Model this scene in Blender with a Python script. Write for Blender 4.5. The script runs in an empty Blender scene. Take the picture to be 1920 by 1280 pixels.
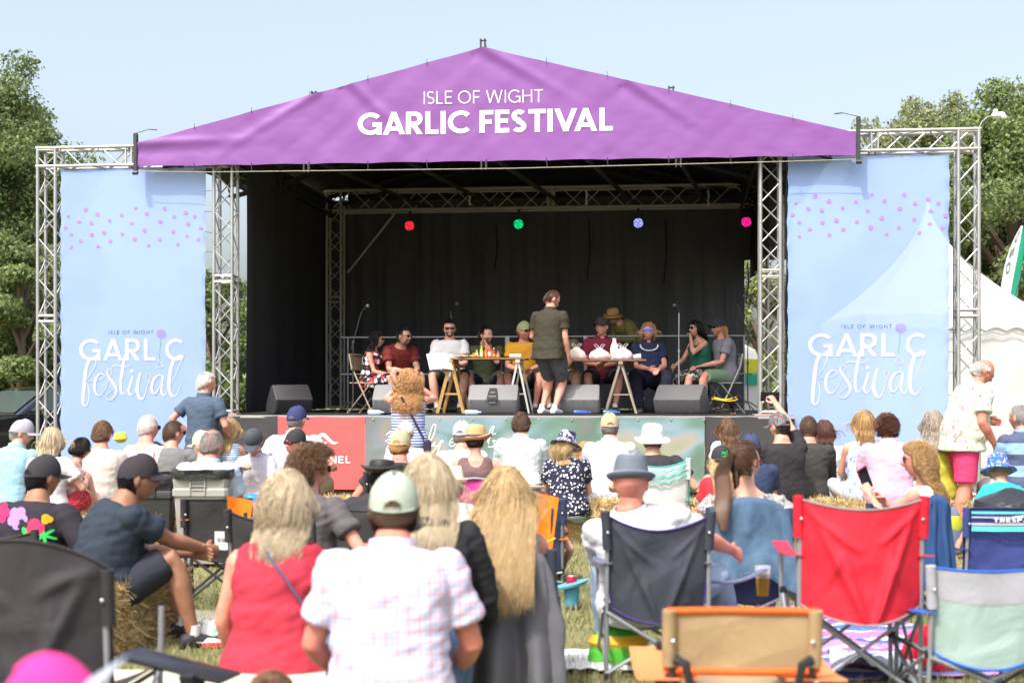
import bpy, math, random
import numpy as np
from mathutils import Vector, Matrix, noise as MN
R=math.radians; PI=math.pi
random.seed(5); rng=np.random.default_rng(5)
scene=bpy.context.scene; COL=scene.collection
# ---------------- camera, world, sun, exposure ----------------
F=2667.0; CH=1.35; HZ=737.0
cd=bpy.data.cameras.new('camera'); cam=bpy.data.objects.new('camera',cd); COL.objects.link(cam)
cam.location=(0,0,CH); cam.rotation_euler=(R(90),0,0)
cd.sensor_width=36; cd.lens=50; cd.shift_y=97/1920; cd.clip_end=2000; cd.clip_start=.05
cd.dof.use_dof=True; cd.dof.focus_distance=17.5; cd.dof.aperture_fstop=2.9
scene.camera=cam
SUN_EL=R(56); SUN_AZ=R(32)   # the sun stands behind the camera, to its left
wd=bpy.data.worlds.new('World'); scene.world=wd; wd.use_nodes=True
wn=wd.node_tree; wn.nodes.clear()
sky=wn.nodes.new('ShaderNodeTexSky'); sky.sky_type='NISHITA'; sky.sun_disc=False
sdir=Vector((-math.sin(SUN_AZ)*math.cos(SUN_EL),-math.cos(SUN_AZ)*math.cos(SUN_EL),math.sin(SUN_EL)))
sky.sun_elevation=SUN_EL; sky.sun_rotation=math.atan2(sdir.x,sdir.y)
sky.air_density=1.0; sky.dust_density=6.0; sky.ozone_density=1.0
bg=wn.nodes.new('ShaderNodeBackground'); bg.inputs[1].default_value=.15
wo=wn.nodes.new('ShaderNodeOutputWorld'); hsv=wn.nodes.new('ShaderNodeHueSaturation'); hsv.inputs['Saturation'].default_value=.72; hsv.inputs['Value'].default_value=1.65; wn.links.new(sky.outputs[0],hsv.inputs['Color']); wn.links.new(hsv.outputs[0],bg.inputs[0]); wn.links.new(bg.outputs[0],wo.inputs[0])
sl=bpy.data.lights.new('sun','SUN'); sl.energy=2.7; sl.angle=R(.5); sl.color=(1,.96,.9)
so=bpy.data.objects.new('sun',sl); COL.objects.link(so); so.rotation_euler=(-sdir).to_track_quat('-Z','Y').to_euler(); so.location=sdir*60
scene.view_settings.view_transform='Standard'; scene.view_settings.look='None'
scene.view_settings.exposure=.47; scene.view_settings.gamma=1; scene.view_settings.use_curve_mapping=False
# ---------------- mapping between the survey of the place and metres ----------------
def W(x,y,s): Y=F/s; return Vector(((x-960)/s,Y,CH+(HZ-y)/s))
TH=math.atan(.115); Y0=F/142; SA=Vector((math.cos(TH),-math.sin(TH),0)); SB=Vector((math.sin(TH),math.cos(TH),0)); SO=Vector((0,Y0,0))
def S(a,b,z=0): return SO+SA*a+SB*b+Vector((0,0,z))
def pl(x,y,b=0):
    dx=(x-960)/F; t=(b+Y0*SB.y)/(dx*SB.x+SB.y); P=Vector((t*dx,t,CH+t*(HZ-y)/F)); return ((P-SO).dot(SA),P.z)
SZ=1.06
# ---------------- mesh helpers ----------------
def ident(): return Matrix.Identity(4)
def unit(v): v=Vector(v); return v.normalized() if v.length>1e-9 else Vector((0,0,1))
def frame(d,up=(0,0,1)):
    d=unit(d); up=Vector(up)
    if abs(d.dot(up.normalized()))>.97: up=Vector((0,1,0))
    x=d.cross(up).normalized(); return x,x.cross(d).normalized(),d
class MB:
    def __init__(s): s.v=[]; s.f=[]; s.m=[]
    def add(s,v,f,mi=0):
        o=len(s.v); s.v.extend([tuple(p) for p in v]); s.f.extend([tuple(i+o for i in q) for q in f]); s.m.extend([mi]*len(f)); return s
    def merge(s,o,M=None,mi=0):
        return s.add([M@Vector(p) for p in o.v] if M is not None else o.v,o.f,mi)
    def rings(s,rings,closed=True,cap=True,mi=0,loop=False):
        n=len(rings[0]); v=[p for r in rings for p in r]; f=[]
        m=len(rings)
        for i in range(m if loop else m-1):
            for j in range(n if closed else n-1):
                a=i*n+j; b=i*n+(j+1)%n; i2=(i+1)%m; f.append((a,b,i2*n+(j+1)%n,i2*n+j))
        if cap and closed and not loop:
            f.append(tuple(range(n))[::-1]); f.append(tuple((m-1)*n+j for j in range(n)))
        return s.add(v,f,mi)
    def tube(s,p,q,r,n=8,r2=None,cap=True,mi=0):
        p=Vector(p); q=Vector(q); x,y,_=frame(q-p); r2=r if r2 is None else r2
        cs=[(math.cos(2*PI*i/n),math.sin(2*PI*i/n)) for i in range(n)]
        return s.rings([[p+x*(c*r)+y*(d*r) for c,d in cs],[q+x*(c*r2)+y*(d*r2) for c,d in cs]],mi=mi,cap=cap)
    def path(s,pts,r,n=8,mi=0,flat=1):
        pts=[Vector(p) for p in pts]; rr=r if hasattr(r,'__len__') else [r]*len(pts); R_=[]
        up=Vector((0,0,1)); d0=pts[1]-pts[0]
        if abs(unit(d0).z)>.8: up=Vector((0,1,0))
        x=None
        for i,p in enumerate(pts):
            d=unit(pts[min(i+1,len(pts)-1)]-pts[max(i-1,0)])
            if x is None: x=d.cross(up).normalized()
            else:
                x=(x-d*x.dot(d)); x=x.normalized() if x.length>1e-6 else d.orthogonal().normalized()
            y=x.cross(d)
            R_.append([p+x*(math.cos(2*PI*j/n)*rr[i])+y*(math.sin(2*PI*j/n)*rr[i]*flat) for j in range(n)])
        return s.rings(R_,mi=mi)
    def box(s,c,d,M=None,mi=0,bev=0):
        c=Vector(c); hx,hy,hz=d[0]/2,d[1]/2,d[2]/2
        if bev:
            b=min(bev,hx*.9,hy*.9,hz*.9); R_=[]
            for z,k in ((-hz,b),(-hz+b,0),(hz-b,0),(hz,b)):
                X=hx-k; Y=hy-k; q=b*.6
                R_.append([(-X+q,-Y,z),(X-q,-Y,z),(X,-Y+q,z),(X,Y-q,z),(X-q,Y,z),(-X+q,Y,z),(-X,Y-q,z),(-X,-Y+q,z)])
            R_=[[Vector(p)+c for p in r] for r in R_]
            if M is not None: R_=[[M@p for p in r] for r in R_]
            return s.rings(R_,mi=mi)
        v=[Vector((x,y,z))+c for z in(-hz,hz) for x,y in((-hx,-hy),(hx,-hy),(hx,hy),(-hx,hy))]
        if M is not None: v=[M@p for p in v]
        return s.add(v,[(3,2,1,0),(4,5,6,7),(0,1,5,4),(1,2,6,5),(2,3,7,6),(3,0,4,7)],mi)
    def bar(s,p,q,w,h,mi=0,up=(0,0,1)):
        p=Vector(p); q=Vector(q); x,y,_=frame(q-p,up)
        c=[(-w/2,-h/2),(w/2,-h/2),(w/2,h/2),(-w/2,h/2)]
        return s.rings([[e+x*a+y*b for a,b in c] for e in(p,q)],mi=mi)
    def grid(s,fn,nu,nv,mi=0,closed=False,thick=0):
        P=[[Vector(fn(u/nu,v/nv)) for u in range(nu+1)] for v in range(nv+1)]
        n=nu+1; f=[(j*n+i,j*n+i+1,(j+1)*n+i+1,(j+1)*n+i) for j in range(nv) for i in range(nu)]
        v=[p for r in P for p in r]
        if thick:
            N=[]
            for j in range(nv+1):
                for i in range(nu+1):
                    du=P[j][min(i+1,nu)]-P[j][max(i-1,0)]; dv=P[min(j+1,nv)][i]-P[max(j-1,0)][i]; N.append(unit(du.cross(dv)))
            k=len(v); v=v+[p-m*thick for p,m in zip(v,N)]; f=f+[tuple(i+k for i in q[::-1]) for q in f]
            bd=[i for i in range(nu)]; 
            for i in range(nu): f.append((i+1,i,i+k,i+1+k)); a=nv*n+i; f.append((a,a+1,a+1+k,a+k))
            for j in range(nv): a=j*n; b=(j+1)*n; f.append((a,b,b+k,a+k)); a=j*n+nu; b=(j+1)*n+nu; f.append((b,a,a+k,b+k))
        return s.add(v,f,mi)
    def revolve(s,prof,n=32,fx=1,fy=1,mod=None,mi=0,cap=True):
        R_=[]
        for r,z in prof:
            ring=[]
            for j in range(n):
                a=2*PI*j/n; p=Vector((r*fx*math.cos(a),r*fy*math.sin(a),z)); ring.append(mod(p) if mod else p)
            R_.append(ring)
        return s.rings(R_,mi=mi,cap=cap)
    def ball(s,c,r,n=12,mi=0,M=None):
        c=Vector(c); r=r if hasattr(r,'__len__') else (r,r,r); R_=[]
        for i in range(1,n):
            t=PI*i/n; R_.append([c+Vector((r[0]*math.sin(t)*math.cos(2*PI*j/n/1.),r[1]*math.sin(t)*math.sin(2*PI*j/n),-r[2]*math.cos(t))) for j in range(n)])
        if M is not None: R_=[[M@p for p in q] for q in R_]
        return s.rings(R_,mi=mi)
    def xf(s,M): s.v=[tuple(M@Vector(p)) for p in s.v]; return s
    def mesh(s,name,smooth=True):
        me=bpy.data.meshes.new(name); me.from_pydata(s.v,[],s.f)
        if s.m and max(s.m)>0: me.polygons.foreach_set('material_index',s.m)
        if smooth:
            me.polygons.foreach_set('use_smooth',[True]*len(me.polygons))
        me.update(); return me
    def build(s,name,mat,parent=None,smooth=True,angle=40,loc=None,rot=None):
        me=s.mesh(name,smooth); mats=mat if isinstance(mat,(list,tuple)) else [mat]
        for m in mats: me.materials.append(m)
        if smooth:
            try: me.set_sharp_from_angle(angle=R(angle))
            except Exception: pass
        o=bpy.data.objects.new(name,me); COL.objects.link(o)
        if parent: o.parent=parent
        if loc is not None: o.location=loc
        if rot is not None: o.rotation_euler=rot
        return o
def tag(o,label=None,cat=None,group=None,kind=None):
    if label: o['label']=label
    if cat: o['category']=cat
    if group: o['group']=group
    if kind: o['kind']=kind
    return o
def thing(name,label,cat,loc=(0,0,0),rz=0,group=None):
    o=bpy.data.objects.new(name,None); o.empty_display_size=.1; COL.objects.link(o); o.location=loc; o.rotation_euler=(0,0,rz)
    return tag(o,label,cat,group)
def copy_tree(o,parent=None):
    c=o.copy(); COL.objects.link(c); c.parent=parent
    for ch in list(o.children): copy_tree(ch,c)
    return c
JOBS=[]
def solid(name,mb,mat,parent,vox=.011,cut=None,post=None,smooth=3,fac=.6):
    o=mb.build(name,mat,parent,smooth=True,angle=180)
    m=o.modifiers.new('r','REMESH'); m.mode='VOXEL'; m.voxel_size=vox; m.adaptivity=0; m.use_smooth_shade=True
    m=o.modifiers.new('s','SMOOTH'); m.factor=fac; m.iterations=smooth
    co=None
    if cut is not None:
        co=cut.build('cutter',mat,parent); m=o.modifiers.new('b','BOOLEAN'); m.operation='DIFFERENCE'; m.object=co; m.solver='EXACT'; m.use_self=True
    JOBS.append((o,co,post)); return o
def run_jobs():
    dg=bpy.context.evaluated_depsgraph_get(); res=[]
    for o,co,post in JOBS:
        res.append(bpy.data.meshes.new_from_object(o.evaluated_get(dg),preserve_all_data_layers=False,depsgraph=dg))
    for (o,co,post),me in zip(JOBS,res):
        o.modifiers.clear(); old=o.data; mats=[m for m in old.materials]; o.data=me; me.name=o.name
        me.materials.clear()
        for m in mats: me.materials.append(m)
        bpy.data.meshes.remove(old)
        n=len(me.vertices)
        if post and n:
            co_=np.zeros(n*3); me.vertices.foreach_get('co',co_); nn=np.zeros(n*3); me.vertices.foreach_get('normal',nn)
            P=co_.reshape(-1,3); N=nn.reshape(-1,3); P=post(P,N); me.vertices.foreach_set('co',P.ravel())
        me.polygons.foreach_set('use_smooth',[True]*len(me.polygons)); me.update()
    for o,co,post in JOBS:
        if co: bpy.data.objects.remove(co)
    JOBS.clear()
# ---------------- materials ----------------
_M={}
def mk(key,col,rough=.8,bump=.25,bs=45,metal=0,pat=None,pc=None,ps=10,pw=.5,spec=.3,tr=0,trans=0,wr=0,vary=0,isl=0,emit=0,sss=0,coat=0,pc2=None,bd=.004,wd_=.02):
    if key in _M: return _M[key]
    m=bpy.data.materials.new(key); m.use_nodes=True; t=m.node_tree; nd=t.nodes; L=t.links.new
    b=nd['Principled BSDF']; out=nd['Material Output']
    b.inputs['Base Color'].default_value=(*col,1); b.inputs['Roughness'].default_value=rough; b.inputs['Metallic'].default_value=metal
    b.inputs['Specular IOR Level'].default_value=spec
    tc=nd.new('ShaderNodeTexCoord').outputs['Object']
    def math_(op,a,c=None):
        n=nd.new('ShaderNodeMath'); n.operation=op
        for i,q in enumerate((a,c)):
            if q is None: continue
            if isinstance(q,(int,float)): n.inputs[i].default_value=q
            else: L(q,n.inputs[i])
        return n.outputs[0]
    def mix(f,a,c,bt='MIX'):
        n=nd.new('ShaderNodeMix'); n.data_type='RGBA'; n.blend_type=bt
        if isinstance(f,(int,float)): n.inputs[0].default_value=f
        else: L(f,n.inputs[0])
        for i,q in ((6,a),(7,c)):
            if isinstance(q,tuple): n.inputs[i].default_value=(*q,1)
            else: L(q,n.inputs[i])
        return n.outputs[2]
    def noise(sc,det=3,dist=0,vec=None,rg=.6):
        n=nd.new('ShaderNodeTexNoise'); n.inputs['Scale'].default_value=sc; n.inputs['Detail'].default_value=det; n.inputs['Distortion'].default_value=dist; n.inputs['Roughness'].default_value=rg
        L(vec if vec is not None else tc,n.inputs['Vector']); return n
    def mapr(q,a,c,d=0,e=1):
        n=nd.new('ShaderNodeMapRange'); n.inputs[1].default_value=a; n.inputs[2].default_value=c; n.inputs[3].default_value=d; n.inputs[4].default_value=e; L(q,n.inputs[0]); return n.outputs[0]
    c=col; sep=None
    def xyz():
        n=nd.new('ShaderNodeSeparateXYZ'); L(tc,n.inputs[0]); return n.outputs
    def line(q,sc,w): return math_('LESS_THAN',math_('FRACT',math_('MULTIPLY',math_('ADD',q,10),sc)),w)
    if pat=='stripe':
        c=mix(line(xyz()[2],ps,pw),col,pc)
    elif pat=='plaid':
        o=xyz(); q=math_('ADD',o[0],math_('MULTIPLY',o[1],.25)); v1=line(q,ps,pw); v2=line(math_('ADD',q,.5/ps),ps,pw*1.6)
        h1=line(o[2],ps,pw*.8); h2=line(math_('ADD',o[2],.5/ps),ps,pw*1.6)
        c=mix(math_('MULTIPLY',v2,.45),col,pc2 or pc); c=mix(math_('MULTIPLY',h2,.45),c,pc2 or pc); c=mix(math_('MULTIPLY',v1,.5),c,pc); c=mix(math_('MULTIPLY',h1,.6),c,pc)
    elif pat in('dots','flowers','multi'):
        n=nd.new('ShaderNodeTexVoronoi'); n.inputs['Scale'].default_value=ps; n.inputs['Randomness'].default_value=.75
        ns=noise(ps*2.2,2); vm=nd.new('ShaderNodeVectorMath'); vm.operation='SCALE'; L(ns.outputs['Color'],vm.inputs[0]); vm.inputs[3].default_value=.5/ps
        va=nd.new('ShaderNodeVectorMath'); L(tc,va.inputs[0]); L(vm.outputs[0],va.inputs[1]); L(va.outputs[0],n.inputs['Vector'])
        f=math_('LESS_THAN',n.outputs['Distance'],pw)
        if pat=='multi':
            se=nd.new('ShaderNodeSeparateColor'); L(n.outputs['Color'],se.inputs[0])
            cc=mix(math_('GREATER_THAN',se.outputs[0],.55),pc,pc2 or pc); c=mix(f,col,cc)
        else: c=mix(f,col,pc)
    elif pat=='blotch':
        c=mix(mapr(noise(ps,4,1.2).outputs[0],pw-.03,pw+.03),col,pc)
        if pc2: c=mix(mapr(noise(ps*1.3,3,2).outputs[0],.56,.60),c,pc2)
    elif pat=='soft':
        c=mix(mapr(noise(ps,3,1).outputs[0],.3,.7),col,pc)
        if pc2: c=mix(mapr(noise(ps*.6,2,2).outputs[0],.45,.7),c,pc2)
    if vary: c=mix(mapr(noise(vary,5).outputs[0],.25,.75),c,tuple(x*.6 for x in col),'MIX') if pat is None else c
    if isl:
        g=nd.new('ShaderNodeNewGeometry').outputs['Random Per Island']; 
        hs=nd.new('ShaderNodeHueSaturation'); 
        L(mapr(g,0,1,1-isl,1+isl),hs.inputs['Value']); L(mapr(math_('FRACT',math_('MULTIPLY',g,7.3)),0,1,1-isl*.5,1+isl*.3),hs.inputs['Saturation'])
        if isinstance(c,tuple): hs.inputs['Color'].default_value=(*c,1)
        else: L(c,hs.inputs['Color'])
        c=hs.outputs[0]
    if not isinstance(c,tuple): L(c,b.inputs['Base Color'])
    if bump:
        bn=nd.new('ShaderNodeBump'); bn.inputs['Strength'].default_value=bump; bn.inputs['Distance'].default_value=bd; L(noise(bs,4).outputs[0],bn.inputs['Height']); last=bn
        if wr:
            b2=nd.new('ShaderNodeBump'); b2.inputs['Strength'].default_value=wr; b2.inputs['Distance'].default_value=wd_
            mp=nd.new('ShaderNodeMapping'); mp.inputs['Scale'].default_value=(1,1,1.1); L(tc,mp.inputs[0])
            L(noise(5,4,.7,mp.outputs[0],.5).outputs[0],b2.inputs['Height']); L(bn.outputs[0],b2.inputs['Normal']); last=b2
        L(last.outputs[0],b.inputs['Normal'])
    if sss: b.inputs['Subsurface Weight'].default_value=sss; b.inputs['Subsurface Radius'].default_value=(.012,.005,.003); b.inputs['Subsurface Scale'].default_value=1
    if coat: b.inputs['Coat Weight'].default_value=coat
    if emit: b.inputs['Emission Color'].default_value=(*col,1); b.inputs['Emission Strength'].default_value=emit
    sh=b.outputs[0]
    if tr:
        tn=nd.new('ShaderNodeBsdfTranslucent'); 
        if isinstance(c,tuple): tn.inputs[0].default_value=(*c,1)
        else: L(c,tn.inputs[0])
        mx=nd.new('ShaderNodeMixShader'); mx.inputs[0].default_value=tr; L(sh,mx.inputs[1]); L(tn.outputs[0],mx.inputs[2]); sh=mx.outputs[0]
    if trans:
        tn=nd.new('ShaderNodeBsdfTransparent'); mx=nd.new('ShaderNodeMixShader'); mx.inputs[0].default_value=trans; L(sh,mx.inputs[1]); L(tn.outputs[0],mx.inputs[2]); sh=mx.outputs[0]
    if sh is not b.outputs[0]: L(sh,out.inputs[0])
    _M[key]=m; return m
def cloth(key,col,**k):
    col=tuple(c*.84 if max(col)>.6 else c for c in col)
    if k.get('pc') and max(k['pc'])>.6: k['pc']=tuple(c*.84 for c in k['pc'])
    k.setdefault('bump',.3); k.setdefault('bs',180); k.setdefault('bd',.002); k.setdefault('wr',.35); k.setdefault('rough',.85); k.setdefault('spec',.2); return mk('cloth_'+key,col,**k)
def nz(p,q=1): return MN.noise(Vector(p)*q)
ALU=mk('aluminium',(.55,.55,.54),.42,bump=.08,bs=25,metal=.75,vary=3)
STEEL=mk('steel_tube',(.30,.31,.33),.4,bump=.05,metal=.6)
DARKMET=mk('dark_metal',(.06,.06,.065),.45,bump=.05,metal=.4)
BLACKPL=mk('black_plastic',(.018,.018,.02),.5,bump=.1,bs=90)
WHITEPL=mk('white_plastic',(.75,.75,.73),.45,bump=.03)
RUB=mk('rubber',(.02,.02,.02),.8)
# ================= the ground =================
def ground():
    M=mk('meadow_soil',(.13,.15,.05),.95,bump=.6,bs=30,pat='soft',pc=(.25,.22,.11),ps=1.3,bd=.02)
    mb=MB(); xs=np.concatenate([np.linspace(-400,-30,6),np.linspace(-20,20,41),np.linspace(30,400,6)]); ys=np.concatenate([np.linspace(-60,0,4),np.linspace(1,40,60),np.linspace(60,900,6)])
    v=[(x,y,.012*nz((x,y,0),.7) if abs(x)<22 and y<41 else 0) for y in ys for x in xs]; n=len(xs)
    f=[(j*n+i,j*n+i+1,(j+1)*n+i+1,(j+1)*n+i) for j in range(len(ys)-1) for i in range(n-1)]
    mb.add(v,f); tag(mb.build('ground',M),kind='structure')
    # grass blades where the camera's surroundings show them
    N=190000; y=4.2+ (rng.random(N)**1.25)*15.0; x=(rng.random(N)*2-1)*(y*.52+1.4)
    h=(.022+.035*rng.random(N))*(1+.5*np.sin(x*3+np.cos(y*2))*.5); w=.0022+.0004*y*.9; a=rng.random(N)*6.28; l=(rng.random((N,2))-.5)*.06
    base=np.stack([x,y,np.zeros(N)-.004],1); dx=np.stack([np.cos(a)*w,np.sin(a)*w,0*a],1)
    tip=base+np.stack([l[:,0],l[:,1],h],1)
    V=np.stack([base-dx,base+dx,tip],1).reshape(-1,3)
    me=bpy.data.meshes.new('grass'); me.vertices.add(3*N); me.vertices.foreach_set('co',V.ravel()); me.loops.add(3*N); me.loops.foreach_set('vertex_index',np.arange(3*N,dtype=np.int32))
    me.polygons.add(N); me.polygons.foreach_set('loop_start',np.arange(0,3*N,3,dtype=np.int32)); me.update(); me.validate()
    me.materials.append(mk('grass_blade',(.19,.21,.07),.7,bump=0,pat='soft',pc=(.42,.37,.20),ps=1.1,isl=.35,tr=.3))
    o=bpy.data.objects.new('grass',me); COL.objects.link(o); tag(o,'short sunlit grass, green mixed with dry straw coloured blades','grass',kind='stuff')
ground()
# ================= trees =================
LEAF=[mk('leaf_%d'%i,c,.55,bump=0,isl=.5,tr=.4,spec=.3) for i,c in enumerate([(.17,.23,.08),(.20,.26,.09),(.26,.30,.13),(.21,.25,.09)])]
BARK=mk('bark',(.16,.12,.09),.9,bump=.8,bs=20,bd=.02)
def leaves(centers,radii,n,size,seed):
    r=np.random.default_rng(seed); K=len(centers); C=np.array(centers); RR=np.array(radii); wgt=RR.prod(1)**(2/3); idx=r.choice(K,n,p=wgt/wgt.sum())
    d=r.normal(size=(n,3)); d/=np.linalg.norm(d,axis=1)[:,None]; rad=(r.random(n)**.35)*(.86+.3*r.random(n))
    P=C[idx]+d*RR[idx]*rad[:,None]
    u=r.normal(size=(n,3)); u/=np.linalg.norm(u,axis=1)[:,None]; w=np.cross(u,d+r.normal(size=(n,3))*.6); w/=np.linalg.norm(w,axis=1)[:,None]
    s=size*(.6+.8*r.random(n))[:,None]; V=np.stack([P-u*s*.5,P+w*s*.28,P+u*s*.5,P-w*s*.28],1).reshape(-1,3)
    return V
def leafmesh(V,name,mat,parent):
    n=len(V)//4; me=bpy.data.meshes.new(name); me.vertices.add(4*n); me.vertices.foreach_set('co',V.ravel()); me.loops.add(4*n); me.loops.foreach_set('vertex_index',np.arange(4*n,dtype=np.int32))
    me.polygons.add(n); me.polygons.foreach_set('loop_start',np.arange(0,4*n,4,dtype=np.int32)); me.update(); me.validate(); me.materials.append(mat)
    o=bpy.data.objects.new(name,me); COL.objects.link(o); o.parent=parent; return o
def tree(base,H,rx,seed,mat,label,group,n=26000,size=.2,low=.15,ncl=34,lean=0,kind='tree'):
    r=random.Random(seed); t=thing('leafy_tree' if kind=='tree' else 'hedge_bush',label,kind,base,0,group)
    tb=MB(); C=[];RR=[]
    top=H*.86
    tb.path([(0,0,-.1),(.05*H*lean,0,H*.3),(.1*H*lean,.05,H*.6),(.12*H*lean,0,top)],[H*.03,H*.023,H*.015,.03],10)
    for i in range(ncl):
        hz=low+(1-low)*((i+.5)/ncl)**.8; a=i*2.4+r.random(); e=math.sin(PI*min(1,max(.08,(hz-low)/(1-low)*.82+.13)))**.7
        rr=rx*e*(.55+.45*r.random()); p=Vector((math.cos(a)*rr+lean*.12*H*hz,math.sin(a)*rr,H*(hz*.93)-.1*H*(1-hz)))
        cr=rx*(.24+.2*r.random()); C.append(p); RR.append((cr*1.15,cr*1.15,cr*.72))
        st=Vector((.1*H*lean*hz,0,p.z*.72)); mid=(st+p)/2+Vector((0,0,.05*H)); tb.path([st,mid,p],[H*.011,H*.007,.012],6)
        for k in range(2):
            q=p+Vector((r.uniform(-1,1),r.uniform(-1,1),r.uniform(-.6,.8)))*cr*.95; tb.path([p,(p+q)/2+Vector((0,0,.04)),q],[.03,.02,.008],5)
            C.append(q); RR.append((cr*.5,cr*.5,cr*.38))
    tb.build('trunk',BARK,t)
    leafmesh(leaves(C,RR,n,size,seed),'crown',mat,t); return t
def base_at(px,Y): return ((px-960)*Y/F,Y,0)
tree(base_at(-45,33),8.9,2.5,11,LEAF[0],'tall tree with bright leaves at the far left edge','trees behind the field',100000,.10,.08,46,lean=.06)
tree(base_at(30,36),9.2,1.3,12,LEAF[0],'dark slender tree rising behind the left truss tower','trees behind the field',70000,.10,.12,44)
tree(base_at(1745,40),9.5,2.7,13,LEAF[2],'broad tree showing above the right end of the truss','trees behind the field',70000,.12,.2)
tree(base_at(1900,37),9.4,2.5,14,LEAF[1],'tallest tree behind the white marquee at the right edge','trees behind the field',75000,.115,.2)
tree(base_at(2010,45),9.6,2.4,15,LEAF[2],'rounded tree beyond the field leaving the frame at the right','trees behind the field',30000,.13,.2)
for i,(px,Y,h,rx,lb) in enumerate([(-40,30,5.2,1.5,'thick hedge bush at the left frame edge behind the dark car'),(40,29,4.6,1.0,'green hedge bush just left of the outer left truss tower'),(110,31,4.8,1.1,'hedge bush seen through the outer left truss tower'),(400,33,4.4,1.4,'hedge bush in the slit beside the left banner'),(1425,36,4.9,1.5,'sunlit bush in the gap right of the black stage backdrop'),(1600,40,5,1.8,'bush low behind the right banner'),(1860,42,5.4,2.2,'dark bush behind the feather flag'),(1700,36,4.6,1.5,'bush behind the peak of the white marquee')]):
    tree(base_at(px,Y),h,rx,40+i,LEAF[(3,1,2,0)[i%4]],lb,'hedge behind the field',24000,.10,-.02,18,kind='bush')
hb=MB(); 
def far_wood():
    C=[];RR=[]; r=random.Random(3)
    for i in range(120):
        x=-75+i*1.25; C.append((x,75+r.uniform(-3,3),r.uniform(0,3.5))); RR.append((2.2,2,2.2))
    o=leafmesh(leaves(C,RR,26000,.55,77),'distant_woodland',LEAF[0],None); tag(o,'band of distant woodland along the far edge of the field','woodland',kind='stuff')
far_wood()
# ================= stage =================
stage=thing('stage','open air festival stage with black backdrop, gabled roof and silver box truss towers','stage',SO,-TH)
def truss_mb(p,q,size=.29,up=(0,0,1),cr=.024,lr=.0095,pitch=None,caps=True):
    mb=MB(); p=Vector(p); q=Vector(q); x,y,d=frame(q-p,up); h=size/2-cr; L=(q-p).length
    cs=[x*h+y*h,-x*h+y*h,-x*h-y*h,x*h-y*h]
    for c in cs: mb.tube(p+c,q+c,cr,10)
    n=max(2,round(L/(pitch or size*.95))); off=.12
    for k in range(4):
        a=cs[k]; b=cs[(k+1)%4]
        for i in range(n):
            t0=off+(L-2*off)*i/n; t1=off+(L-2*off)*(i+1)/n; A_,B_=(a,b) if (i+k)%2 else (b,a)
            mb.tube(p+A_+d*t0,p+B_+d*t1,lr,6)
        for t in ((.03,L/2-.04,L/2+.04,L-.03) if L>2.2 else (.03,L-.03)):
            if caps: mb.tube(p+a+d*t,p+b+d*t,cr*.7,6)
    return mb
def xr(x,b=0): return pl(x,700,b)[0]
a_fl0,a_fl1=xr(66),xr(110); a_il0,a_il1=xr(396),xr(440); a_ir0,a_ir1=xr(1422,.0),xr(1468); a_fr0,a_fr1=xr(1797),xr(1840)
ZT=4.74; TS=.3
cfl=a_fl0+.15; cil=a_il0+.155; cir=a_ir0+.155; cfr=a_fr1-.15
for c,z0 in ((cfl,.03),(cil,SZ+.02),(cir,SZ+.02),(cfr,.03)):
    truss_mb((c,.15,z0),(c,.15,ZT-.02),TS).build('truss_tower',ALU,stage)
    m=MB(); m.box((c,.15,z0-.012),(.42,.42,.02),bev=.004)
    m.build('base_plate',mk('base_plate',(.5,.35,.28),.5,metal=.4),stage)
truss_mb((cfl-.15,.15,ZT-.15),(cil,.15,ZT-.15),TS,up=(0,0,1)).build('truss_beam',ALU,stage)
truss_mb((cir,.15,ZT-.15),(cfr+.15,.15,ZT-.15),TS).build('truss_beam',ALU,stage)
DB=6.0
# roof: front fascia outline
fb=-.17
fA=[pl(258,268,fb),pl(905,88,fb),pl(1605,248,fb),pl(1605,292,fb),pl(258,313,fb)]
aL,zL=fA[0]; aP,zP=fA[1]; aR,zR=fA[2]; zBR=fA[3][1]; zBL=fA[4][1]
def fas_top(a):
    if a<aP: t=(a-aL)/(aP-aL); return zL+(zP-zL)*t
    t=(a-aP)/(aR-aP); return zP+(zR-zP)*t
eye=[aL+(aR-aL)*i/12 for i in range(13)]
def fas(a,z):
    """depth of the vinyl: tension folds running from the eyelets"""
    d=.004*nz((a*.8,z*1.6,3))+.003*MN.noise(Vector((a*4+z*5,z*3-a,5)))+.0015*MN.noise(Vector((a*9,z*14,8)))+.008*MN.noise(Vector(((a+z*1.3)*1.7,(z-a*.5)*.35,7)))+.007*MN.noise(Vector(((a-z*1.1)*3.1,(z+a*.5)*.5,2)))
    for px_,x2,zz in ((590,400,1),(258,520,0),(905,1100,0),(660,800,1),(1180,1330,0)):
        a0=xr(px_,fb); z0=fas_top(a0); a1=xr(x2,fb); z1=zBL+.1 if zz else fas_top(a1)-.45
        ux,uz=a1-a0,z1-z0; L=math.hypot(ux,uz); t=((a-a0)*ux+(z-z0)*uz)/L/L; dd=((a-a0)*uz-(z-z0)*ux)/L
        if -.05<t<1.1: d+=.02*math.exp(-(dd/.06)**2)*max(0,min(1,(1.05-t)))-.012*math.exp(-((dd-.13)/.08)**2)*max(0,min(1,(1.05-t)))
    return fb-d
def fasp(u,v):
    a=aL+(aR-aL)*u; zt=fas_top(a); zt-=.005*abs(math.sin(u*PI*12)); zb=zBL+(zBR-zBL)*u+.012*abs(math.sin(u*PI*12))-.0
    z=zb+(zt-zb)*v; return (a,fas(a,z),z)
PURPLE=mk('purple_vinyl',(.205,.072,.285),.42,bump=.05,bs=9,spec=.45,bd=.01)
mb=MB(); mb.grid(fasp,260,50,thick=.004); fascia=mb.build('fascia_banner',PURPLE,stage)
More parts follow.
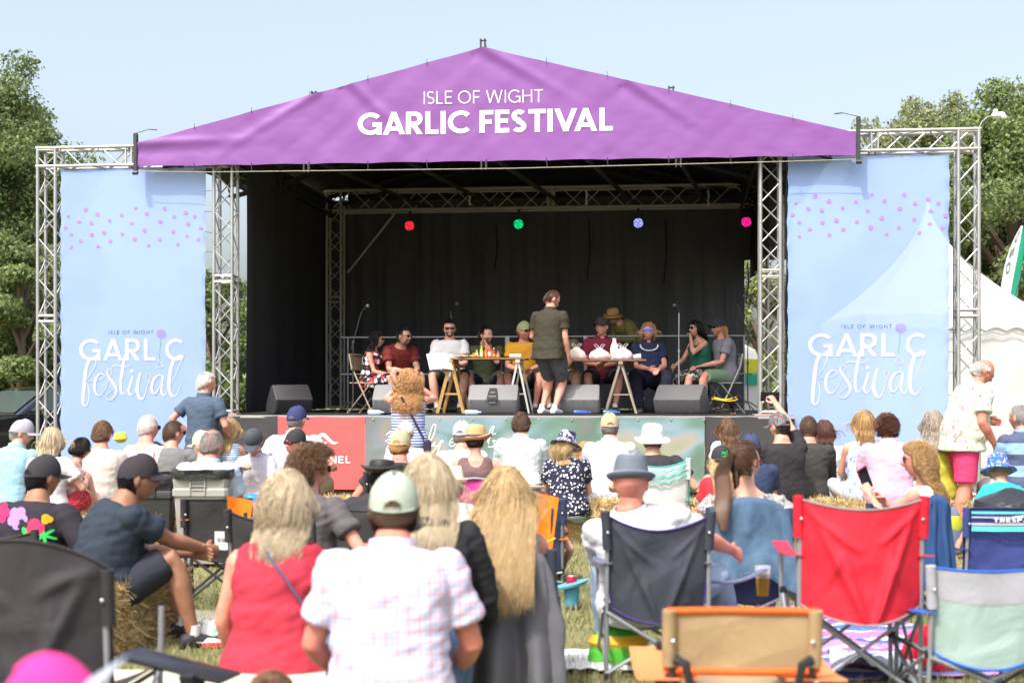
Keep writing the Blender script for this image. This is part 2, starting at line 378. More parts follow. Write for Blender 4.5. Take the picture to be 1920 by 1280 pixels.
tag(fascia,'purple vinyl gable banner with white lettering')
# ---- stroke lettering ----
def arc(cx,cy,rx,ry,a0,a1,n=18): return [(cx+rx*math.cos(R(a0+(a1-a0)*i/n)),cy+ry*math.sin(R(a0+(a1-a0)*i/n))) for i in range(n+1)]
def glyph(ch,w):
    h=w/2; o=.5
    G={'I':(.0,[[(h,0),(h,1)]]),
    'S':(.56,[arc(.28,1-.27,.28-h,.27-h,35,270,16)+arc(.28,.27,.28-h,.27-h,90,-145,16)]),
    'L':(.5,[[(h,1),(h,0)],[(0,h),(.5,h)]]),
    'E':(.54,[[(h,0),(h,1)],[(0,h),(.54,h)],[(0,1-h),(.54,1-h)],[(0,.52),(.49,.52)]]),
    'O':(1.0,[arc(.5,.5,.5-h,.5-h,0,360,40)]),
    'F':(.52,[[(h,0),(h,1)],[(0,1-h),(.52,1-h)],[(0,.49),(.46,.49)]]),
    'W':(1.3,[[(0+h*.8,1.1),(.36,-.1)],[(.3,-.1),(.65,1.05)],[(.65,1.05),(1.0,-.1)],[(.94,-.1),(1.3-h*.8,1.1)]]),
    'G':(.93,[arc(.5,.5,.5-h,.5-h,42,318,34),[(.93-h,.0),(.93-h,.48)],[(.93,.46),(.58,.46)]]),
    'H':(.74,[[(h,0),(h,1)],[(.74-h,0),(.74-h,1)],[(h,.52),(.74-h,.52)]]),
    'T':(.66,[[(.33,0),(.33,1)],[(0,1-h),(.66,1-h)]]),
    'A':(.86,[[(h*.7,-.1),(.46,1.05)],[(.4,1.05),(.86-h*.7,-.1)],[(.2,.27),(.66,.27)]]),
    'R':(.66,[[(h,0),(h,1)],[(0,1-h),(.34,1-h)]+arc(.34,.68,.3-h,.32-h,90,-90,14)+[(.0,.36+h)],[(.3,.4),(.66-h*.8,-.08)]]),
    'C':(.86,[arc(.5,.5,.5-h,.5-h,46,314,34)]),
    'V':(.86,[[(h*.7,1.1),(.46,-.05)],[(.4,-.05),(.86-h*.7,1.1)]]),
    'N':(.74,[[(h,0),(h,1)],[(.74-h,0),(.74-h,1)],[(h*.6,1.06),(.74-h*.6,-.06)]]),
    'U':(.72,[[(h,1),(h,.34)]+arc(.36,.34,.36-h,.34-h,180,360,16)+[(.72-h,1)]]),
    'D':(.76,[[(h,0),(h,1)],[(0,1-h),(.3,1-h)]+arc(.3,.5,.46-h,.5-h,90,-90,20)+[(0,h)]]),
    'P':(.6,[[(h,0),(h,1)],[(0,1-h),(.3,1-h)]+arc(.3,.7,.3-h,.3-h,90,-90,14)+[(0,.4+h)]])}
    if ch=='I': return (w,[[(h,0),(h,1)]])
    return G[ch]
def ribbon(pts,w,sub=.12):
    """a stroke as quads; w may be one width or one per point"""
    P=[Vector((p[0],p[1])) for p in pts]; ws=[w]*len(P) if not hasattr(w,'__len__') else list(w)
    Q=[P[0]];V=[ws[0]]
    for i in range(1,len(P)):
        L=(P[i]-P[i-1]).length; n=max(1,int(L/sub))
        for k in range(1,n+1): Q.append(P[i-1].lerp(P[i],k/n)); V.append(ws[i-1]+(ws[i]-ws[i-1])*k/n)
    out=[];n=len(Q); side=[]
    for i in range(n):
        d=(Q[min(i+1,n-1)]-Q[max(i-1,0)]); d=d.normalized() if d.length>0 else Vector((1,0)); nn=Vector((-d.y,d.x))
        side.append((Q[i]+nn*V[i]/2,Q[i]-nn*V[i]/2))
    if (Q[0]-Q[-1]).length<1e-6:
        d=(Q[1]-Q[-2]).normalized(); nn=Vector((-d.y,d.x)); side[0]=side[-1]=(Q[0]+nn*V[0]/2,Q[0]-nn*V[0]/2)
    for i in range(n-1):
        A=side[i];B=side[i+1]
        m0=(A[0]+A[1])/2; m1=(B[0]+B[1])/2
        out.append([A[1],B[1],m1,m0]); out.append([m0,m1,B[0],A[0]])
    return out
def clip(poly,lo,hi):
    for k,sg,lim in((1,1,lo),(1,-1,hi)):
        o=[]; 
        for i in range(len(poly)):
            a=poly[i]; b=poly[(i+1)%len(poly)]; ia=sg*(a[1]-(lim))>=-1e-9 ; ib=sg*(b[1]-lim)>=-1e-9
            if ia: o.append(a)
            if ia!=ib and abs(b[1]-a[1])>1e-12:
                t=(lim-a[1])/(b[1]-a[1]); o.append(a.lerp(b,t))
        poly=o
        if len(poly)<3: return []
    return poly
def words(mb,text,x0,x1,z,hgt,w,tf,gap=.13,skew=0,mi=0,space=.32,KERN={'VA':.20,'AR':.05,'GA':.04,'TI':.03,'IV':.02,'FE':.02}):
    """lay text between x0..x1 (baseline z, cap height hgt) through tf(x,z,layer)->3D point"""
    tot=0; L=[]
    prev=' '
    for ch in text:
        tot-=KERN.get(prev+ch,0); prev=ch
        if ch==' ': tot+=space; continue
        g=glyph(ch,w); L.append((tot,g)); tot+=g[0]+gap
    tot-=gap; kx=(x1-x0)/tot; lay=0
    for o,(gw,st) in L:
        for s_ in st:
            lay=(lay+1)%3
            for q in ribbon(s_,w,.12):
                q=clip(q,0,1)
                if q:
                    pts=[tf(x0+(o+p[0])*kx,z+p[1]*hgt+skew*(o/tot),lay) for p in q]; mb.add(pts,[tuple(range(len(pts)))],mi)
WHITE_INK=mk('white_ink',(.85,.84,.86),.55,bump=0)
mb=MB()
def tf(a,z,l): return (a,fas(a,z)-.007-.0006*l,z)
b0=pl(795,196,fb);b1=pl(1018,192,fb);t0=pl(795,172,fb)
words(mb,'ISLE OF WIGHT',b0[0],b1[0],b0[1],t0[1]-b0[1],.085,tf,gap=.17,skew=b1[1]-b0[1],space=.3)
b0=pl(671,254,fb);b1=pl(1149,245,fb);t0=pl(671,212,fb)
words(mb,'GARLIC FESTIVAL',b0[0],b1[0],b0[1],t0[1]-b0[1],.19,tf,gap=.09,skew=b1[1]-b0[1],space=.27)
tag(mb.build('fascia_lettering',WHITE_INK,fascia,smooth=False),'white words ISLE OF WIGHT over bold GARLIC FESTIVAL')
# roof skin, rafters, eave frame
BLK=mk('black_tarp',(.02,.02,.022),.75,bump=.5,bs=5,bd=.03)
mb=MB()
def roofp(side):
    def f(u,v):
        a=(aL+.12+(aP-aL-.12)*u) if side<0 else (aP+(aR-.12-aP)*u); return (a,fb+.03+(DB+.6-fb)*v,fas_top(a)-.05-.03*math.sin(PI*v*5)**2)
    return f
mb.grid(roofp(-1),20,20,thick=.01); mb.grid(roofp(1),20,20,thick=.01)
mb.build('roof_tarpaulin',BLK,stage)
DKALU=mk('rear_truss_metal',(.50,.47,.42),.5,bump=.1,metal=.15)  # metal of the rear truss, warmer and less metallic than the front towers
mb=MB()
for b in (.15,DB/2,DB):
    for a0,a1 in((aL+.25,aP),(aR-.25,aP)):
        mb.merge(truss_mb((a0,b,fas_top(a0)-.28),(a1,b,fas_top(a1)-.28),.22,cr=.02,lr=.008))
mb.build('roof_rafter',mk('rafter_metal',(.05,.05,.045),.6,metal=.5),stage)
mb=MB(); 
for a0 in np.linspace(cil,cir,7)[1:-1]: mb.bar((a0,.2,4.5+.0),(a0+.5,DB,4.62),.06,.04)
for a0 in (cil,cir): mb.merge(truss_mb((a0,.3,ZT-.15),(a0,DB,ZT-.15),.28))
mb.build('eave_truss',mk('rafter_metal',(0,0,0)),stage)
# pole under the fascia, white line of guy rope, clamps
mb=MB(); mb.path([(aL-.05,fb-.02,zBL-.06),(aL+.9,fb-.02,zBL-.09),(0,fb-.02,(zBL+zBR)/2-.1),(aR-.9,fb-.02,zBR-.06),(aR,fb-.02,zBR-.05)],.006,6)
mb.build('eave_rope',mk('rope',(.35,.32,.26),.8),stage)
mb=MB()
for i,px_ in enumerate((574,907,1272)):
    a=xr(px_,fb); z=zBL+(zBR-zBL)*(a-aL)/(aR-aL); mb.box((a-.03,fb+.01,z-.05),(.02,.05,.12)); mb.box((a+.03,fb+.01,z-.05),(.02,.05,.12))
for e in eye:
    z=zBL+(zBR-zBL)*(e-aL)/(aR-aL); mb.tube((e,fb-.02,z+.03),(e+.01,fb-.02,z-.09),.006,5); t=fas_top(e); mb.tube((e,fb-.02,t-.03),(e,fb+.01,t+.05),.004,5)
mb.build('tie_clips',DARKMET,stage)
mb=MB()
for a,z0,z1 in ((aL-.03,zBL-.1,zL+.13),(aR+.03,zBR-.1,zR+.2)):
    mb.box((a,fb+.01,(z0+z1)/2),(.05,.07,z1-z0),bev=.008); mb.tube((a-.03,fb-.02,z0+.02),(a+.04,fb-.02,z0+.02),.03,8)
    sg=1 if a<0 else -1
    mb.tube((a,fb,z1),(a+sg*.2,fb,z1+.05),.005,5); mb.tube((a+sg*.2,fb,z1+.05),(a+sg*.3,fb,z1+.04),.009,6)
mb.build('corner_bracket',DARKMET,stage)
mb=MB()
for px_,b in((905,fb+.1),(588,fb+.2),(1258,fb+.2)):
    a=xr(px_,b); t=fas_top(a); h=.14 if px_==905 else .1
    mb.box((a-.025,b,t+h/2-.03),(.02,.05,h+.04)); mb.box((a+.03,b,t+h/2-.03),(.02,.05,h+.04)); mb.tube((a-.04,b,t+h-.03),(a+.05,b,t+h-.03),.012,6)
mb.build('ridge_fitting',DARKMET,stage)
# deck
mb=MB(); mb.box(((cil-.25+cir+.3)/2,DB/2+.1,SZ-.06),(cir-cil+.55,DB+.4,.12)); mb.build('deck',mk('deck_ply',(.035,.033,.033),.7,bump=.3,bs=12),stage)
mb=MB(); mb.box(((cil-.25+cir+.3)/2,-.112,SZ-.02),(cir-cil+.56,.02,.035)); mb.build('deck_edge',mk('deck_edge',(.4,.4,.4),.5,metal=.5),stage)
mb=MB(); 
for a in np.linspace(cil,cir,6):
    for b in (.2,DB/2,DB): mb.tube((a,b,0),(a,b,SZ-.12),.024,8)
mb.build('deck_leg',ALU,stage)
# rear truss with towers + diagonal brace
Rb=DB; a_r0=pl(612,600,Rb)[0]; a_r1=pl(650,600,Rb)[0]; zt=pl(900,353,Rb)[1]; zb=pl(900,396,Rb)[1]; aR1=pl(1425,600,Rb)[0]+.1
rs=zt-zb
for c in (a_r0+.16,aR1+.15): truss_mb((c,Rb,SZ+.02),(c,Rb,zt),.3).build('truss_tower',DKALU,stage)
truss_mb((a_r0,Rb,(zt+zb)/2),(aR1+.3,Rb,(zt+zb)/2),rs,cr=.026).build('truss_beam',DKALU,stage)
mb=MB(); p=pl(651,512,Rb-.1);q=pl(740,400,Rb-.1); mb.tube((p[0],Rb-.1,p[1]),(q[0],Rb-.1,q[1]),.022,8); mb.build('brace',DKALU,stage)
# drapes
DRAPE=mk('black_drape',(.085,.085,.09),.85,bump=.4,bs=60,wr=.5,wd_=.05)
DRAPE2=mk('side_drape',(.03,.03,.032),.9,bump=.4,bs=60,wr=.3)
db=Rb+.35
a0,a1=pl(640,600,db)[0],pl(1396,600,db)[0]
def fold(u,z):
    return .10*MN.noise(Vector((u*2.6+.08*math.sin(z*1.3),z*.12,1)))+.035*MN.noise(Vector((u*9+z*.15,z*.25,4)))+.012*MN.noise(Vector((u*25,z*1.2,9)))
mb=MB(); mb.grid(lambda u,v:(a0-.3+(a1-a0+.3)*u,db+fold(u*6.2,v*3.6),SZ+.02+(4.78-SZ)*v),300,40,thick=.004); mb.grid(lambda u,v:(a1-.02+(aR1+.5-a1)*u,db+.02,3.66+(4.78-3.66)*v),10,6,thick=.004); mb.build('back_drape',DRAPE,stage)
for px_,z0,z1 in ((1104,3.3,4.4),(1248,3.25,4.35),(930,3.5,4.3),(1402,2.9,3.6)):
    a=xr(px_,db-.2); mb=MB(); mb.path([(a,db-.17,z1),(a+.02,db-.18,(z0+z1)/2),(a-.03,db-.17,z0)],.010,6); mb.build('hanging_strap',mk('strap',(.008,.008,.01),.8),stage)
sa=cil+.22
sr=a_r0-.04
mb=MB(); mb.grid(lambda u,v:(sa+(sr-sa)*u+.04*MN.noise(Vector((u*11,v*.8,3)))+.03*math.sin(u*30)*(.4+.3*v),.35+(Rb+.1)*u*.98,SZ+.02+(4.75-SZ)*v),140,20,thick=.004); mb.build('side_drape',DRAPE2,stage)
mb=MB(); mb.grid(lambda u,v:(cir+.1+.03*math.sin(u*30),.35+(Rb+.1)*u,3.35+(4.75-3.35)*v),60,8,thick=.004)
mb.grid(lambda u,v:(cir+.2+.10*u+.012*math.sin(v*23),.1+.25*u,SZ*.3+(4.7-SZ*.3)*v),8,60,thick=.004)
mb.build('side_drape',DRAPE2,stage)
mb=MB(); mb.grid(lambda u,v:(sa+(cir+.4-sa)*u,db+.12,4.5+(fas_top(sa+(cir+.4-sa)*u)-4.52)*v),40,6,thick=.004); mb.build('gable_lining',BLK,stage)
# handrail along the back of the stage
rb=2.7; 
a0,a1=pl(640,632,rb)[0],pl(1410,632,rb)[0]; rz=pl(1000,631,rb)[1]; rz2=pl(1000,701,rb)[1]
mb=MB(); mb.tube((a0,rb,rz),(a1,rb,rz),.016,10); mb.tube((a0,rb,rz2),(a1,rb,rz2),.013,8)
for px_ in (652,820,870,948,1098,1325,1395): 
    a=pl(px_,700,rb)[0]; mb.tube((a,rb,SZ),(a,rb,rz),.014,8)
mb.build('handrail',mk('rail_steel',(.35,.35,.36),.4,metal=.6),stage)
mb=MB()
for px_ in(952,1098): a=pl(px_,640,rb)[0]; mb.box((a,rb-.03,rz-.12),(.055,.012,.24)); mb.box((a,rb-.03,rz-.5),(.05,.012,.16))
mb.build('rail_bracket',mk('rail_bracket',(.5,.5,.52),.5),stage)
# ---- side banners ----
LB=mk('pale_blue_mesh',(.34,.475,.85),.7,bump=.12,bs=160,bd=.001,tr=.25,trans=.10,spec=.2)
GREYINK=mk('slate_ink',(.08,.12,.22),.7,bump=0); PINKINK=mk('mauve_ink',(.34,.18,.52),.7,bump=0); LILAC=mk('lilac_ink',(.43,.46,.64),.7,bump=0); GREENINK=mk('green_ink',(.16,.36,.22),.7,bump=0)
def bwave(a,z,sd): return .015*MN.noise(Vector((a*1.2,z*.7,sd)))+.006*MN.noise(Vector((a*4,z*2,sd)))
def banner(x0,x1,yt0,yt1,xi,label,sd):
    a0,a1=xr(x0,.05),xr(x1,.05); z0=.12; zt0=pl(x0,yt0,.05)[1]; zt1=pl(x1,yt1,.05)[1]
    t=thing('banner',label,'banner',S((a0+a1)/2,.05,0),-TH,'blue banners either side of the stage'); cx=(a0+a1)/2
    def f(u,v):
        zt_=zt0+(zt1-zt0)*u+(-.02*abs(math.sin(u*PI*5))); z=z0+(zt_-z0)*v; a=a0+(a1-a0)*u
        k=.012*abs(math.sin(v*PI*15)); a+= k if u<.02 else (-k if u>.98 else 0)
        a+=(.012*nz((v*9,sd,0)))*(1 if u in(0,1) else 0); e=min(u,1-u); cur=.018*math.exp(-(e/.015)**2)
        return (a-cx,bwave(a,z,sd)+cur*abs(math.sin(v*PI*15)),z)
    mb=MB(); mb.grid(f,50,90,thick=.0); mb.build('banner_sheet',LB,t)
    mb=MB()
    for i in range(16):
        z=z0+.1+(zt0-z0-.15)*i/15
        mb.tube((a0-cx+.02,.0,z),(a0-cx-.13,.1,z+.02*((i%3)-1)),.003,4); mb.tube((a1-cx-.02,0,z),(a1-cx+.14,.1,z+.02*((i%3)-1)),.003,4)
    for i in range(3): a=a0+(a1-a0)*(i+.5)/3-cx; mb.tube((a,0,zt0-.03),(a+.02,.08,zt0+.12),.003,4)
    mb.build('cable_tie',BLACKPL,t)
    return t,cx,sd
bl=banner(112,386,318,312,0,'tall pale blue mesh banner with festival lettering, left of the stage',1.5)
br=banner(1476,1781,291,288,0,'tall pale blue mesh banner with festival lettering, right of the stage',4.5)
DOTS=[(480,1000),(382,1036),(548,1026),(444,1067),(513,1075),(366,1100),(400,1139),(515,1140),(585,1128),(452,1175),(400,1212),(550,1205),(616,1062),(683,1030),(762,992),(741,1078),(687,1137),(620,1176),(757,1166),(825,1024),(812,1117),(835,1202),(901,1066),(925,993),(979,1039),(974,1123),(897,1168),(999,1195),(1043,1018),(1095,1038),(1057,1079),(1050,1147),(1115,1167),(1129,1104)]
def zl(x,y): return pl(100+x/5.333,560+y/5.333,.05)
def zd(x,y): return pl(x/3,60+y/3,.05)
# physical offset from the left banner's print to the right one
g0=pl(100+255/5.333,560+400/5.333,.05); g1=pl(1440+400/5.333,560+345/5.333,.05)
def bez(pts,n=7):
    P=[Vector(p[:2]) for p in pts]; Wd=[p[2] for p in pts]; out=[];wo_=[]
    for i in range(len(P)-1):
        p0=P[max(i-1,0)];p1=P[i];p2=P[i+1];p3=P[min(i+2,len(P)-1)]
        for k in range(n):
            t=k/n; out.append(.5*((2*p1)+(p2-p0)*t+(2*p0-5*p1+4*p2-p3)*t*t+(3*p1-p0-3*p2+p3)*t**3)); wo_.append(Wd[i]+(Wd[i+1]-Wd[i])*t)
    out.append(P[-1]); wo_.append(Wd[-1]); return out,wo_
SCRIPT=[ # traced brush strokes: x, y, width
 [(395,590,36),(345,640,44),(318,760,46),(305,900,46),(296,1000,44),(298,1060,38)],
 [(300,1070,26),(335,1060,20),(358,990,14),(356,900,12),(335,850,10),(318,842,8)],
 [(316,830,8),(370,760,10),(412,690,12),(428,630,14),(412,600,26)],
 [(322,838,8),(380,818,9),(440,818,9),(495,798,10),(512,770,12),(495,752,16),(462,752,26),(425,800,34),(412,870,38),(420,930,30),(450,965,22),(490,950,12),(525,900,9),(560,800,8),(590,720,9),(570,700,10),(548,715,16),(545,760,26),(590,830,36),(630,900,38),(620,960,28),(580,1008,16),(545,1005,11),(530,975,9),(560,940,8),(620,890,8),(665,840,8),(700,780,8)],
 [(718,560,36),(700,660,38),(684,760,40),(672,880,38),(690,950,26),(725,930,12),(755,880,8),(775,800,8)],
 [(585,690,10),(612,668,18),(660,668,16),(720,680,14),(765,670,14),(790,645,8)],
 [(795,770,34),(775,840,34),(752,920,32),(775,962,22),(812,930,12),(838,850,8),(862,760,8)],
 [(872,735,30),(850,820,42),(838,910,44),(860,985,40),(892,1000,28),(920,950,14),(945,860,10),(972,790,9),(965,755,10),(938,762,10),(930,800,10),(965,845,10)],
 [(1095,775,12),(1060,762,22),(1010,800,36),(985,870,40),(990,930,32),(1025,945,22),(1065,880,12),(1092,800,10)],
 [(1098,765,28),(1088,840,32),(1080,920,30),(1105,968,20),(1140,930,9),(1165,860,8)],
 [(1205,600,44),(1178,690,46),(1160,800,46),(1158,900,44),(1185,965,34),(1225,965,18),(1265,900,10),(1285,850,8)],
 [(1160,880,8),(1215,780,10),(1262,670,12),(1290,600,14),(1298,575,22),(1262,565,18),(1235,590,16)]]
def print_banner(bn,off):
    t,cx,sd=bn; da,dz=off
    def tfn(px,py,l=0):
        a,z=zl(px,py); a+=da; z+=dz; return (a-cx,bwave(a,z,sd)-.004-.0008*l,z)
    mb=MB(); lay=0
    for st in SCRIPT:
        P,Wd=bez(st); lay+=1
        for q in ribbon([(p.x,p.y) for p in P],[w*.78 for w in Wd],14):
            mb.add([tfn(p[0],p[1],lay%5) for p in q],[(0,1,2,3)])
    mb.revolve([(1,0)],3) if False else None
    n=20; mb.add([tfn(785+19*math.cos(2*PI*i/n),722+17*math.sin(2*PI*i/n),1) for i in range(n)],[tuple(range(n))])
    # GARL C in plane metres
    def tw(x,z,l): return (x-cx+da,bwave(x+da,z+dz,sd)-.004-.0008*l,z+dz)
    A=zl(255,622);B_=zl(1025,622);Tz=zl(255,400); words(mb,'GARL',A[0],B_[0],A[1],Tz[1]-A[1],.165,tw,gap=.13)
    A=zl(1120,622);B_=zl(1303,622); words(mb,'C',A[0],B_[0],A[1],Tz[1]-A[1],.165,tw)
    mb.build('banner_lettering',LILAC,t,smooth=False)
    mb=MB(); A=zl(553,354);B_=zl(1000,352);Tz=zl(553,318); words(mb,'ISLE OF WIGHT',A[0],B_[0],A[1],Tz[1]-A[1],.11,tw,gap=.36,space=.5)
    mb.build('small_lettering',GREYINK,t,smooth=False)
    mb=MB()
    rr=random.Random(2)
    for i in range(90):
        a=i*2.4; r=50*math.sqrt((i+.5)/90); cx_,cy_=1080+r*math.cos(a),352+r*math.sin(a); k=3.6
        mb.add([tfn(cx_+k*math.cos(PI*j/3),cy_+k*math.sin(PI*j/3),0) for j in range(6)],[tuple(range(6))])
    for x,y in DOTS:
        a,z=zd(x,y); rad=.027*(.8+.4*rr.random()) ; ph=rr.random()*6
        mb.add([(a+da-cx+rad*(1+.15*math.sin(3*t_*.7+ph))*math.cos(t_*.7),bwave(a+da,z+dz,sd)-.005,z+dz+rad*(.9+.12*math.sin(2*t_*.7+ph))*math.sin(t_*.7)) for t_ in range(9)],[tuple(range(9))])
    mb.build('allium_print',PINKINK,t,smooth=False)
    mb=MB(); P,Wd=bez([(1074,400,6),(1068,480,9),(1060,560,10),(1064,606,7)])
    for q in ribbon([(p.x,p.y) for p in P],Wd,14): mb.add([tfn(p[0],p[1],1) for p in q],[(0,1,2,3)])
    mb.build('stem_print',GREENINK,t,smooth=False)
    mb=MB(); P,Wd=bez([(1062,606,6),(1055,636,7),(1034,664,8),(1045,686,8),(1085,686,8),(1100,670,8),(1078,640,7),(1066,606,6)])
    for q in ribbon([(p.x,p.y) for p in P],Wd,14): mb.add([tfn(p[0],p[1],2) for p in q],[(0,1,2,3)])
    mb.build('bulb_print',LILAC,t,smooth=False)
print_banner(bl,(0,0)); print_banner(br,(g1[0]-g0[0],g1[1]-g0[1]))
# ---- skirts across the front of the deck ----
def skirt(x0,x1,b,z0,z1,name,label,mat,cat,sd,sag=.01):
    a0,a1=xr(x0,b),xr(x1,b); c=(a0+a1)/2; t=thing(name,label,cat,S(c,b,0),-TH)
    def sf(a,z): return .012*MN.noise(Vector((a*1.5+z*1.2,z*.6,sd)))+.008*MN.noise(Vector((a*4-z*3,z*1.5,sd)))
    mb=MB(); mb.grid(lambda u,v:((a1-a0)*(u-.5),sf((a1-a0)*u,v),z0+(z1-z0)*v-sag*abs(math.sin(u*PI*max(1,round((a1-a0)/.6))))*(v==1)),max(10,int((a1-a0)*16)),18); mb.build(name+'_sheet',mat,t)
    return t,c,a0,a1,sf
DG=mk('charcoal_cloth',(.05,.048,.052),.85,bump=.3,bs=70,wr=.3)
skirt(398,521,-.13,.02,SZ-.01,'stage_skirt','charcoal cloth skirt hanging under the left end of the stage',DG,'stage skirt',2)
skirt(1322,1476,-.13,.02,SZ-.01,'stage_skirt','charcoal cloth skirt hanging under the right end of the stage',DG,'stage skirt',6)
skirt(522,1321,-.10,.0,.25,'stage_skirt','dark sheet standing in for the dark gap below the printed sponsor banners',DG,'stage skirt',8)  # dark sheet put in for the dark gap between banners and grass
REDV=mk('coral_vinyl',(.52,.10,.10),.55,bump=.1,bs=12)
t,c,a0,a1,sf=skirt(521,684,-.16,.075,SZ-.02,'sponsor_banner','coral red sponsor banner with a white funnel logo on the stage front',REDV,'banner',5)
def px2(x,y,b=-.16): a,z=pl(x,y,b); return (a,z)
mb=MB()
def tr_(a,z,l): return (a-c,sf(a-a0,(z-.075)/(SZ-.095))-.006-.0006*l,z)
A=px2(519,867);B_=px2(657,867);Tz=px2(519,854); words(mb,'RED FUNNEL',A[0],B_[0],A[1],Tz[1]-A[1],.16,tr_,gap=.2,space=.4)
P,Wd=bez([(594,828,3),(598,818,6),(607,815,7),(616,823,6),(625,830,5),(634,829,2)])
for i,q in enumerate(ribbon([(p.x,p.y) for p in P],Wd,3)): mb.add([tr_(*px2(p[0],p[1]),0) for p in q],[(0,1,2,3)])
mb.add([tr_(*px2(x,y),0) for x,y in ((598,832),(611,831),(608,847),(600,847))],[(3,2,1,0)]); mb.add([tr_(*px2(x,y),0) for x,y in ((596,829),(613,828),(613,830.5),(596,831.5))],[(3,2,1,0)])
mb.build('sponsor_lettering',WHITE_INK,t,smooth=False)
PHOTO=mk('photo_vinyl',(.25,.25,.25),.5,bump=.1,bs=12)
def photo_print():
    m=PHOTO; nt=m.node_tree; b=nt.nodes['Principled BSDF']; tc=nt.nodes.new('ShaderNodeTexCoord'); mp=nt.nodes.new('ShaderNodeMapping'); mp.inputs['Scale'].default_value=(.55,1,1.1); mp.inputs['Rotation'].default_value=(0,R(28),0)
    nt.links.new(tc.outputs['Object'],mp.inputs[0]); n=nt.nodes.new('ShaderNodeTexNoise'); n.inputs['Scale'].default_value=1.7; n.inputs['Detail'].default_value=2; n.inputs['Distortion'].default_value=.5; nt.links.new(mp.outputs[0],n.inputs['Vector'])
    r=nt.nodes.new('ShaderNodeValToRGB'); e=r.color_ramp.elements; cols=[(.28,(.16,.15,.17)),(.40,(.11,.17,.13)),(.47,(.13,.22,.19)),(.54,(.20,.29,.34)),(.61,(.32,.29,.25)),(.68,(.24,.29,.18)),(.78,(.17,.2,.24))]
    e[0].position=cols[0][0]; e[0].color=(*cols[0][1],1); e[1].position=cols[-1][0]; e[1].color=(*cols[-1][1],1)
    for p,c_ in cols[1:-1]: q=e.new(p); q.color=(*c_,1)
    nt.links.new(n.outputs[0],r.inputs[0])
    sx=nt.nodes.new('ShaderNodeSeparateXYZ'); nt.links.new(tc.outputs['Object'],sx.inputs[0]); mr=nt.nodes.new('ShaderNodeMapRange'); mr.inputs[1].default_value=-2.4; mr.inputs[2].default_value=-1.2; mr.inputs[3].default_value=.15; nt.links.new(sx.outputs[0],mr.inputs[0])
    mx=nt.nodes.new('ShaderNodeMix'); mx.data_type='RGBA'; nt.links.new(mr.outputs[0],mx.inputs[0]); mx.inputs[6].default_value=(.17,.15,.16,1); nt.links.new(r.outputs[0],mx.inputs[7]); nt.links.new(mx.outputs[2],b.inputs['Base Color'])
photo_print()
t,c,a0,a1,sf=skirt(685,1321,-.16,.08,SZ-.02,'photo_banner','wide photographic banner in blurred greens and blues with white script on the stage front',PHOTO,'banner',9)
mb=MB()
def tp_(x,y,l=0): a,z=px2(x,y); return (a-c,sf(a-a0,(z-.08)/(SZ-.1))-.006-.0006*l,z)
HAND=[[(724,815),(733,808),(745,806)],[(735,808),(730,830),(724,843)],[(722,826),(738,824)],
 [(746,834),(741,840),(745,845),(752,836),(753,844),(760,834),(762,845),(768,834),(771,845),(778,834),(780,844),(788,834)],
 [(800,836),(812,818),(817,798),(812,797),(806,815),(803,833),(808,837),(816,828)],[(816,828),(814,836),(822,834),(829,825),(820,848),(812,862),(806,858),(816,842),(832,826)],
 [(846,830),(852,826),(848,822),(843,832),(850,836),(858,824),(862,834),(870,822),(876,833),(882,824),(886,834),(894,824),(898,834),(906,826)],
 [(915,830),(922,812),(926,800),(921,802),(915,822),(917,832)],[(910,815),(930,813)],[(930,826),(924,826),(928,833),(921,838),(915,836)]]
for st in HAND:
    P,Wd=bez([(x,y,1.9) for x,y in st],5)
    for q in ribbon([(p.x,p.y) for p in P],Wd,3): mb.add([tp_(p[0],p[1]) for p in q],[(0,1,2,3)])
mb.build('script_lettering',WHITE_INK,t,smooth=False)
mb=MB()
for x in range(700,1321,62): a=xr(x,-.16)-c; mb.tube((a,-.012,SZ-.05),(a,-.004,SZ-.05),.012,8)
mb.build('eyelets',mk('brass',(.5,.48,.4),.4,metal=.7),t)
# ---- stage lamps ----
def lamp(px,py,col,label,arm=.1):
    b=Rb-.12; a,z=pl(px,py,b); t=thing('stage_lamp',label,'stage light',S(a,b,z),-TH,'LED stage lamps on the rear truss')
    mb=MB(); M=Matrix.Rotation(R(75),4,'X'); prof=[(.05,-.1),(.075,-.09),(.09,.0),(.098,.05),(.1,.06)]
    mb.revolve(prof,24); mb.xf(Matrix.Rotation(R(90),4,'X')); mb.build('lamp_can',BLACKPL,t)
    mb=MB(); mb.path([(-.105,0,0),(-.108,0,.1),(-.06,0,.17),(.06,0,.17),(.108,0,.1),(.105,0,0)],.008,6); mb.tube((0,0,.17),(0,0,.26),.012,6); mb.box((0,.0,.23),(.05,.05,.06),bev=.008); mb.build('lamp_yoke',DARKMET,t)
    mb=MB(); mb.revolve([(.086,0),(.05,.004),(.001,.005)],24); mb.xf(Matrix.Translation((0,-.061,0))@Matrix.Rotation(R(90),4,'X')); mb.build('lens_plate',mk('lens_black',(.03,.03,.035),.2),t)
    mb=MB(); k=0
    for i in range(-6,7):
        for j in range(-6,7):
            q_=6.28*(i+6)/13+j*.35; rr_=.086*math.sqrt(max(0,(j+6.5)/13)); x=rr_*math.cos(q_); z_=rr_*math.sin(q_)
            if x*x+z_*z_<.0070 and (i*3+j*5+k)%7: mb.ball((x,-.068,z_),(.0052,.004,.0052),6)
    mb.build('led_cluster',mk('led_'+label.split()[0],col,.3,emit=1.1),t)
lamp(769,424,(1,.03,.06),'red glowing LED lamp hanging from the rear truss')
lamp(973,421,(.0,.75,.25),'green glowing LED lamp hanging from the rear truss')
lamp(1197,419,(.42,.45,1),'pale blue glowing LED lamp hanging from the rear truss')
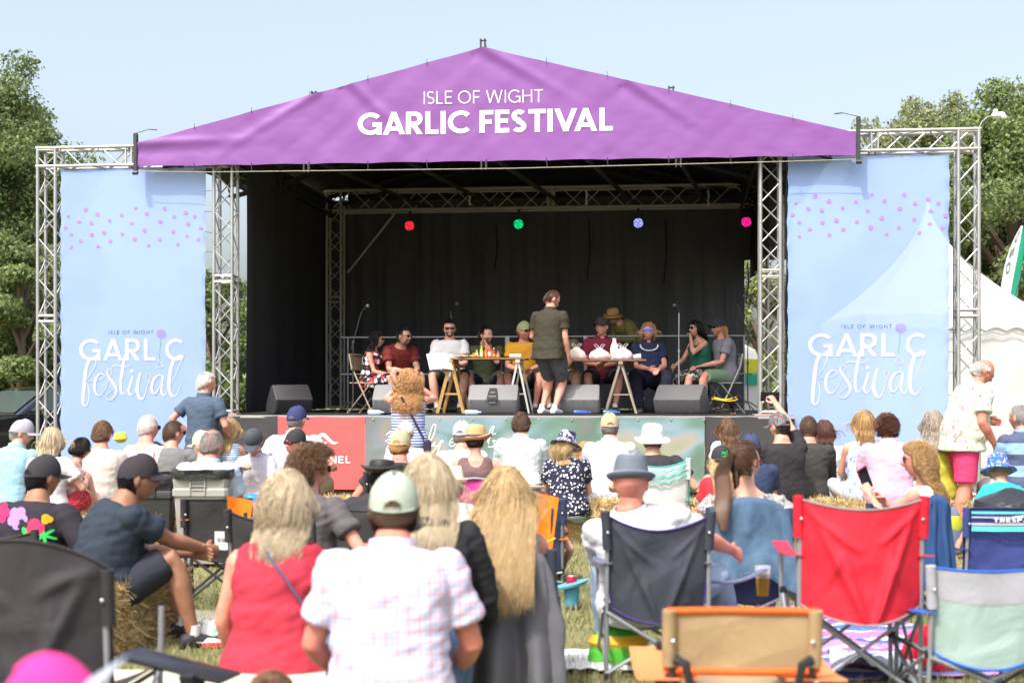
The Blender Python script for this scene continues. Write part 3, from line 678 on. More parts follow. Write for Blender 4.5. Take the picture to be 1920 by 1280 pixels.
lamp(1399,417,(1,.02,.35),'pink glowing LED lamp near the right front tower')
for px_,wh in ((880,'left of the green lamp'),(1099,'between the green and blue lamps'),(1328,'right of the blue lamp')):  # added white strips stand in for daylight gaps along the rear truss
    a,z=pl(px_,372,Rb-.22); mb=MB(); mb.path([(0,0,.14),(.01,0,.02),(-.005,0,-.03),(.012,0,-.12)],[.016,.02,.014,.02],6,flat=.4)
    o=mb.build('daylight_strip',WHITEPL,None,loc=S(a,Rb-.2,z)); tag(o,'white strip in place of a daylight gap, '+wh,'sling','white strips standing in for daylight gaps')
# floodlight on the far right corner
t=thing('floodlight','small white floodlight on a curved arm at the top right corner of the truss','floodlight',S(cfr+.15,.15,ZT),-TH)
mb=MB(); mb.path([(0,0,0),(.04,0,.09),(.11,0,.15),(.17,0,.16)],.009,6); mb.build('arm',ALU,t)
mb=MB(); mb.box((.24,0,.17),(.16,.1,.07),bev=.02); mb.box((.2,-.02,.215),(.05,.06,.05),bev=.01); mb.box((.3,-.03,.14),(.06,.08,.05),bev=.01); mb.build('lamp_head',WHITEPL,t)
# ================= people =================
def skinm(k): 
    c={'fair':(.60,.36,.27),'pink':(.62,.32,.24),'tan':(.56,.34,.24),'brown':(.34,.18,.11),'red':(.58,.25,.18)}[k]
    return mk('skin_'+k,c,.52,bump=.08,bs=120,bd=.001,sss=.12,spec=.35,pat='soft',pc=tuple(x*y for x,y in zip(c,(.86,.64,.60))),ps=9)
HAIRC={'dark':(.018,.012,.01),'black':(.008,.007,.008),'brown':(.10,.052,.028),'lightbrown':(.17,.09,.045),'ginger':(.55,.29,.11),'blonde':(.52,.36,.17),'paleblonde':(.56,.46,.31),'grey':(.30,.29,.28),'white':(.68,.66,.62),'auburn':(.11,.04,.025),'honey':(.42,.25,.10),'ash':(.36,.30,.24)}
def hairm(k): return mk('hair_'+k,HAIRC[k],.42,bump=0,isl=.24,spec=.4,sss=0)
def shell(secs,e=0,n=20,ex=2.4,mi=0):
    """closed loft through sections (centre, X axis, Y axis, half width, half depth)"""
    mb=MB(); rings=[]
    for c,x,y,w,d in secs:
        ring=[]
        for j in range(n):
            a=2*PI*j/n; ca,sa=math.cos(a),math.sin(a); q=(abs(ca)**ex+abs(sa)**ex)**(-1/ex)
            ring.append(Vector(c)+x*(ca*q*(w+e))+y*(sa*q*(d+e)))
        rings.append(ring)
    return mb.rings(rings)
def interp(keys,t):
    for i in range(len(keys)-1):
        a=keys[i];b=keys[i+1]
        if t<=b[0] or i==len(keys)-2:
            u=(t-a[0])/(b[0]-a[0]); u=max(0,min(1,u)); u=u*u*(3-2*u)*.5+u*.5
            return [x+(y-x)*u for x,y in zip(a[1:],b[1:])]
def ik(a,t,l1,l2,hint):
    a=Vector(a);t=Vector(t); d=t-a; L=d.length
    if L>(l1+l2)*.995: t=a+d*((l1+l2)*.995/L); d=t-a; L=d.length
    L=max(L,abs(l1-l2)+.01); u=d.normalized(); x=(l1*l1-l2*l2+L*L)/(2*L); h=math.sqrt(max(0,l1*l1-x*x))
    p=Vector(hint); p=(p-u*p.dot(u)); p=p.normalized() if p.length>1e-6 else u.orthogonal().normalized()
    return a+u*x+p*h,t
# ---- hands: modelled once per pose, joined to the body mesh ----
def hand_mb(pose):
    """hand along +Y from the wrist, palm facing -Z, thumb at +X (a left hand seen from above)"""
    mb=MB(); curl={'relax':.45,'grip':1.25,'flat':.12,'pinch':.9}[pose]
    mb.rings([[Vector((.0+c*w,y,.0+s_*h)) for c,s_ in [(math.cos(2*PI*j/12),math.sin(2*PI*j/12)) for j in range(12)]] for y,w,h in ((-.02,.025,.02),(.01,.029,.019),(.04,.036,.018),(.075,.041,.015),(.092,.038,.012))])
    for i,(x,L,r) in enumerate(((.03,.070,.0088),(.0105,.078,.009),(-.0095,.072,.0086),(-.0285,.058,.0078))):
        a=.1+curl*.75; p=Vector((x,.078,.001)); pts=[p]; spl=(x*.9)*(.9 if pose!='grip' else .1)
        for k,fr in enumerate((.45,.32,.25)):
            cc=a if k==0 else a+curl*.85*k; cc=min(cc,2.9)
            p=p+Vector((spl*.35,math.cos(cc),-math.sin(cc)))*(L*fr); pts.append(p)
        mb.path(pts,[r*1.1,r*1.05,r*.95,r*.8],8)
    th={'relax':[(.028,.012,-.004),(.05,.04,-.012),(.056,.068,-.02),(.054,.09,-.03)],'grip':[(.028,.012,-.006),(.048,.04,-.024),(.04,.064,-.042),(.02,.078,-.05)],'flat':[(.028,.012,-.002),(.055,.035,-.006),(.072,.06,-.008),(.08,.08,-.01)],'pinch':[(.028,.012,-.006),(.046,.04,-.03),(.04,.066,-.05),(.032,.084,-.06)]}[pose]
    mb.path(th,[.013,.0115,.0105,.0085],8)
    return mb
_H={}
def hand_cache():
    for p in ('relax','grip','flat','pinch'):
        o=solid('hand_tmp',hand_mb(p),skinm('fair'),None,vox=.0042,smooth=2,fac=.5); _H[p]=o
    obs=dict(_H); run_jobs()
    for p,o in obs.items():
        me=o.data; m=MB(); m.add([v.co.copy() for v in me.vertices],[tuple(f.vertices) for f in me.polygons]); _H[p]=m; bpy.data.objects.remove(o)
hand_cache()
# ---- head: one displaced surface with skull, jaw, nose, lips, sockets and ears ----
def head_mb(k,sex='m',fat=0):
    mb=MB(); n=40; m=30; rings=[]
    def pt(t,a):
        x=math.sin(t)*math.sin(a); y=math.sin(t)*math.cos(a); z=math.cos(t)
        X=.077*x;Y=.098*y;Z=.118*z
        if z<0:
            f=1-.30*(-z)**1.3; X*=f*(1+.12*fat); 
            if y<0: Y*=1-.42*(-z)**.8
            else: Y*=1-.10*(-z)**1.5
        X*=1+.05*math.exp(-((z-.3)/.3)**2); 
        if y>0:
            g=lambda cx,cz,sx,sz:math.exp(-((X-cx)/sx)**2-((Z-cz)/sz)**2)
            Y=min(Y,.092+.0*X); 
            Y+=.024*g(0,-.026,.010,.013)+.011*g(0,-.006,.008,.02)+.006*(g(.03,.026,.02,.008)+g(-.03,.026,.02,.008))
            Y-=.010*(g(.031,.006,.016,.011)+g(-.031,.006,.016,.011)); Y+=.007*g(0,-.056,.018,.006)+.006*g(0,-.066,.015,.005)-.004*g(0,-.0612,.02,.0025)
            Y+=.010*g(0,-.098,.018,.014)+.004*(g(.045,-.02,.018,.02)+g(-.045,-.02,.018,.02))
        return Vector((X,Y,Z))*k
    for i in range(1,m):
        t=PI*i/m; rings.append([pt(t,-2*PI*j/n) for j in range(n)])
    rings=rings[::-1]; mb.rings(rings)
    for s in(-1,1):
        M=Matrix.Translation(Vector((s*.078,-.006,-.006))*k)@Matrix.Rotation(s*R(-22),4,'Z')@Matrix.Rotation(R(-10),4,'X')
        e=MB(); e.ball((0,0,0),(.008*k,.019*k,.031*k),10); e.ball((s*.004*k,-.004*k,.004*k),(.007*k,.021*k,.029*k),10); mb.merge(e,M)
    return mb
def eye_mb(k):
    a=MB();b=MB()
    for s in(-1,1):
        a.ball(Vector((s*.031,.076,.007))*k,(.0125*k,.010*k,.0075*k),10); b.ball(Vector((s*.031,.0835,.007))*k,(.0055*k,.0045*k,.0055*k),8)
    return a,b
def glasses_mb(k,style='sun'):
    f=MB(); l=MB()
    for s in(-1,1):
        w,h=(.027,.019) if style!='wrap' else (.034,.018)
        P=[(s*.0335+w*math.copysign(abs(math.cos(t))**.8,math.cos(t)),.099-.25*abs(w*math.cos(t)+s*.0335-.0)**1.0*.35-.0,.008+h*math.copysign(abs(math.sin(t))**.75,math.sin(t))) for t in [2*PI*i/20 for i in range(20)]]
        c=Vector((s*.0335,.1,.008))
        l.add([Vector(p)*k for p in P]+[(c+Vector((0,.003,0)))*k],[(i,(i+1)%20,20) for i in range(20)]+[tuple(range(20))])
        f.path([Vector(p)*k for p in P+[P[0]]],.0026*k,5); f.path([Vector((s*.06,.09,.014))*k,Vector((s*.078,.06,.014))*k,Vector((s*.083,.0,.008))*k,Vector((s*.079,-.02,-.008))*k],.0024*k,5)
    f.path([Vector((-.008,.101,.012))*k,Vector((0,.105,.014))*k,Vector((.008,.101,.012))*k],.0024*k,5)
    return f,l
# ---- hats in head space ----
def cap_mb(k,hole=True):
    d=MB(); n=64; m=14
    P=[]
    for i in range(m+1):
        t=R(4)+(R(94)-R(4))*i/m
        row=[]
        for j in range(n):
            a=2*PI*j/n; r=math.sin(t)**.86; x=.088*r*math.sin(a); y=.107*r*math.cos(a); z=.022+.112*math.cos(t)*(1+.06*math.cos(a))
            if math.cos(a)>.3 : z+=.010*math.sin(t)*math.cos(a)
            if y<0: z-= .018*math.sin(t)**3*(-math.cos(a))
            seam=.0012*math.exp(-((((a/(PI/3))+.5)%1-.5)/.06)**2); x*=1+seam*9; y*=1+seam*9
            row.append(Vector((x,y,z))*k)
        P.append(row)
    v=[p for r in P for p in r]; f=[]
    for i in range(m):
        for j in range(n):
            c=(P[i][j]+P[i+1][(j+1)%n])/2
            if hole and c.y<-.04*k and (c.x/(.036*k))**2+((c.z-.008*k)/(.038*k))**2<1 and c.z>.016*k: continue
            f.append((i*n+j,(i+1)*n+j,(i+1)*n+(j+1)%n,i*n+(j+1)%n))
    d.add(v,f)
    if hole:
        pts=[P[-1][j%n]*1.012 for j in range(n//2-9,n//2+10)]; d.path([p+Vector((0,0,.008*k)) for p in pts],.0075*k,8,flat=.35)
        pts=[Vector((.036*k*math.cos(t),0,.008*k+.038*k*math.sin(t))) for t in [R(12+156*i/14) for i in range(15)]]
        for p in pts: 
            q=(p.z-.012*k)/(.105*k); p.y=-.107*k*math.sqrt(max(.05,1-q*q-(p.x/(.088*k))**2))
        d.path(pts,.0028*k,5)
    d.ball(Vector((0,0,.136))*k,(.007*k,.007*k,.004*k),8)
    b=MB()
    def br(u,v):
        a=(u*2-1)*R(62); r=1+v*.80*(math.cos(a*1.25)**.7 if abs(a)<R(71) else 0)
        x=.088*math.sin(a)*(1+.02*v); y=.107*math.cos(a)*r; return Vector((x*(1+.06*v),y,.020-.010*v-.018*(x/.088)**2*(.4+v)+.006))*k
    b.grid(br,24,8,thick=.003*k)
    return d,b
HATS={ # profile r,z (head units), brim is the start
 'bucket':[(.150,-.020),(.148,-.024),(.092,.035),(.086,.09),(.078,.122),(.06,.130),(.01,.132)],
 'sun':[(.150,.005),(.152,-.002),(.125,.006),(.094,.030),(.092,.075),(.084,.118),(.06,.135),(.01,.138)],
 'straw':[(.152,.012),(.155,.006),(.13,-.012),(.10,.02),(.094,.04),(.094,.08),(.086,.12),(.062,.143),(.01,.148)],
 'fedora':[(.122,.046),(.124,.041),(.11,.026),(.096,.024),(.094,.034),(.088,.07),(.079,.115),(.073,.136),(.062,.148),(.035,.147),(.01,.143)],
 'leather':[(.150,.050),(.153,.045),(.125,.022),(.096,.028),(.093,.07),(.09,.1),(.083,.115),(.06,.118),(.01,.108)]}
HATTOP={'cap':.136,'bcap':.136,'bucket':.132,'sun':.138,'straw':.148,'fedora':.152,'leather':.118,None:.118}
def hat_mb(kind,k):
    prof=HATS[kind]; brim=3 if kind not in('bucket',) else 2
    def mod(p):
        r=math.hypot(p.x,p.y); a=math.atan2(p.y,p.x)
        if kind=='fedora':
            if p.z>.125: p.z-=.030*math.exp(-(p.x/.026)**2)*max(0,1-(p.y/.075)**2) ; p.x*=1-.18*max(0,p.y/.1)
            if r>.1: p.z-=.030*max(0,math.sin(a))*((r-.09)/.035)-.012*max(0,-math.sin(a))*((r-.09)/.035)
        if kind in('straw',):
            if r>.12: p.z+=.05*max(0,math.cos(a-.2))**3-.012*max(0,-math.cos(a-.2)); 
        if kind=='sun' and r>.11: p.z+=.006*math.sin(3*a)-.012*abs(math.sin(a))
        if kind=='leather' and r>.11: p.z+=.035*abs(math.cos(a))**3-.02*max(0,math.sin(a))
        if kind=='bucket' and r>.1: p.z+=.004*math.sin(5*a)
        return Vector((p.x,p.y*1.16,p.z))*k
    mb=MB(); mb.revolve(prof,40,mod=mod)
    band=None
    if kind in('fedora','straw','leather'):
        band=MB(); zz=(.028,.060) if kind!='straw' else (.022,.045); band.revolve([(.1,zz[0]),(.101,zz[0]+.002),(.0975,zz[1]),(.09,zz[1])],40,mod=lambda p:Vector((p.x,p.y*1.16,p.z))*k)
    edge=None
    if kind in('straw','sun','bucket'):
        pts=[mod(Vector((prof[0][0]*math.cos(2*PI*j/40),prof[0][0]*math.sin(2*PI*j/40),prof[0][1]))) for j in range(41)]; edge=MB(); edge.path(pts,.0045*k,6)
    return mb,band,edge
# ---- hair strands ----
def strands(k,n,L,style,seed,cover,colliders,Mh,rad,steps=10,curl=0,freq=30,lift=.3,nc=60,part=0,back=0,g=1.0,Lv=.25,wide=.075,lay=.085):
    r=np.random.default_rng(seed); A=np.array([.082,.102,.121])*k
    d=r.normal(size=(n*9,3)); d/=np.linalg.norm(d,axis=1)[:,None]; d=d[cover(d)][:n]; n=len(d)
    P=d*A*1.0; R3=np.array(Mh.to_3x3()); T=np.array(Mh.translation)
    N=d/A; N/=np.linalg.norm(N,axis=1)[:,None]
    crown=np.array([part*.3,-.35,.94]); crown/=np.linalg.norm(crown)
    tang=d-crown*(d@crown)[:,None]; tang/=np.linalg.norm(tang,axis=1)[:,None]+1e-6
    tang=tang-N*(tang*N).sum(1)[:,None]
    if style=='tied': tgt=np.array([0,-.115,.045])*k; tang=tgt-P; tang/=np.linalg.norm(tang,axis=1)[:,None]
    D=tang+N*lift; D/=np.linalg.norm(D,axis=1)[:,None]
    down=R3.T@np.array([0,0,-1.0]); layer=(1.01+lay*r.random(n)**1.3+(lay+.015)*(r.random(n)>.96))
    Ls=L*(1-Lv*r.random(n)) ; path=[P.copy()]; st=Ls/steps
    Pw=P
    for i in range(steps):
        if style=='tied':
            D=tgt-Pw; dl=np.linalg.norm(D,axis=1)[:,None]; D/=dl; Pw=Pw+D*np.minimum(dl,(L/steps))
        else:
            if style!='short': D=D+down*(.22*g)*(1 if L>.09 else .25)
            D+=np.array([0,-back,0])*.2
            D+=r.normal(size=(n,3))*.05
            if style=='long':
                lo=Pw[:,2]<-.03*k; D[lo,0]-=np.sign(Pw[lo,0])*np.clip((np.abs(Pw[lo,0])-wide*k)/(.04*k),0,1)*.55; D[lo,1]-=np.clip((Pw[lo,1]+.02*k)/(.05*k),-.4,1)*(.35 if wide<.2 else .1)
            D/=np.linalg.norm(D,axis=1)[:,None]; Pw=Pw+D*st[:,None]
        q=Pw/(A*layer[:,None]); m=np.linalg.norm(q,axis=1); ins=m<1; Pw[ins]/=m[ins][:,None]
        if style=='long' :  # keep clear of the face
            f=(Pw[:,1]>.03*k)&(Pw[:,2]<.055*k); Pw[f,1]=.03*k; f=f&(np.abs(Pw[:,0])<.076*k); Pw[f,0]=np.sign(Pw[f,0]+1e-6)*.08*k
        path.append(Pw.copy())
    Q=np.stack(path,1)@R3.T+T     # n,steps+1,3 in body space
    for c,ra in colliders:
        for i in range(1,steps+1):
            q=(Q[:,i]-c)/ra; m=np.linalg.norm(q,axis=1); ins=m<1
            if ins.any():
                z=q[ins]; yy=np.sqrt(np.maximum(1-z[:,0]**2-z[:,2]**2,0)); fr_=z[:,1]>.85; z[:,1]=np.where(fr_,yy,-yy); Q[ins,i]=c+z*ra
    if style=='long':
        for _ in range(max(4,steps//2) if freq<60 else 5): Q[:,3:-1]=.5*Q[:,3:-1]+.25*(Q[:,2:-2]+Q[:,4:])
    if curl:
        cid=np.array([hash((int(a*11+20),int(b*11+20),int(c_*11+20)))%997 for a,b,c_ in d]); ph=(cid*0.7)%6.28+r.random(n)*(.8 if freq>60 else .7); fr=freq*(1+.25*np.sin(cid*1.3)); amp=curl*(.5+.5*((cid*.37)%1)+.5*r.random(n)**2)
        t=np.linspace(0,1,steps+1)[None,:]; s_=t*Ls[:,None]*fr[:,None]+ph[:,None]; w=np.minimum(1,t*2.5)*amp[:,None]
        dirs=np.gradient(Q,axis=1); dirs/=np.linalg.norm(dirs,axis=2)[...,None]+1e-9; e1=np.cross(dirs,np.array([.2,1,.1])); e1/=np.linalg.norm(e1,axis=2)[...,None]+1e-9; e2=np.cross(dirs,e1)
        Q=Q+e1*(np.cos(s_)*w)[...,None]+e2*(np.sin(s_)*w)[...,None]
    dirs=np.gradient(Q,axis=1); dirs/=np.linalg.norm(dirs,axis=2)[...,None]+1e-9
    e1=np.cross(dirs,np.array([.31,.2,.93])); e1/=np.linalg.norm(e1,axis=2)[...,None]+1e-9; e2=np.cross(dirs,e1)
    tap=rad*(1-.75*np.linspace(0,1,steps+1)**2.5)
    V=np.stack([Q+ (e1*math.cos(a)+e2*math.sin(a))*tap[None,:,None] for a in (0,2.1,4.2)],2)  # n,steps+1,3,3
    S1=steps+1; base=(np.arange(n)*S1*3)[:,None,None]; i=(np.arange(steps)*3)[None,:,None]; j=np.arange(3)[None,None,:]; j2=(j+1)%3
    Fq=np.stack([base+i+j,base+i+j2,base+i+3+j2,base+i+3+j],3).reshape(-1,4)
    return V.reshape(-1,3),Fq
def np_mesh(name,V,Fq,mat,parent):
    me=bpy.data.meshes.new(name); n=len(Fq); me.vertices.add(len(V)); me.vertices.foreach_set('co',np.ascontiguousarray(V,dtype=np.float64).ravel()); me.loops.add(4*n); me.loops.foreach_set('vertex_index',Fq.astype(np.int32).ravel())
    me.polygons.add(n); me.polygons.foreach_set('loop_start',np.arange(0,4*n,4,dtype=np.int32)); me.polygons.foreach_set('use_smooth',[True]*n); me.update(); me.validate(); me.materials.append(mat)
    o=bpy.data.objects.new(name,me); COL.objects.link(o); o.parent=parent; return o
def cov(kind,hat):
    def f(d):
        x,y,z=d[:,0],d[:,1],d[:,2]
        m=((y<.30+.0*z)&(z>-.62)&((z>-.25)|(y<-.1)))|(z>.66)
        m&=~((np.abs(y)<.22)&(np.abs(x)>.75)&(z<.12)&(z>-.35))
        if kind=='bald': m&=(z<.45)&(y<.15)
        if kind=='thin': m&=~((z>.86)&(y<.1)&(y>-.55))
        if kind=='recede': m&=~((z>.55)&(y>-.05))
        if hat: m&=((z<.16)&(y<.12))|((z<.40)&(y<-.82)&(np.abs(x)<.34)&(hat=='cap'))
        if hat=='cap': m&=True
        return m
    return f
TALLY=[0]
def person(px,py,s,label,yaw=0,pose='sit',sex='m',lean=.15,side=0,hy=0,hp=0,hr=0,skin='fair',top=('tee',None),bot=('shorts',None),hair=('short','brown'),hat=None,glasses=None,arms=('lap','lap'),hands=('relax','relax'),fat=0,gz=0,k=None,legs=None,shoe=None,group=None,face=False,beard=None,near=False,apart=1.0,slump=.15,curve=.35,Ypos=None,sk=1,strap=None,necklace=None,extra_coll=()):
    """builds one person whose head top is at the surveyed spot; local frame: facing +Y"""
    TALLY[0]+=1; seed=TALLY[0]*17
    P0=W(px,py,s) if Ypos is None else Ypos
    kk=k if k else (1.0 if sex=='m' else .94)
    if pose=='stand':
        def htop(q): return q*(.93+.50*(math.cos(lean*.85))+.155*math.cos(lean)+HATTOP[hat if hat!='bcap' else 'cap'])
        if k is None: kk=(P0.z-gz)/htop(1)
    K=kk
    # spine
    Zv=Vector((0,0,1)); secs=[]; n=16; p=Vector((0,0,0)); tors=.50*K
    if sex=='m': keys=[(-.16,.135,.095),(-.08,.168,.118),(.05,.172,.122),(.25,.155,.112),(.5,.162,.116),(.72,.182,.120),(.86,.178,.105),(.94,.135,.083),(1.0,.072,.066),(1.1,.060,.062)]
    elif sex=='c': keys=[(-.16,.12,.09),(-.05,.15,.105),(.25,.135,.10),(.5,.14,.10),(.72,.152,.10),(.86,.145,.09),(.94,.11,.072),(1.0,.06,.056),(1.1,.050,.052)]
    else: keys=[(-.16,.14,.10),(-.05,.178,.125),(.08,.170,.120),(.28,.135,.100),(.5,.142,.108),(.68,.155,.118),(.84,.150,.092),(.93,.112,.07),(1.0,.056,.056),(1.1,.050,.053)]
    pts={}; T=[]; prev=-.16; p=Vector((0,0,0)); pos=[]
    def ang(t): return lean*(1-curve)+lean*2*curve*max(0,min(1,t))
    ts=[-.16+i*(1.26/30) for i in range(31)]; p=Vector((0,0,0)); dt=1.26/30; frames=[]
    # integrate from t=0
    def spine(t):
        q=Vector((0,0,0)); m=12; 
        for i in range(m):
            tt=t*(i+.5)/m; a=ang(tt); b=side*tt
            q+=Vector((math.sin(b),math.sin(a)*math.cos(b),math.cos(a)*math.cos(b)))*(t*tors/m)
        a=ang(t); b=side*max(0,t); up=Vector((math.sin(b),math.sin(a)*math.cos(b),math.cos(a)*math.cos(b))).normalized()
        x=Vector((1,0,0)); x=(x-up*x.dot(up)).normalized(); return q,x,up.cross(x),up
    for t in ts:
        w,d=interp(keys,t); q,x,y,u=spine(t); bel=fat*math.exp(-((t-.25)/.3)**2)
        w*=K*(1+.20*bel+.10*fat); d*=K*(1+.45*bel+.12*fat); q=q+y*(bel*.03*K)
        if sex=='f' and .5<t<.85: q=q+y*.012*K
        secs.append((t,q,x,y,w,d,u))
    qs,xs,ys,us=spine(.885); shw=(.178 if sex=='m' else .150 if sex=='f' else .135)*K*(1+.06*fat)
    sh=[qs-xs*shw,qs+xs*shw]
    qn,xn,yn,un=spine(1.0)
    # head
    hm=K*(1.0 if sex=='m' else .97 if sex=='f' else 1.04)*sk
    nk=Vector((0,math.sin(lean*.9+slump),math.cos(lean*.9+slump)))
    hc=qn+nk*.150*K+Vector((0,.015*K,0))
    Mh=Matrix.Translation(hc)@Matrix.Rotation(R(hy),4,'Z')@Matrix.Rotation(-R(hp),4,'X')@Matrix.Rotation(R(hr),4,'Y')
    ht=HATTOP['cap' if hat=='bcap' else hat]*hm
    if hair and not hat: ht+=.012*hm
    topoff=hc+Vector((0,0,ht*math.cos(R(hp)*.5)))
    rz=R(yaw); Rz=Matrix.Rotation(rz,4,'Z')
    hz=P0.z-topoff.z-gz                # pelvis height above the ground it stands on
    off=Rz@Vector((hc.x,hc.y,0)); loc=Vector((P0.x-off.x,P0.y-off.y,gz))
    root=thing('person',label,'person',loc,rz,group)
    Tz=Matrix.Translation((0,0,hz))
    # arms
    u1,u2=.285*K,.25*K; AR=[]
    for i,sg in((0,-1),(1,1)):
        a=arms[i]; hint=Vector((sg*.7,-.6,-.8)); S_=sh[i]
        if a=='lap': t=Vector((sg*.10*K,.36*K+qs.y*.3,.13*K))
        elif a=='knee': t=Vector((sg*.08*K,.50*K,.12*K))
        elif a=='chair': t=Vector((sg*.30*K,.26*K,.20*K)); hint=Vector((sg*.8,-1,-.6))
        elif a=='hang': t=S_+Vector((sg*.05*K,.07*K,-.52*K)); hint=Vector((sg*.3,-1,0))
        elif a=='phone': t=Vector((sg*.05*K,S_.y+.34*K,S_.z-.06*K)); hint=Vector((sg*.5,0,-1))
        elif a=='chin': t=hc+Vector((sg*.02*K,.11*K,-.15*K)); hint=Vector((sg*.4,.5,-1))
        elif a=='hip': t=Vector((sg*.2*K,.05*K,.10*K)); hint=Vector((sg*1,-.8,0))
        elif a=='eyes': t=hc+Vector((sg*.06*K,.20*K,-.03*K)); hint=Vector((sg*1,-.1,-.9))
        elif a=='down': t=Vector((sg*.27*K,.12*K,-.02*K)); hint=Vector((sg*1,-1,0))
        else: t=Vector(a[:3])*K; hint=Vector(a[3:6]) if len(a)>3 else hint
        e,w=ik(S_,t,u1,u2,hint); AR.append((S_,e,w))
    # legs (local z of ground = -hz)
    l1,l2=.43*K,.42*K; LG=[]; gf=.075*K
    for i,sg in((0,-1),(1,1)):
        hj=Vector((sg*.092*K,0,-.02*K))
        if legs: t=Vector(legs[i][:3])*K; t.z=-hz+gf+legs[i][2]*K; hint=Vector(legs[i][3:6]) if len(legs[i])>3 else Vector((sg*.2,1,.5))
        elif pose=='stand': t=Vector((sg*.11*K,.02*K+(.10*K if i else -.05*K)*.3,-hz+gf)); hint=Vector((0,1,0))
        else:
            kh=hz+0; fw=.43*K if kh>.36*K else .62*K; t=Vector((sg*.15*K*apart,fw,-hz+gf)); hint=Vector((sg*.25*apart,.3,1))
        kn,an=ik(hj,t,l1,l2,hint); LG.append((hj,kn,an,hint))
    # --- body surface
    B=MB(); fm=1+.25*fat
    tor=shell([(q,x,y,w,d) for t,q,x,y,w,d,u in secs]); B.merge(tor,Tz)
    ar_=(.047,.044,.036,.040,.030,.024) if sex=='m' else (.040,.037,.031,.034,.026,.021)
    ar_=[a*K*fm for a in ar_]
    for S_,e,w in AR:
        m1=S_.lerp(e,.45); m2=e.lerp(w,.3); m3=e.lerp(w,.7)
        B.merge(MB().path([S_+(S_-e)*.04,S_.lerp(e,.12),m1,e,m2,m3,w,w+(w-e)*.06],[ar_[0]*.7,ar_[0]*1.16,ar_[1],ar_[2],ar_[3],ar_[4],ar_[5],ar_[5]*.95],14),Tz)
    lr=[x*K*fm for x in ((.088,.082,.062,.050,.052,.056,.036,.031) if sex!='c' else (.075,.07,.054,.043,.045,.048,.032,.028))]
    def legp(g): hj,kn,an,_=g; return [hj,hj.lerp(kn,.3),hj.lerp(kn,.72),kn,kn.lerp(an,.14),kn.lerp(an,.34),kn.lerp(an,.78),an]
    for g in LG:
        B.merge(MB().path(legp(g),lr,14),Tz)
        if shoe is None:
            an=g[2]; f=Vector((g[3].x*.3,1,0)).normalized() ; pth=[an-f*.04*K+Vector((0,0,-.04*K)),an+f*.04*K+Vector((0,0,-.03*K)),an+f*.12*K+Vector((0,0,-.05*K)),an+f*.18*K+Vector((0,0,-.06*K))]; B.merge(MB().path(pth,[.03*K,.038*K,.032*K,.018*K],10),Tz)
    rn=(.058 if sex=='m' else .050)*K*(1+.10*fat); B.merge(MB().path([qn-un*.03*K+yn*.008*K,qn+nk*.05*K,hc-nk*.03*K],[rn*.8,rn,rn],14),Tz)
    sm=skinm(skin)
    body=solid('body',B,sm,root,vox=.0095 if near else .0105,smooth=4,fac=.6)
    # head and hands are joined to the body mesh afterwards
    extra=MB(); hb_=head_mb(hm,sex,fat); extra.merge(hb_,Tz@Mh)
    HW=[]
    for i,(S_,e,w) in enumerate(AR):
        d=unit(w-e); pose_=hands[i]; sg=(-1,1)[i]
        inn=Vector((-sg,0,0)); z=None
        pn=arms[i]
        up=Vector((0,0,1)) if pn in('lap','knee','chair','down') else Vector((sg*1.0,-.3,.15))
        if isinstance(pn,tuple) and len(pn)>6: up=Vector(pn[6:9])
        hd=(d+Vector((0,.25,0)) if pn in('hang',) else d).normalized()
        x,_,_=frame(hd,up); y=hd; z=(up-y*up.dot(y)).normalized(); x=y.cross(z)
        flip=-1 if i==1 else 1
        Mx=Matrix((( x.x*flip,y.x,z.x,w.x),(x.y*flip,y.y,z.y,w.y),(x.z*flip,y.z,z.z,w.z),(0,0,0,1)))
        sc=Matrix.Scale(K*(1.0 if sex=='m' else .92),4); o=len(extra.v); H=_H[pose_]; hh=MB(); hh.add(H.v,H.f)
        if i==1: hh.f=[q[::-1] for q in hh.f]
        extra.merge(hh,Tz@Mx@sc); HW.append((Tz@Mx@sc))
    JOBS_X.append((body,extra))
    # --- clothes
    Bc=[]
    kind,tm=top[0],top[1]
    def wrinkle(amp,fr=7,sd=seed):
        def f(P,N):
            out=P.copy()
            for i in range(len(P)):
                a=P[i]; out[i]+=N[i]*(amp*(.45+MN.noise(Vector((a[0]*fr*.7+sd,a[1]*fr*.8,a[2]*fr*1.7+a[0]*fr*.8)))+.5*MN.noise(Vector((a[0]*fr*2+sd,a[1]*fr*2,a[2]*fr*4.4-a[0]*fr*1.5)))+.25*abs(MN.noise(Vector((a[0]*9+sd,a[1]*9,a[2]*fr*3))))))
            return out
        return f
    wamp=.014 if near else .008
    if kind:
        e=.017*K+(.003 if near else 0); lo=-.12 if pose!='stand' else -.05; tt={'tee':.965,'polo':.975,'shirt':.98,'tank':.93,'cami':.80,'off':.88,'dress':.90,'long':.97}[kind]
        G=MB(); sl_=[(q,x,y,w*(1.0+.05*(t<.3)),d*(1+.03*(t<.3))) for t,q,x,y,w,d,u in secs if lo<=t<=tt]
        q,x,y,u=spine(tt); w,d=interp(keys,tt); sl_.append((q,x,y,w*K*(1+.1*fat),d*K*(1+.12*fat)))
        if pose=='stand' and kind in('tee','polo','shirt','tank','long'):
            q,x,y,w,d=sl_[0]; yy=Vector((0,1,0)); sl_.insert(0,(q+Vector((0,-.005,-.045))*K,x,yy,w*1.06,d*1.08)); sl_.insert(0,(q+Vector((0,-.01,-.095))*K,x,yy,w*1.10,d*1.14))
        sl_=[(q+x.cross(y)*(e*.75*max(0,min(1,(i_-len(sl_)*.72)/(len(sl_)*.12)))),x,y,w,d) for i_,(q,x,y,w,d) in enumerate(sl_)]
        G.merge(shell(sl_,e),Tz)
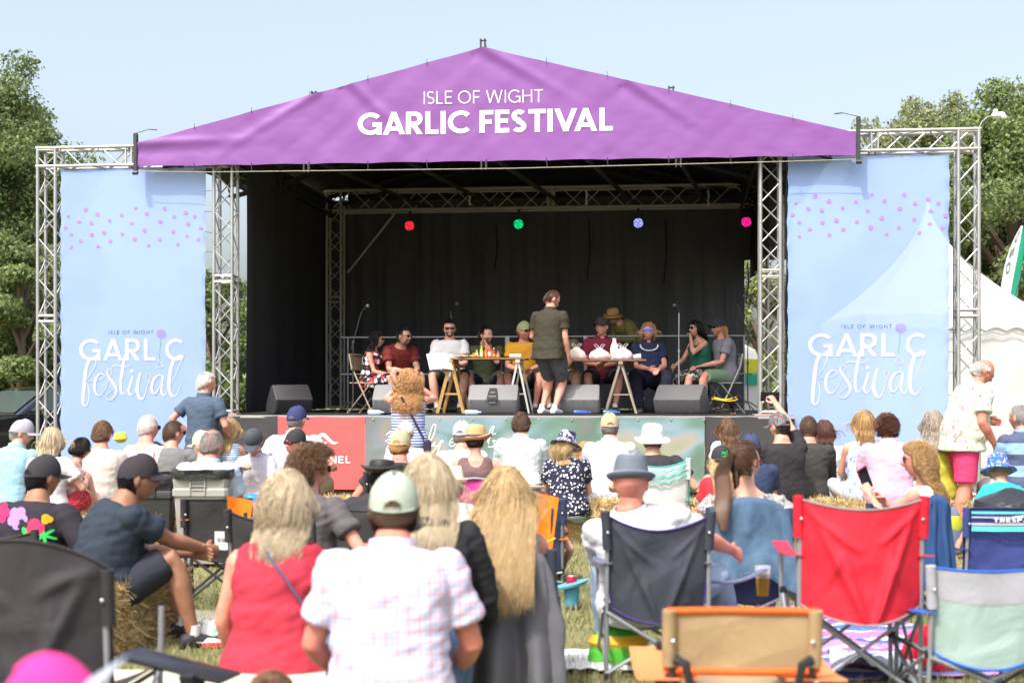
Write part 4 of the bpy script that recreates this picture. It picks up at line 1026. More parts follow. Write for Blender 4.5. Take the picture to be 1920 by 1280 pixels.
        cut=None
        if kind in('tee','polo','shirt','long','off'):
            for (S_,ee,w) in AR:
                f={'tee':.60,'polo':.62,'shirt':.68,'off':.5}.get(kind,1)
                if kind=='long':
                    pth=[S_+(S_-ee)*.04,S_.lerp(ee,.12),S_.lerp(ee,.5),ee,ee.lerp(w,.4),ee.lerp(w,.93)]; rr=[ar_[0]*.9,ar_[0]*1.2+.015*K,ar_[1]+.017*K,ar_[2]+.016*K,ar_[3]+.014*K,ar_[5]+.016*K]
                else:
                    pth=[S_+(S_-ee)*.03,S_.lerp(ee,.12),S_.lerp(ee,f*.6),S_.lerp(ee,f)]; rr=[ar_[0]*.9,ar_[0]*1.2+.015*K,ar_[1]+.020*K,ar_[1]+.026*K]
                    if kind=='off': pth=pth[1:]; rr=rr[1:]
                G.merge(MB().path(pth,rr,14),Tz)
                if kind!='off': G.merge(MB().ball(S_.lerp(ee,.03),ar_[0]*1.12+.012*K,14),Tz)
        q,x,y,u=spine(1.0)
        if kind in('tank','dress'):
            cut=MB(); cq,cx,cy,cu=spine(.97); dep=.13 if kind=='tank' else .10
            cut.ball(cq-cy*.06*K+cu*.01*K,(.083*K,.12*K,dep*K),14); cut.ball(cq+cy*.07*K,(.085*K,.10*K,(dep+.02)*K),14)
            for sg,S_ in((-1,sh[0]),(1,sh[1])): cut.ball(S_+xs*sg*.062*K-us*.03*K,(.062*K,.16*K,.115*K),14)
            cut.xf(Tz)
        if kind=='cami':
            for sg in(-1,1):
                a=[spine(t)[0]+xs*sg*.075*K+spine(t)[2]*o_*K for t,o_ in ((.74,.125),(.88,.09),(.955,.0),(.9,-.085),(.74,-.118))]
                Bc.append(MB().path([Tz@p for p in a],.006*K,6))
        if kind=='off':
            cut=MB(); cq,cx,cy,cu=spine(1.02); cut.ball(cq,(.185*K,.2*K,.085*K),14); cut.xf(Tz)
        g=solid('dress' if kind=='dress' and bot is None else {'tee':'shirt','polo':'shirt','shirt':'shirt','tank':'vest','cami':'top','off':'top','dress':'top','long':'shirt'}[kind],G,tm,root,vox=.0085 if near else .0105,cut=cut,post=wrinkle(wamp),smooth=3)
        for b_ in Bc: b_.build('strap',tm,g)
        if kind in('polo','shirt'):
            c=MB(); cq,cx,cy,cu=spine(.995); r0=(.074 if sex=='m' else .062)*K*(1+.1*fat)
            def cf(u,v): a=R(-200+400*u*.9+20)+PI/2*0; a=R(110)+R(320)*u; rr=r0*(1.0+.10*v)+.003*K; return Tz@(cq+cx*(rr*math.cos(a))+cy*(rr*math.sin(a)*1.03)+cu*((.034-.046*v**1.3)*K+.01*K)+nk*.0)
            c.grid(lambda u,v:cf(u,v),28,4,thick=-.004*K); c.build('collar',tm,g)
    if bot:
        bk,bm=bot; G=MB()
        G.merge(shell([(q,x,y,w*1.02,d*1.03) for t,q,x,y,w,d,u in secs if t<=.06],.008*K),Tz)
        if bk in('shorts','jeans'):
            for g in LG:
                pp=legp(g); 
                if bk=='shorts': pp=pp[:3]+[g[0].lerp(g[1],.9)]; rr=[lr[0]+.012*K,lr[1]+.014*K,lr[2]+.026*K,lr[3]+.034*K]
                else: rr=[x+.011*K for x in lr]; rr[-1]+=.008*K; rr[-2]+=.008*K
                G.merge(MB().path(pp,rr,14),Tz)
        elif bk=='skirt':
            if pose=='stand':
                G.merge(shell([(Vector((0,0,z))*K,Vector((1,0,0)),Vector((0,1,0)),w*K,d*K) for z,w,d in ((.02,.17,.125),(-.12,.21,.17),(-.3,.205,.17),(-.5,.19,.16),(-.75,.2,.17))]),Tz)
            else:
                for g in LG: G.merge(MB().path([g[0],g[0].lerp(g[1],.5),g[0].lerp(g[1],.97)],[.105*K,.10*K,.085*K],14),Tz)
                m=[(LG[0][i]+LG[1][i])/2 for i in (0,1)]; G.merge(MB().path([m[0],m[0].lerp(m[1],.9)],[.08*K,.07*K],12),Tz)
        solid({'shorts':'shorts','jeans':'trousers','skirt':'skirt'}[bk],G,bm,root,vox=.0105,post=wrinkle(.006,6),smooth=3)
    if shoe is not None:
        for g in LG:
            an=g[2]; f=Vector((g[3].x*.3,1,0)).normalized(); sx=Vector((f.y,-f.x,0)); c=MB(); R_=[]
            for y,w,h in ((-.075,.02,.04),(-.065,.036,.075),(-.01,.040,.10),(.05,.041,.075),(.11,.047,.055),(.16,.043,.045),(.185,.02,.03)):
                R_.append([Tz@(Vector((an.x,an.y,-hz))+f*(y*K)+sx*(w*K*math.cos(t_))+Vector((0,0,max(.006,h*.5+h*.5*math.sin(t_))*K))) for t_ in [2*PI*j/12 for j in range(12)]])
            c.rings(R_); c.build('shoe',shoe,root,angle=180)
            k_=MB(); k_.path([Tz@(an+Vector((0,0,-.03*K))),Tz@(an+Vector((0,0,.05*K)))],[.036*K,.037*K],10); k_.build('sock',mk('sock_white',(.7,.7,.7),.9),root)
    # --- head things
    MH=Tz@Mh
    nst={'short':520}.get(hair[0] if hair else None,520); far=s<300
    coll=[(np.array(Tz@(qs-ys*.0+us*.015*K)),np.array([shw*1.12,.105*K,.065*K])),(np.array(Tz@spine(.72)[0]),np.array([.175,.135,.15])*K),(np.array(Tz@spine(.4)[0]),np.array([.165,.13,.17])*K)]
    if hair:
        hk,hc_=hair[0],hair[1]; hmz=hairm(hc_); mult=1.8 if far else 8; rad=(.0024 if far else .0010)*hm
        if hk=='short': spec=dict(n=1000,L=.030,style='short',steps=4,lift=.16,rad=rad*.9)
        elif hk=='crop': spec=dict(n=1500,L=.012,style='short',steps=3,lift=.2,rad=rad*.7)
        elif hk in('bald','thin','recede'): spec=dict(n=800,L=.024,style='short',steps=3,lift=.16,rad=rad*.75)
        elif hk=='tuft': spec=dict(n=900,L=.05,style='short',steps=5,lift=.6,rad=rad*.9,curl=.004,freq=60)
        elif hk=='curlytop': spec=dict(n=900,L=.075,style='short',steps=10,lift=.6,rad=rad,curl=.009,freq=95)
        elif hk=='bob': spec=dict(n=700,L=.205,style='long',steps=12,lift=.12,rad=rad,curl=.003,freq=15,Lv=.12)
        elif hk=='shoulder': spec=dict(n=750,L=.30,style='long',steps=16,lift=.16,rad=rad,curl=.007,freq=24,wide=.09,Lv=.5)
        elif hk=='wavybob': spec=dict(n=850,L=.185,style='long',steps=18,lift=.30,rad=rad*1.1,curl=.009,freq=40,Lv=.42,wide=.095)
        elif hk=='long': spec=dict(n=900,L=.50,style='long',steps=22,lift=.14,rad=rad*1.1,curl=.010,freq=26,Lv=.35,wide=.14)
        elif hk=='curlylong': spec=dict(n=900,L=.40,style='long',steps=46,lift=.55,rad=rad,curl=.012,freq=120,g=.8,Lv=.45,wide=.32)
        elif hk=='curlymid': spec=dict(n=900,L=.27,style='long',steps=26,lift=.22,rad=rad,curl=.012,freq=90,g=.9,Lv=.45,wide=.11)
        elif hk=='pony': spec=dict(n=1000,L=.2,style='tied',steps=7,lift=.1,rad=rad)
        cvk=hk if hk in('bald','thin','recede') else 'full'
        spec['n']=int(spec['n']*mult)
        if spec['style']=='short' and hk!='curlytop': spec['lay']=.03
        if hat and spec['style']=='short': spec['L']*=.5; spec['lay']=.02
        coll=coll+[(np.array(Tz@Vector(c_)),np.array(r_)) for c_,r_ in extra_coll]

        base=MB(); 
        if hk not in('bald','recede','thin'):
            hbm=head_mb(hm*1.0,sex,0); cf_=cov('full',hat); A=np.array([.077,.098,.118])*hm; VV=np.array([tuple(v) for v in hbm.v[:29*40]]); dd=VV/A; dd/=np.linalg.norm(dd,axis=1)[:,None]; ok=cf_(dd)
            fs=[f for f in hbm.f[:28*40] if all(i<1160 and ok[i] for i in f)]+([tuple(range(28*40,29*40))] if ok[28*40] else [])
            base.add([MH@(Vector(v)*1.03) for v in hbm.v[:1160]],fs)
        V_,F_=strands(hm,seed=seed,cover=cov(cvk,hat),colliders=coll,Mh=MH,**spec)
        if hk=='pony':
            V=[V_];FQ=[F_]; o=len(V_); r=np.random.default_rng(seed); n=int(420*mult); stp=16; L=.48; src=np.array([0,-.118,.045])*hm
            P=src+r.normal(size=(n,3))*.012; D=np.array([0,-.75,.15])+r.normal(size=(n,3))*.14; path=[P@np.array(MH.to_3x3()).T+np.array(MH.translation)]; R3=np.array(MH.to_3x3()); D=D@R3.T; Ls=L*(1-.3*r.random(n)); q=path[0]
            for i in range(stp):
                D=D+np.array([0,0,-.38]); D/=np.linalg.norm(D,axis=1)[:,None]; q=q+D*(Ls/stp)[:,None]; q=q.copy()
                for c,ra in coll:
                    w=(q-c)/(ra*1.02); m=np.linalg.norm(w,axis=1); ins=m<1; z=w[ins]; z[:,1]=-np.sqrt(np.maximum(1-z[:,0]**2-z[:,2]**2,0)); q[ins]=c+z*(ra*1.02)
                path.append(q)
            Q=np.stack(path,1); mid=Q.mean(0,keepdims=True); t=np.linspace(0,1,stp+1); squeeze=(.30+.34*np.sin(t*PI)**.8)[None,:,None]; Q=mid+(Q-mid)*squeeze+np.sin(t*14)[None,:,None]*np.array([.006,0,0])
            dirs=np.gradient(Q,axis=1); dirs/=np.linalg.norm(dirs,axis=2)[...,None]; e1=np.cross(dirs,np.array([.9,.2,.1])); e1/=np.linalg.norm(e1,axis=2)[...,None]; e2=np.cross(dirs,e1); tap=rad*(1-.6*t**3)
            VV=np.stack([Q+(e1*math.cos(a)+e2*math.sin(a))*tap[None,:,None] for a in(0,2.1,4.2)],2).reshape(-1,3); S1=stp+1; b_=(np.arange(n)*S1*3)[:,None,None]; i_=(np.arange(stp)*3)[None,:,None]; j=np.arange(3)[None,None,:]; j2=(j+1)%3
            FF=np.stack([b_+i_+j,b_+i_+j2,b_+i_+3+j2,b_+i_+3+j],3).reshape(-1,4)+o; V_=np.concatenate([V_,VV]); F_=np.concatenate([F_,FF])
        ho=np_mesh('hair',V_,F_,hmz,root)
        if base.f: hb2=base.build('scalp_hair',hmz,ho,angle=180)
    if hat:
        kindh,hmat=hat,None
    return dict(root=root,MH=MH,hm=hm,hz=hz,HW=HW,Tz=Tz,K=K,loc=loc,rz=rz,hat=hat,spine=spine,AR=AR,secs=secs)
JOBS_X=[]
def finish_bodies():
    run_jobs()
    import bmesh
    for o,ex in JOBS_X:
        me=o.data; n=len(me.vertices); co=np.zeros(n*3); me.vertices.foreach_get('co',co)
        bm=bmesh.new(); bm.from_mesh(me); t=bpy.data.meshes.new('t'); t.from_pydata([tuple(v) for v in ex.v],[],ex.f); bm.from_mesh(t); bm.to_mesh(me); bm.free(); bpy.data.meshes.remove(t)
        me.polygons.foreach_set('use_smooth',[True]*len(me.polygons)); me.update()
def hatp(p,kind,mat,mat2=None,tilt=0,turn=0,lab=None):
    """kind: cap / bcap or a brimmed hat, on the person's head"""
    k=p['hm']; M=p['MH']@Matrix.Rotation(R(turn)+(PI if kind=='bcap' else 0),4,'Z')@Matrix.Rotation(R(tilt),4,'X')
    if kind in('cap','bcap'):
        d,b=cap_mb(k); d.xf(M); b.xf(M); o=d.build('cap',mat,p['root'],angle=60); o2=b.build('visor',mat2 or mat,o,angle=60)
    else:
        mb,band,edge=hat_mb(kind,k); o=mb.xf(M).build('hat',mat,p['root'],angle=70)
        if band and mat2: band.xf(M).build('hat_band',mat2,o)
        if edge and mat2: edge.xf(M).build('hat_edge',mat2,o)
    if lab: o['label']=lab
    return o
LENSK=mk('lens_dark',(.012,.012,.015),.08,bump=0,spec=.8); LENSB=mk('lens_blue',(.02,.12,.75),.12,bump=0,spec=.9,metal=.5)
def glassp(p,style='sun',lens=None,frame_=None,top=False):
    f,l=glasses_mb(p['hm'],style); M=p['MH']@(Matrix.Translation((0,-.01*p['hm'],.09*p['hm']))@Matrix.Rotation(R(25),4,'X') if top else ident())
    o=f.xf(M).build('sunglasses' if style!='spec' else 'spectacles',frame_ or BLACKPL,p['root'])
    l.xf(M).build('lens',lens or LENSK,o)
def facep(p,smile=False,eyes=True,beard=None):
    k=p['hm']; 
    if eyes:
        a,b=eye_mb(k); o=a.xf(p['MH']).build('eyes',mk('eye_white',(.6,.58,.56),.3),p['root']); b.xf(p['MH']).build('iris',mk('iris',(.03,.02,.015),.2),o)
    m=MB(); n=10; w=.019 if smile else .015
    top=[Vector((w*(2*i/n-1),.0885-.006*(2*i/n-1)**2*2,-.0605+(.006*(2*i/n-1)**2 if smile else 0)+.0015))*k for i in range(n+1)]
    bt=[Vector((w*(2*i/n-1),.0885-.006*(2*i/n-1)**2*2,-.0605+(.006*(2*i/n-1)**2 if smile else 0)-(.006 if smile else .003)*(1-(2*i/n-1)**2)))*k for i in range(n+1)]
    m.add([p['MH']@(q+Vector((0,.0045*k,0))) for q in top+bt],[(i,i+1,n+2+i,n+1+i) for i in range(n)]); m.build('mouth',mk('teeth',(.62,.58,.55),.4) if smile else mk('lips',(.42,.16,.14),.5),p['root'])
    e=MB()
    for s in(-1,1): e.path([p['MH']@(Vector((s*x,.094-abs(x-.02)*.25,z))*k) for x,z in((.014,.024),(.03,.029),(.045,.024))],.0032*k,5,flat=.6)
    e.build('eyebrow',hairm('dark'),p['root'])
    if beard:
        r=np.random.default_rng(5); A=np.array([.078,.097,.118])*k
        def cv(d): x,y,z=d[:,0],d[:,1],d[:,2]; return (y>.05)&(z<-.28)&~((np.abs(x)<.22)&(z>-.62)&(z<-.45)&(y>.3))&(z>-.97)
        hb=head_mb(k); V=np.array([tuple(v) for v in hb.v[:1160]]); dd=V/A; dd/=np.linalg.norm(dd,axis=1)[:,None]; ok=cv(dd)
        b=MB(); b.add([p['MH']@(Vector(v)*1.02) for v in hb.v[:1160]],[f for f in hb.f[:1120] if all(ok[i] for i in f)]); b.build('beard',mk('beard_'+beard,tuple(x*.45+y for x,y in zip(HAIRC[beard],(.13,.075,.05))),.9,bump=.8,bs=200),p['root'])
# ================= furniture and things =================
def camp_chair(loc,rz,label,fab,frame_=STEEL,trim=None,w=.54,hs=.40,hb=.86,d=.46,arm=True,ah=None,armfab=None,taper=.0,bulge=.07,topsag=.05,seed=1,seat=None,group='folding camp chairs',holder=False,lowfab=None,split=.7,cat='camp chair',armw=.07,thin=1,vf=.0,pr=.0055,bdip=.07):
    t=thing('camp_chair',label,cat,loc,rz,group); h=w/2; yb,yf=-.22,d-.24; ah=ah or hs+.2; r=.0105*thin
    lean=.09
    P={}
    for sx in(-1,1):
        a=Vector((sx*h,yb-.03,0)); b=Vector((sx*h*.99,yb-lean,hb-.02)); m=MB(); m.tube(a,b,r,10); m.tube(a-Vector((0,0,.0)),a+Vector((0,0,.03)),r*1.6,10); m.build('leg',frame_,t)
        a=Vector((sx*h,yf,0)); b=Vector((sx*(h+.01),yf,ah)); m=MB(); m.tube(a,b,r,10); m.tube(a,a+Vector((0,0,.03)),r*1.6,10); m.build('leg',frame_,t)
    m=MB(); lo=.05
    for (x0,y0),(x1,y1) in (((-h,yb-.04),(h,yb-.06)),((h,yb-.05),(-h,yb-.07)),((-h,yf+.01),(h,yf+.01)),((h,yf-.005),(-h,yf-.005)),((-h,yb-.03),(-h,yf)),((-h-.012,yf),(-h-.012,yb-.03)),((h,yb-.03),(h,yf)),((h+.012,yf),(h+.012,yb-.03))):
        m.tube((x0,y0,lo),(x1,y1,hs-.02),r*.85,8)
    m.build('frame',frame_,t)
    m=MB()
    for sx in(-1,1):
        for y in(yb-.045,yf): m.box((sx*h,y,hs-.01),(.03,.035,.035),bev=.006); m.box((sx*h,y,.04),(.026,.03,.03),bev=.006)
    m.build('joint',BLACKPL,t)
    def yp(z): return yb-.03-(lean-.03)*z/hb
    def bk(u,v,o=0):
        s_=math.sin(PI*u)**.8; zt_=hb-topsag*s_; zb_=hs-bdip*s_; z=zb_+(zt_-zb_)*v; x=(u-.5)*(w+.03)*(1-taper*(1-v)**1.3)
        y=yp(z)+.020-(bulge+.012)*s_*(1-.55*v)-.006+.012*MN.noise(Vector((x*7+seed,z*5,seed)))+.02*max(0,MN.noise(Vector((x*3-z*6,z*2+x*2,seed*3))))*(s_)
        if vf:
            for (a0,b0,a1,b1,st_) in ((.52,-.05,.14,.86,.9),(.55,-.05,.9,.9,1),(.50,0,.33,.62,.6),(.6,.02,.72,.62,.6),(.02,.97,.42,.66,.7),(.98,.97,.66,.72,.6),(.12,.1,.3,.55,.5),(.88,.15,.74,.5,.5)):
                ux,uz=a1-a0,b1-b0; L=math.hypot(ux,uz); t_=((u-a0)*ux+(v-b0)*uz)/L/L; dd=((u-a0)*uz-(v-b0)*ux)/L
                if 0<t_<1.15: y-=vf*st_*math.exp(-(dd/.035)**2)*math.sin(PI*min(1,t_/1.15))**.7*s_
        return Vector((x,y-o,z))
    m=MB()
    if lowfab:
        m.grid(lambda u,v:bk(u,v*split),34,26,mi=1,thick=.003); m.grid(lambda u,v:bk(u,split+v*(1-split),.0015),34,12,mi=0,thick=.003)
        bo=m.build('backrest',[fab,lowfab],t,angle=70)
    else:
        m.grid(lambda u,v:bk(u,v),64,56,thick=.003); bo=m.build('backrest',fab,t,angle=70)
    m=MB(); 
    for sx in(0,1):
        pts=[bk(sx,v,.0) for v in (1-.17/(hb-hs),1.0)]; c=[Vector((p.x*(.97),yp(p.z),p.z)) for p in pts]; m.path([c[0],c[0].lerp(c[1],.5),c[1]+Vector((0,0,.006))],.0225,10)
    m.build('sleeve',fab,bo)
    m=MB()
    for sx in(-1,1): m.ball((sx*h*.985,yp(hb-.09)-.027,hb-.09),(.007,.004,.007),8)
    m.build('rivet',mk('rivet',(.6,.6,.6),.3,metal=1),bo)
    m=MB(); tm=trim or fab
    m.path([bk(u/16,1,.001)+Vector((0,0,.002)) for u in range(17)],pr,6)
    if trim:
        m.path([bk(u/16,0,.001) for u in range(17)],pr,6)
        for sx in(0,1): m.path([bk(sx,v/8,.003) for v in range(9)],pr*.95,6)
    m.build('piping',tm,bo)
    m=MB(); m.grid(lambda u,v:((u-.5)*w*.97,yb-.05+(yf-yb+.06)*v,hs-.005-.10*math.sin(PI*u)*(.75+.25*math.sin(PI*v))),14,14,thick=.004); m.build('seat',seat or lowfab or fab,t)
    if arm:
        for sx in(-1,1):
            m=MB(); m.grid(lambda u,v:(sx*(h+.012)+(u-.5)*armw,yp(ah)-.02+(yf+.05-yp(ah))*v,ah+.012-.02*math.sin(PI*v)),6,12,thick=.006); m.build('armrest',armfab or fab,t)
    return t
def bale(loc,rz,label,w=1.0,h=.36,d=.46,src=[None]):
    if src[0] is None:
        t=thing('straw_bale',label,'straw bale',loc,rz,'straw bales set out as seats'); m=MB(); n=26; R_=[]
        def sq(u,rx,rz_,y):
            ca,sa=math.cos(u),math.sin(u); q=(abs(ca)**7+abs(sa)**7)**(-1/7); return Vector((y,rx*ca*q,h/2+rz_*sa*q))
        for i in range(31):
            y=-w/2+w*i/30; k=1 if 0<i<30 else .93
            R_.append([sq(2*PI*j/48,d/2*k,h/2*k,y)+Vector((nz((i*.5,j*.3,1))*.012,nz((i*.9,j*.5,2))*.016,max(-.5,nz((i*.9,j*.5,3)))*.014)) for j in range(48)])
        m.rings(R_); o=m.build('bale_body',mk('straw_body',(.42,.30,.13),.9,bump=1,bs=55,bd=.02,pat='soft',pc=(.55,.42,.2),ps=14,pc2=(.25,.17,.07)),t)
        r=np.random.default_rng(9); N=6500; f=r.integers(0,5,N); u=(r.random((N,2))-.5); P=np.zeros((N,3)); Nn=np.zeros((N,3))
        for k_,(ax,sg) in enumerate(((1,-1),(1,-1),(2,1),(0,1),(0,-1))):
            m_=f==k_; dims=[w,d,h]; oth=[a for a in(0,1,2) if a!=ax]
            P[m_,ax]=sg*dims[ax]/2*.99; P[np.ix_(m_,[oth[0]])]=u[m_,:1]*dims[oth[0]]; P[np.ix_(m_,[oth[1]])]=u[m_,1:]*dims[oth[1]]; Nn[m_,ax]=sg
        P[:,2]+=h/2; dr=r.normal(size=(N,3)); dr/=np.linalg.norm(dr,axis=1)[:,None]; dr=dr-Nn*(dr*Nn).sum(1)[:,None]*.8+Nn*(.22*r.random(N))[:,None]; dr/=np.linalg.norm(dr,axis=1)[:,None]
        L=(.05+.11*r.random(N))[:,None]; sd=np.cross(dr,Nn+.01); sd/=np.linalg.norm(sd,axis=1)[:,None]; wd_=.0028
        A=P-dr*L/2+Nn*.001; B=P+dr*L/2+Nn*(.002+.014*r.random(N)[:,None]); V=np.stack([A-sd*wd_,A+sd*wd_,B+sd*wd_,B-sd*wd_],1).reshape(-1,3); V[:,2]=np.maximum(V[:,2],.002)
        np_mesh('loose_straw',V,np.arange(4*N).reshape(-1,4),mk('straw_stalk',(.58,.43,.20),.6,bump=0,isl=.4,tr=.15),t)
        m=MB()
        for x in(-.25,.25): m.path([(x,-d/2-.012,.02),(x+.01,-d/2-.015,h*.5),(x,-d/2-.01,h-.01),(x,0,h+.01),(x,d/2+.01,h-.01)],.003,5)
        m.build('baling_twine',mk('twine',(.5,.25,.05),.7),t); src[0]=t; return t
    t=copy_tree(src[0]); t.location=loc; t.rotation_euler=(0,0,rz); t['label']=label; return t
def at(px,s,z=0): return Vector(((px-960)/s,F/s,z))
def wedge(px,s,wpx,label,turn=0,handle=False,mat=None):
    w=wpx/s; t=thing('monitor_speaker',label,'speaker',at(px,s,SZ+.012),-TH+R(turn),'wedge monitor speakers along the stage front')
    m=MB(); prof=[(-.12,.03),(-.17,.19),(-.155,.205),(.0,.385),(.03,.395),(.07,.385),(.27,.12),(.27,.02),(.0,.0),(-.1,.01)]
    R_=[]
    for x,k in((-w/2,.93),(-w/2+.02,1),(w/2-.02,1),(w/2,.93)): R_.append([Vector((x,(y-.03)*k+.03,(z-.18)*k+.18)) for y,z in prof])
    m.rings(R_); m.build('cabinet',mat or mk('speaker_shell',(.19,.19,.195),.6,bump=.35,bs=150,bd=.003),t,angle=30)
    m=MB(); m.bar((-w/2+.03,.062,.36),(-w/2+.03,.255,.13),.0,.0) if False else None
    m.grid(lambda u,v:(-w/2+.04+(w-.08)*u,.078+.18*v,.385-.25*v),2,2,thick=.004); m.build('grille',BLACKPL,t)
    m=MB()
    for x in np.linspace(-w/2+.05,w/2-.05,4): m.ball((x,-.168,.165),(.007,.004,.007),6)
    m.build('screws',BLACKPL,t)
    if handle:
        m=MB(); m.rings([[Vector((x*k,-.09+q*.8+ o,.30+q)) for x,q in ((-.06,.0),(-.045,.05),(.045,.05),(.06,0),(.075,-.11),(-.075,-.11))] for k,o in((1,.0),(1.0,-.03))]); m.build('handle_recess',mk('recess',(.012,.012,.014),.6),t)
        m=MB(); m.box((0,-.128,.288),(.07,.02,.02),bev=.005); m.box((0,-.17,.19),(.10,.012,.11),bev=.004); m.build('handle',mk('handle_grey',(.2,.2,.2),.5),t)
    m=MB()
    for x in(-w*.3,w*.3): m.box((x,-.1,.006),(.05,.04,.012))
    m.build('foot',RUB,t); return t
def mic_stand(px,s,label,h=1.5,boom=None,tilt=0,mat=None):
    t=thing('microphone_stand',label,'microphone stand',at(px,s,SZ),0,'microphone stands'); mt=mat or DARKMET
    m=MB(); m.tube((0,0,.16),(0,0,h*.62),.011,8); m.tube((0,0,h*.62),(0,0,h),.008,8); m.box((0,0,h*.62),(.03,.03,.05),bev=.008); m.build('pole',mt,t)
    for k in range(3): a=k*2.094+.5; m=MB(); m.path([(0,0,.18),(.16*math.cos(a),.16*math.sin(a),.10),(.32*math.cos(a),.32*math.sin(a),.012)],.008,6); m.build('leg',mt,t)
    p=Vector((0,0,h))
    if boom: q=p+Vector(boom); m=MB(); m.tube(p-Vector(boom)*.25,q,.007,6); m.box(p,(.04,.03,.04),bev=.008); m.build('boom',mt,t); p=q
    d=Vector((.06+tilt,-.05,.05)).normalized(); m=MB(); m.tube(p,p+d*.13,.012,8,.017); m.build('microphone',BLACKPL,t); m=MB(); m.ball(p+d*.15,.027,10); m.build('mic_grille',mk('mic_mesh',(.12,.12,.13),.5,metal=.6,bump=.5,bs=300),t)
    return t
def fold_chair(px,s,rz,label,mat,seatm):
    t=thing('folding_chair',label,'folding chair',at(px,s,SZ),rz,'folding chairs on the stage'); h=.21
    for sx in(-1,1):
        m=MB(); m.path([(sx*h,.18,0),(sx*h,-.02,.40),(sx*h,-.16,.68),(sx*h,-.19,.84)],.012,8); m.build('leg',mat,t)
        m=MB(); m.path([(sx*(h-.025),-.24,0),(sx*(h-.025),.14,.43)],.011,8); m.build('leg',mat,t)
    m=MB(); m.tube((-h,-.19,.84),(h,-.19,.84),.012,8); m.tube((-h+.02,-.2,.05),(h-.02,-.2,.05),.009,6); m.tube((-h,.14,.08),(h,.14,.08),.009,6); m.build('crossbar',mat,t)
    m=MB(); m.grid(lambda u,v:(-h+.01+(2*h-.02)*u,-.17-.02*v-.02*math.sin(PI*u),.62+.2*v),10,6,thick=.008); m.build('backrest',seatm,t)
    m=MB(); m.box((0,-.01,.435),(.40,.38,.02),bev=.008); m.build('seat',seatm,t); return t
WOOD=mk('table_wood',(.26,.15,.08),.6,bump=.2,bs=30,vary=6); PINE=mk('pine',(.50,.30,.10),.6,bump=.2,bs=40,vary=5)
def table(x0,x1,s,y,label,legs):
    a=at(x0,s);b=at(x1,s); c=(a+b)/2; z=CH+(HZ-y)/s; L=(b-a).length; t=thing('trestle_table',label,'table',Vector((c.x,c.y,SZ)),-TH,'trestle tables on the stage'); z-=SZ
    m=MB(); m.box((0,0,z-.015),(L,.52,.024),bev=.004); m.build('table_top',WOOD,t)
    for k,(px_,sp,mt,w) in enumerate(legs):
        x=(px_-(x0+x1)/2)/s
        for yy in(-.24,.24):
            m=MB(); m.bar((x,yy,z-.03),(x-sp,yy*1.15,0),w,w); m.build('leg',mt,t); m=MB(); m.bar((x,yy,z-.03),(x+sp,yy*1.15,0),w,w); m.build('leg',mt,t)
        m=MB(); m.box((x,0,z-.05),(.06,.58,.04)); m.bar((x-sp*.6,-.24,z*.36),(x+sp*.6,-.24,z*.36),w*.6,w*.6); m.build('brace',mt,t)
    return t,z
# ---- on the stage ----
wedge(545,137,72,'black wedge speaker at the left end of the stage, turned towards the middle',35,mat=mk('speaker_dark',(.035,.035,.038),.55,bump=.3,bs=150))
wedge(728,139,52,'small grey wedge speaker half hidden by the woman in the striped dress')
wedge(926,138,92,'grey wedge speaker with a carrying handle below the row of sauce bottles',0,True)
wedge(1086,138,76,'plain grey wedge speaker just right of the standing man')
wedge(1276,138,92,'large dark wedge speaker nearest the right end of the stage',-22,mat=mk('speaker_mid',(.10,.10,.105),.6,bump=.35,bs=150))
T1,z1=table(833,990,135,671,'trestle table with sauce bottles and a white takeaway box on its left end',[(850,.19,PINE,.045),(975,.16,mk('white_leg',(.55,.55,.55),.4,metal=.5),.026)])
T2,z2=table(1036,1212,135,674,'trestle table holding knotted carrier bags',[(1052,.1,WOOD,.03),(1165,.22,mk('grey_brown_leg',(.30,.25,.2),.6),.03)])
def small(px,py,s,dy=0): P=W(px,py,s); return Vector((P.x,P.y+dy,P.z))
tz=SZ+z1-.002
def on_table(px,dy=0,s=136): return Vector(((px-960)/s*(1+(dy)*s/F),F/s+dy,tz))
t=thing('takeaway_box','open white cardboard takeaway box at the left end of the left table','takeaway box',on_table(826,.12),R(8))
m=MB(); w_,d_,h_=.30,.30,.05
m.box((0,0,.005),(w_,d_,.004)); 
for sx in(-1,1): m.box((sx*w_/2,0,h_/2+.004),(.004,d_,h_)); m.box((0,sx*d_/2,h_/2+.004),(w_,.004,h_))
m.build('tray',mk('white_card',(.72,.74,.8),.8,bump=.05),t)
m=MB(); m.grid(lambda u,v:(-.17+.32*u-.04*(1-v),-.16-.10*v,.05-.22*v*1.0+.02*math.sin(u*3)),8,8,thick=.003); m.build('lid',mk('white_card',(0,0,0)),t)
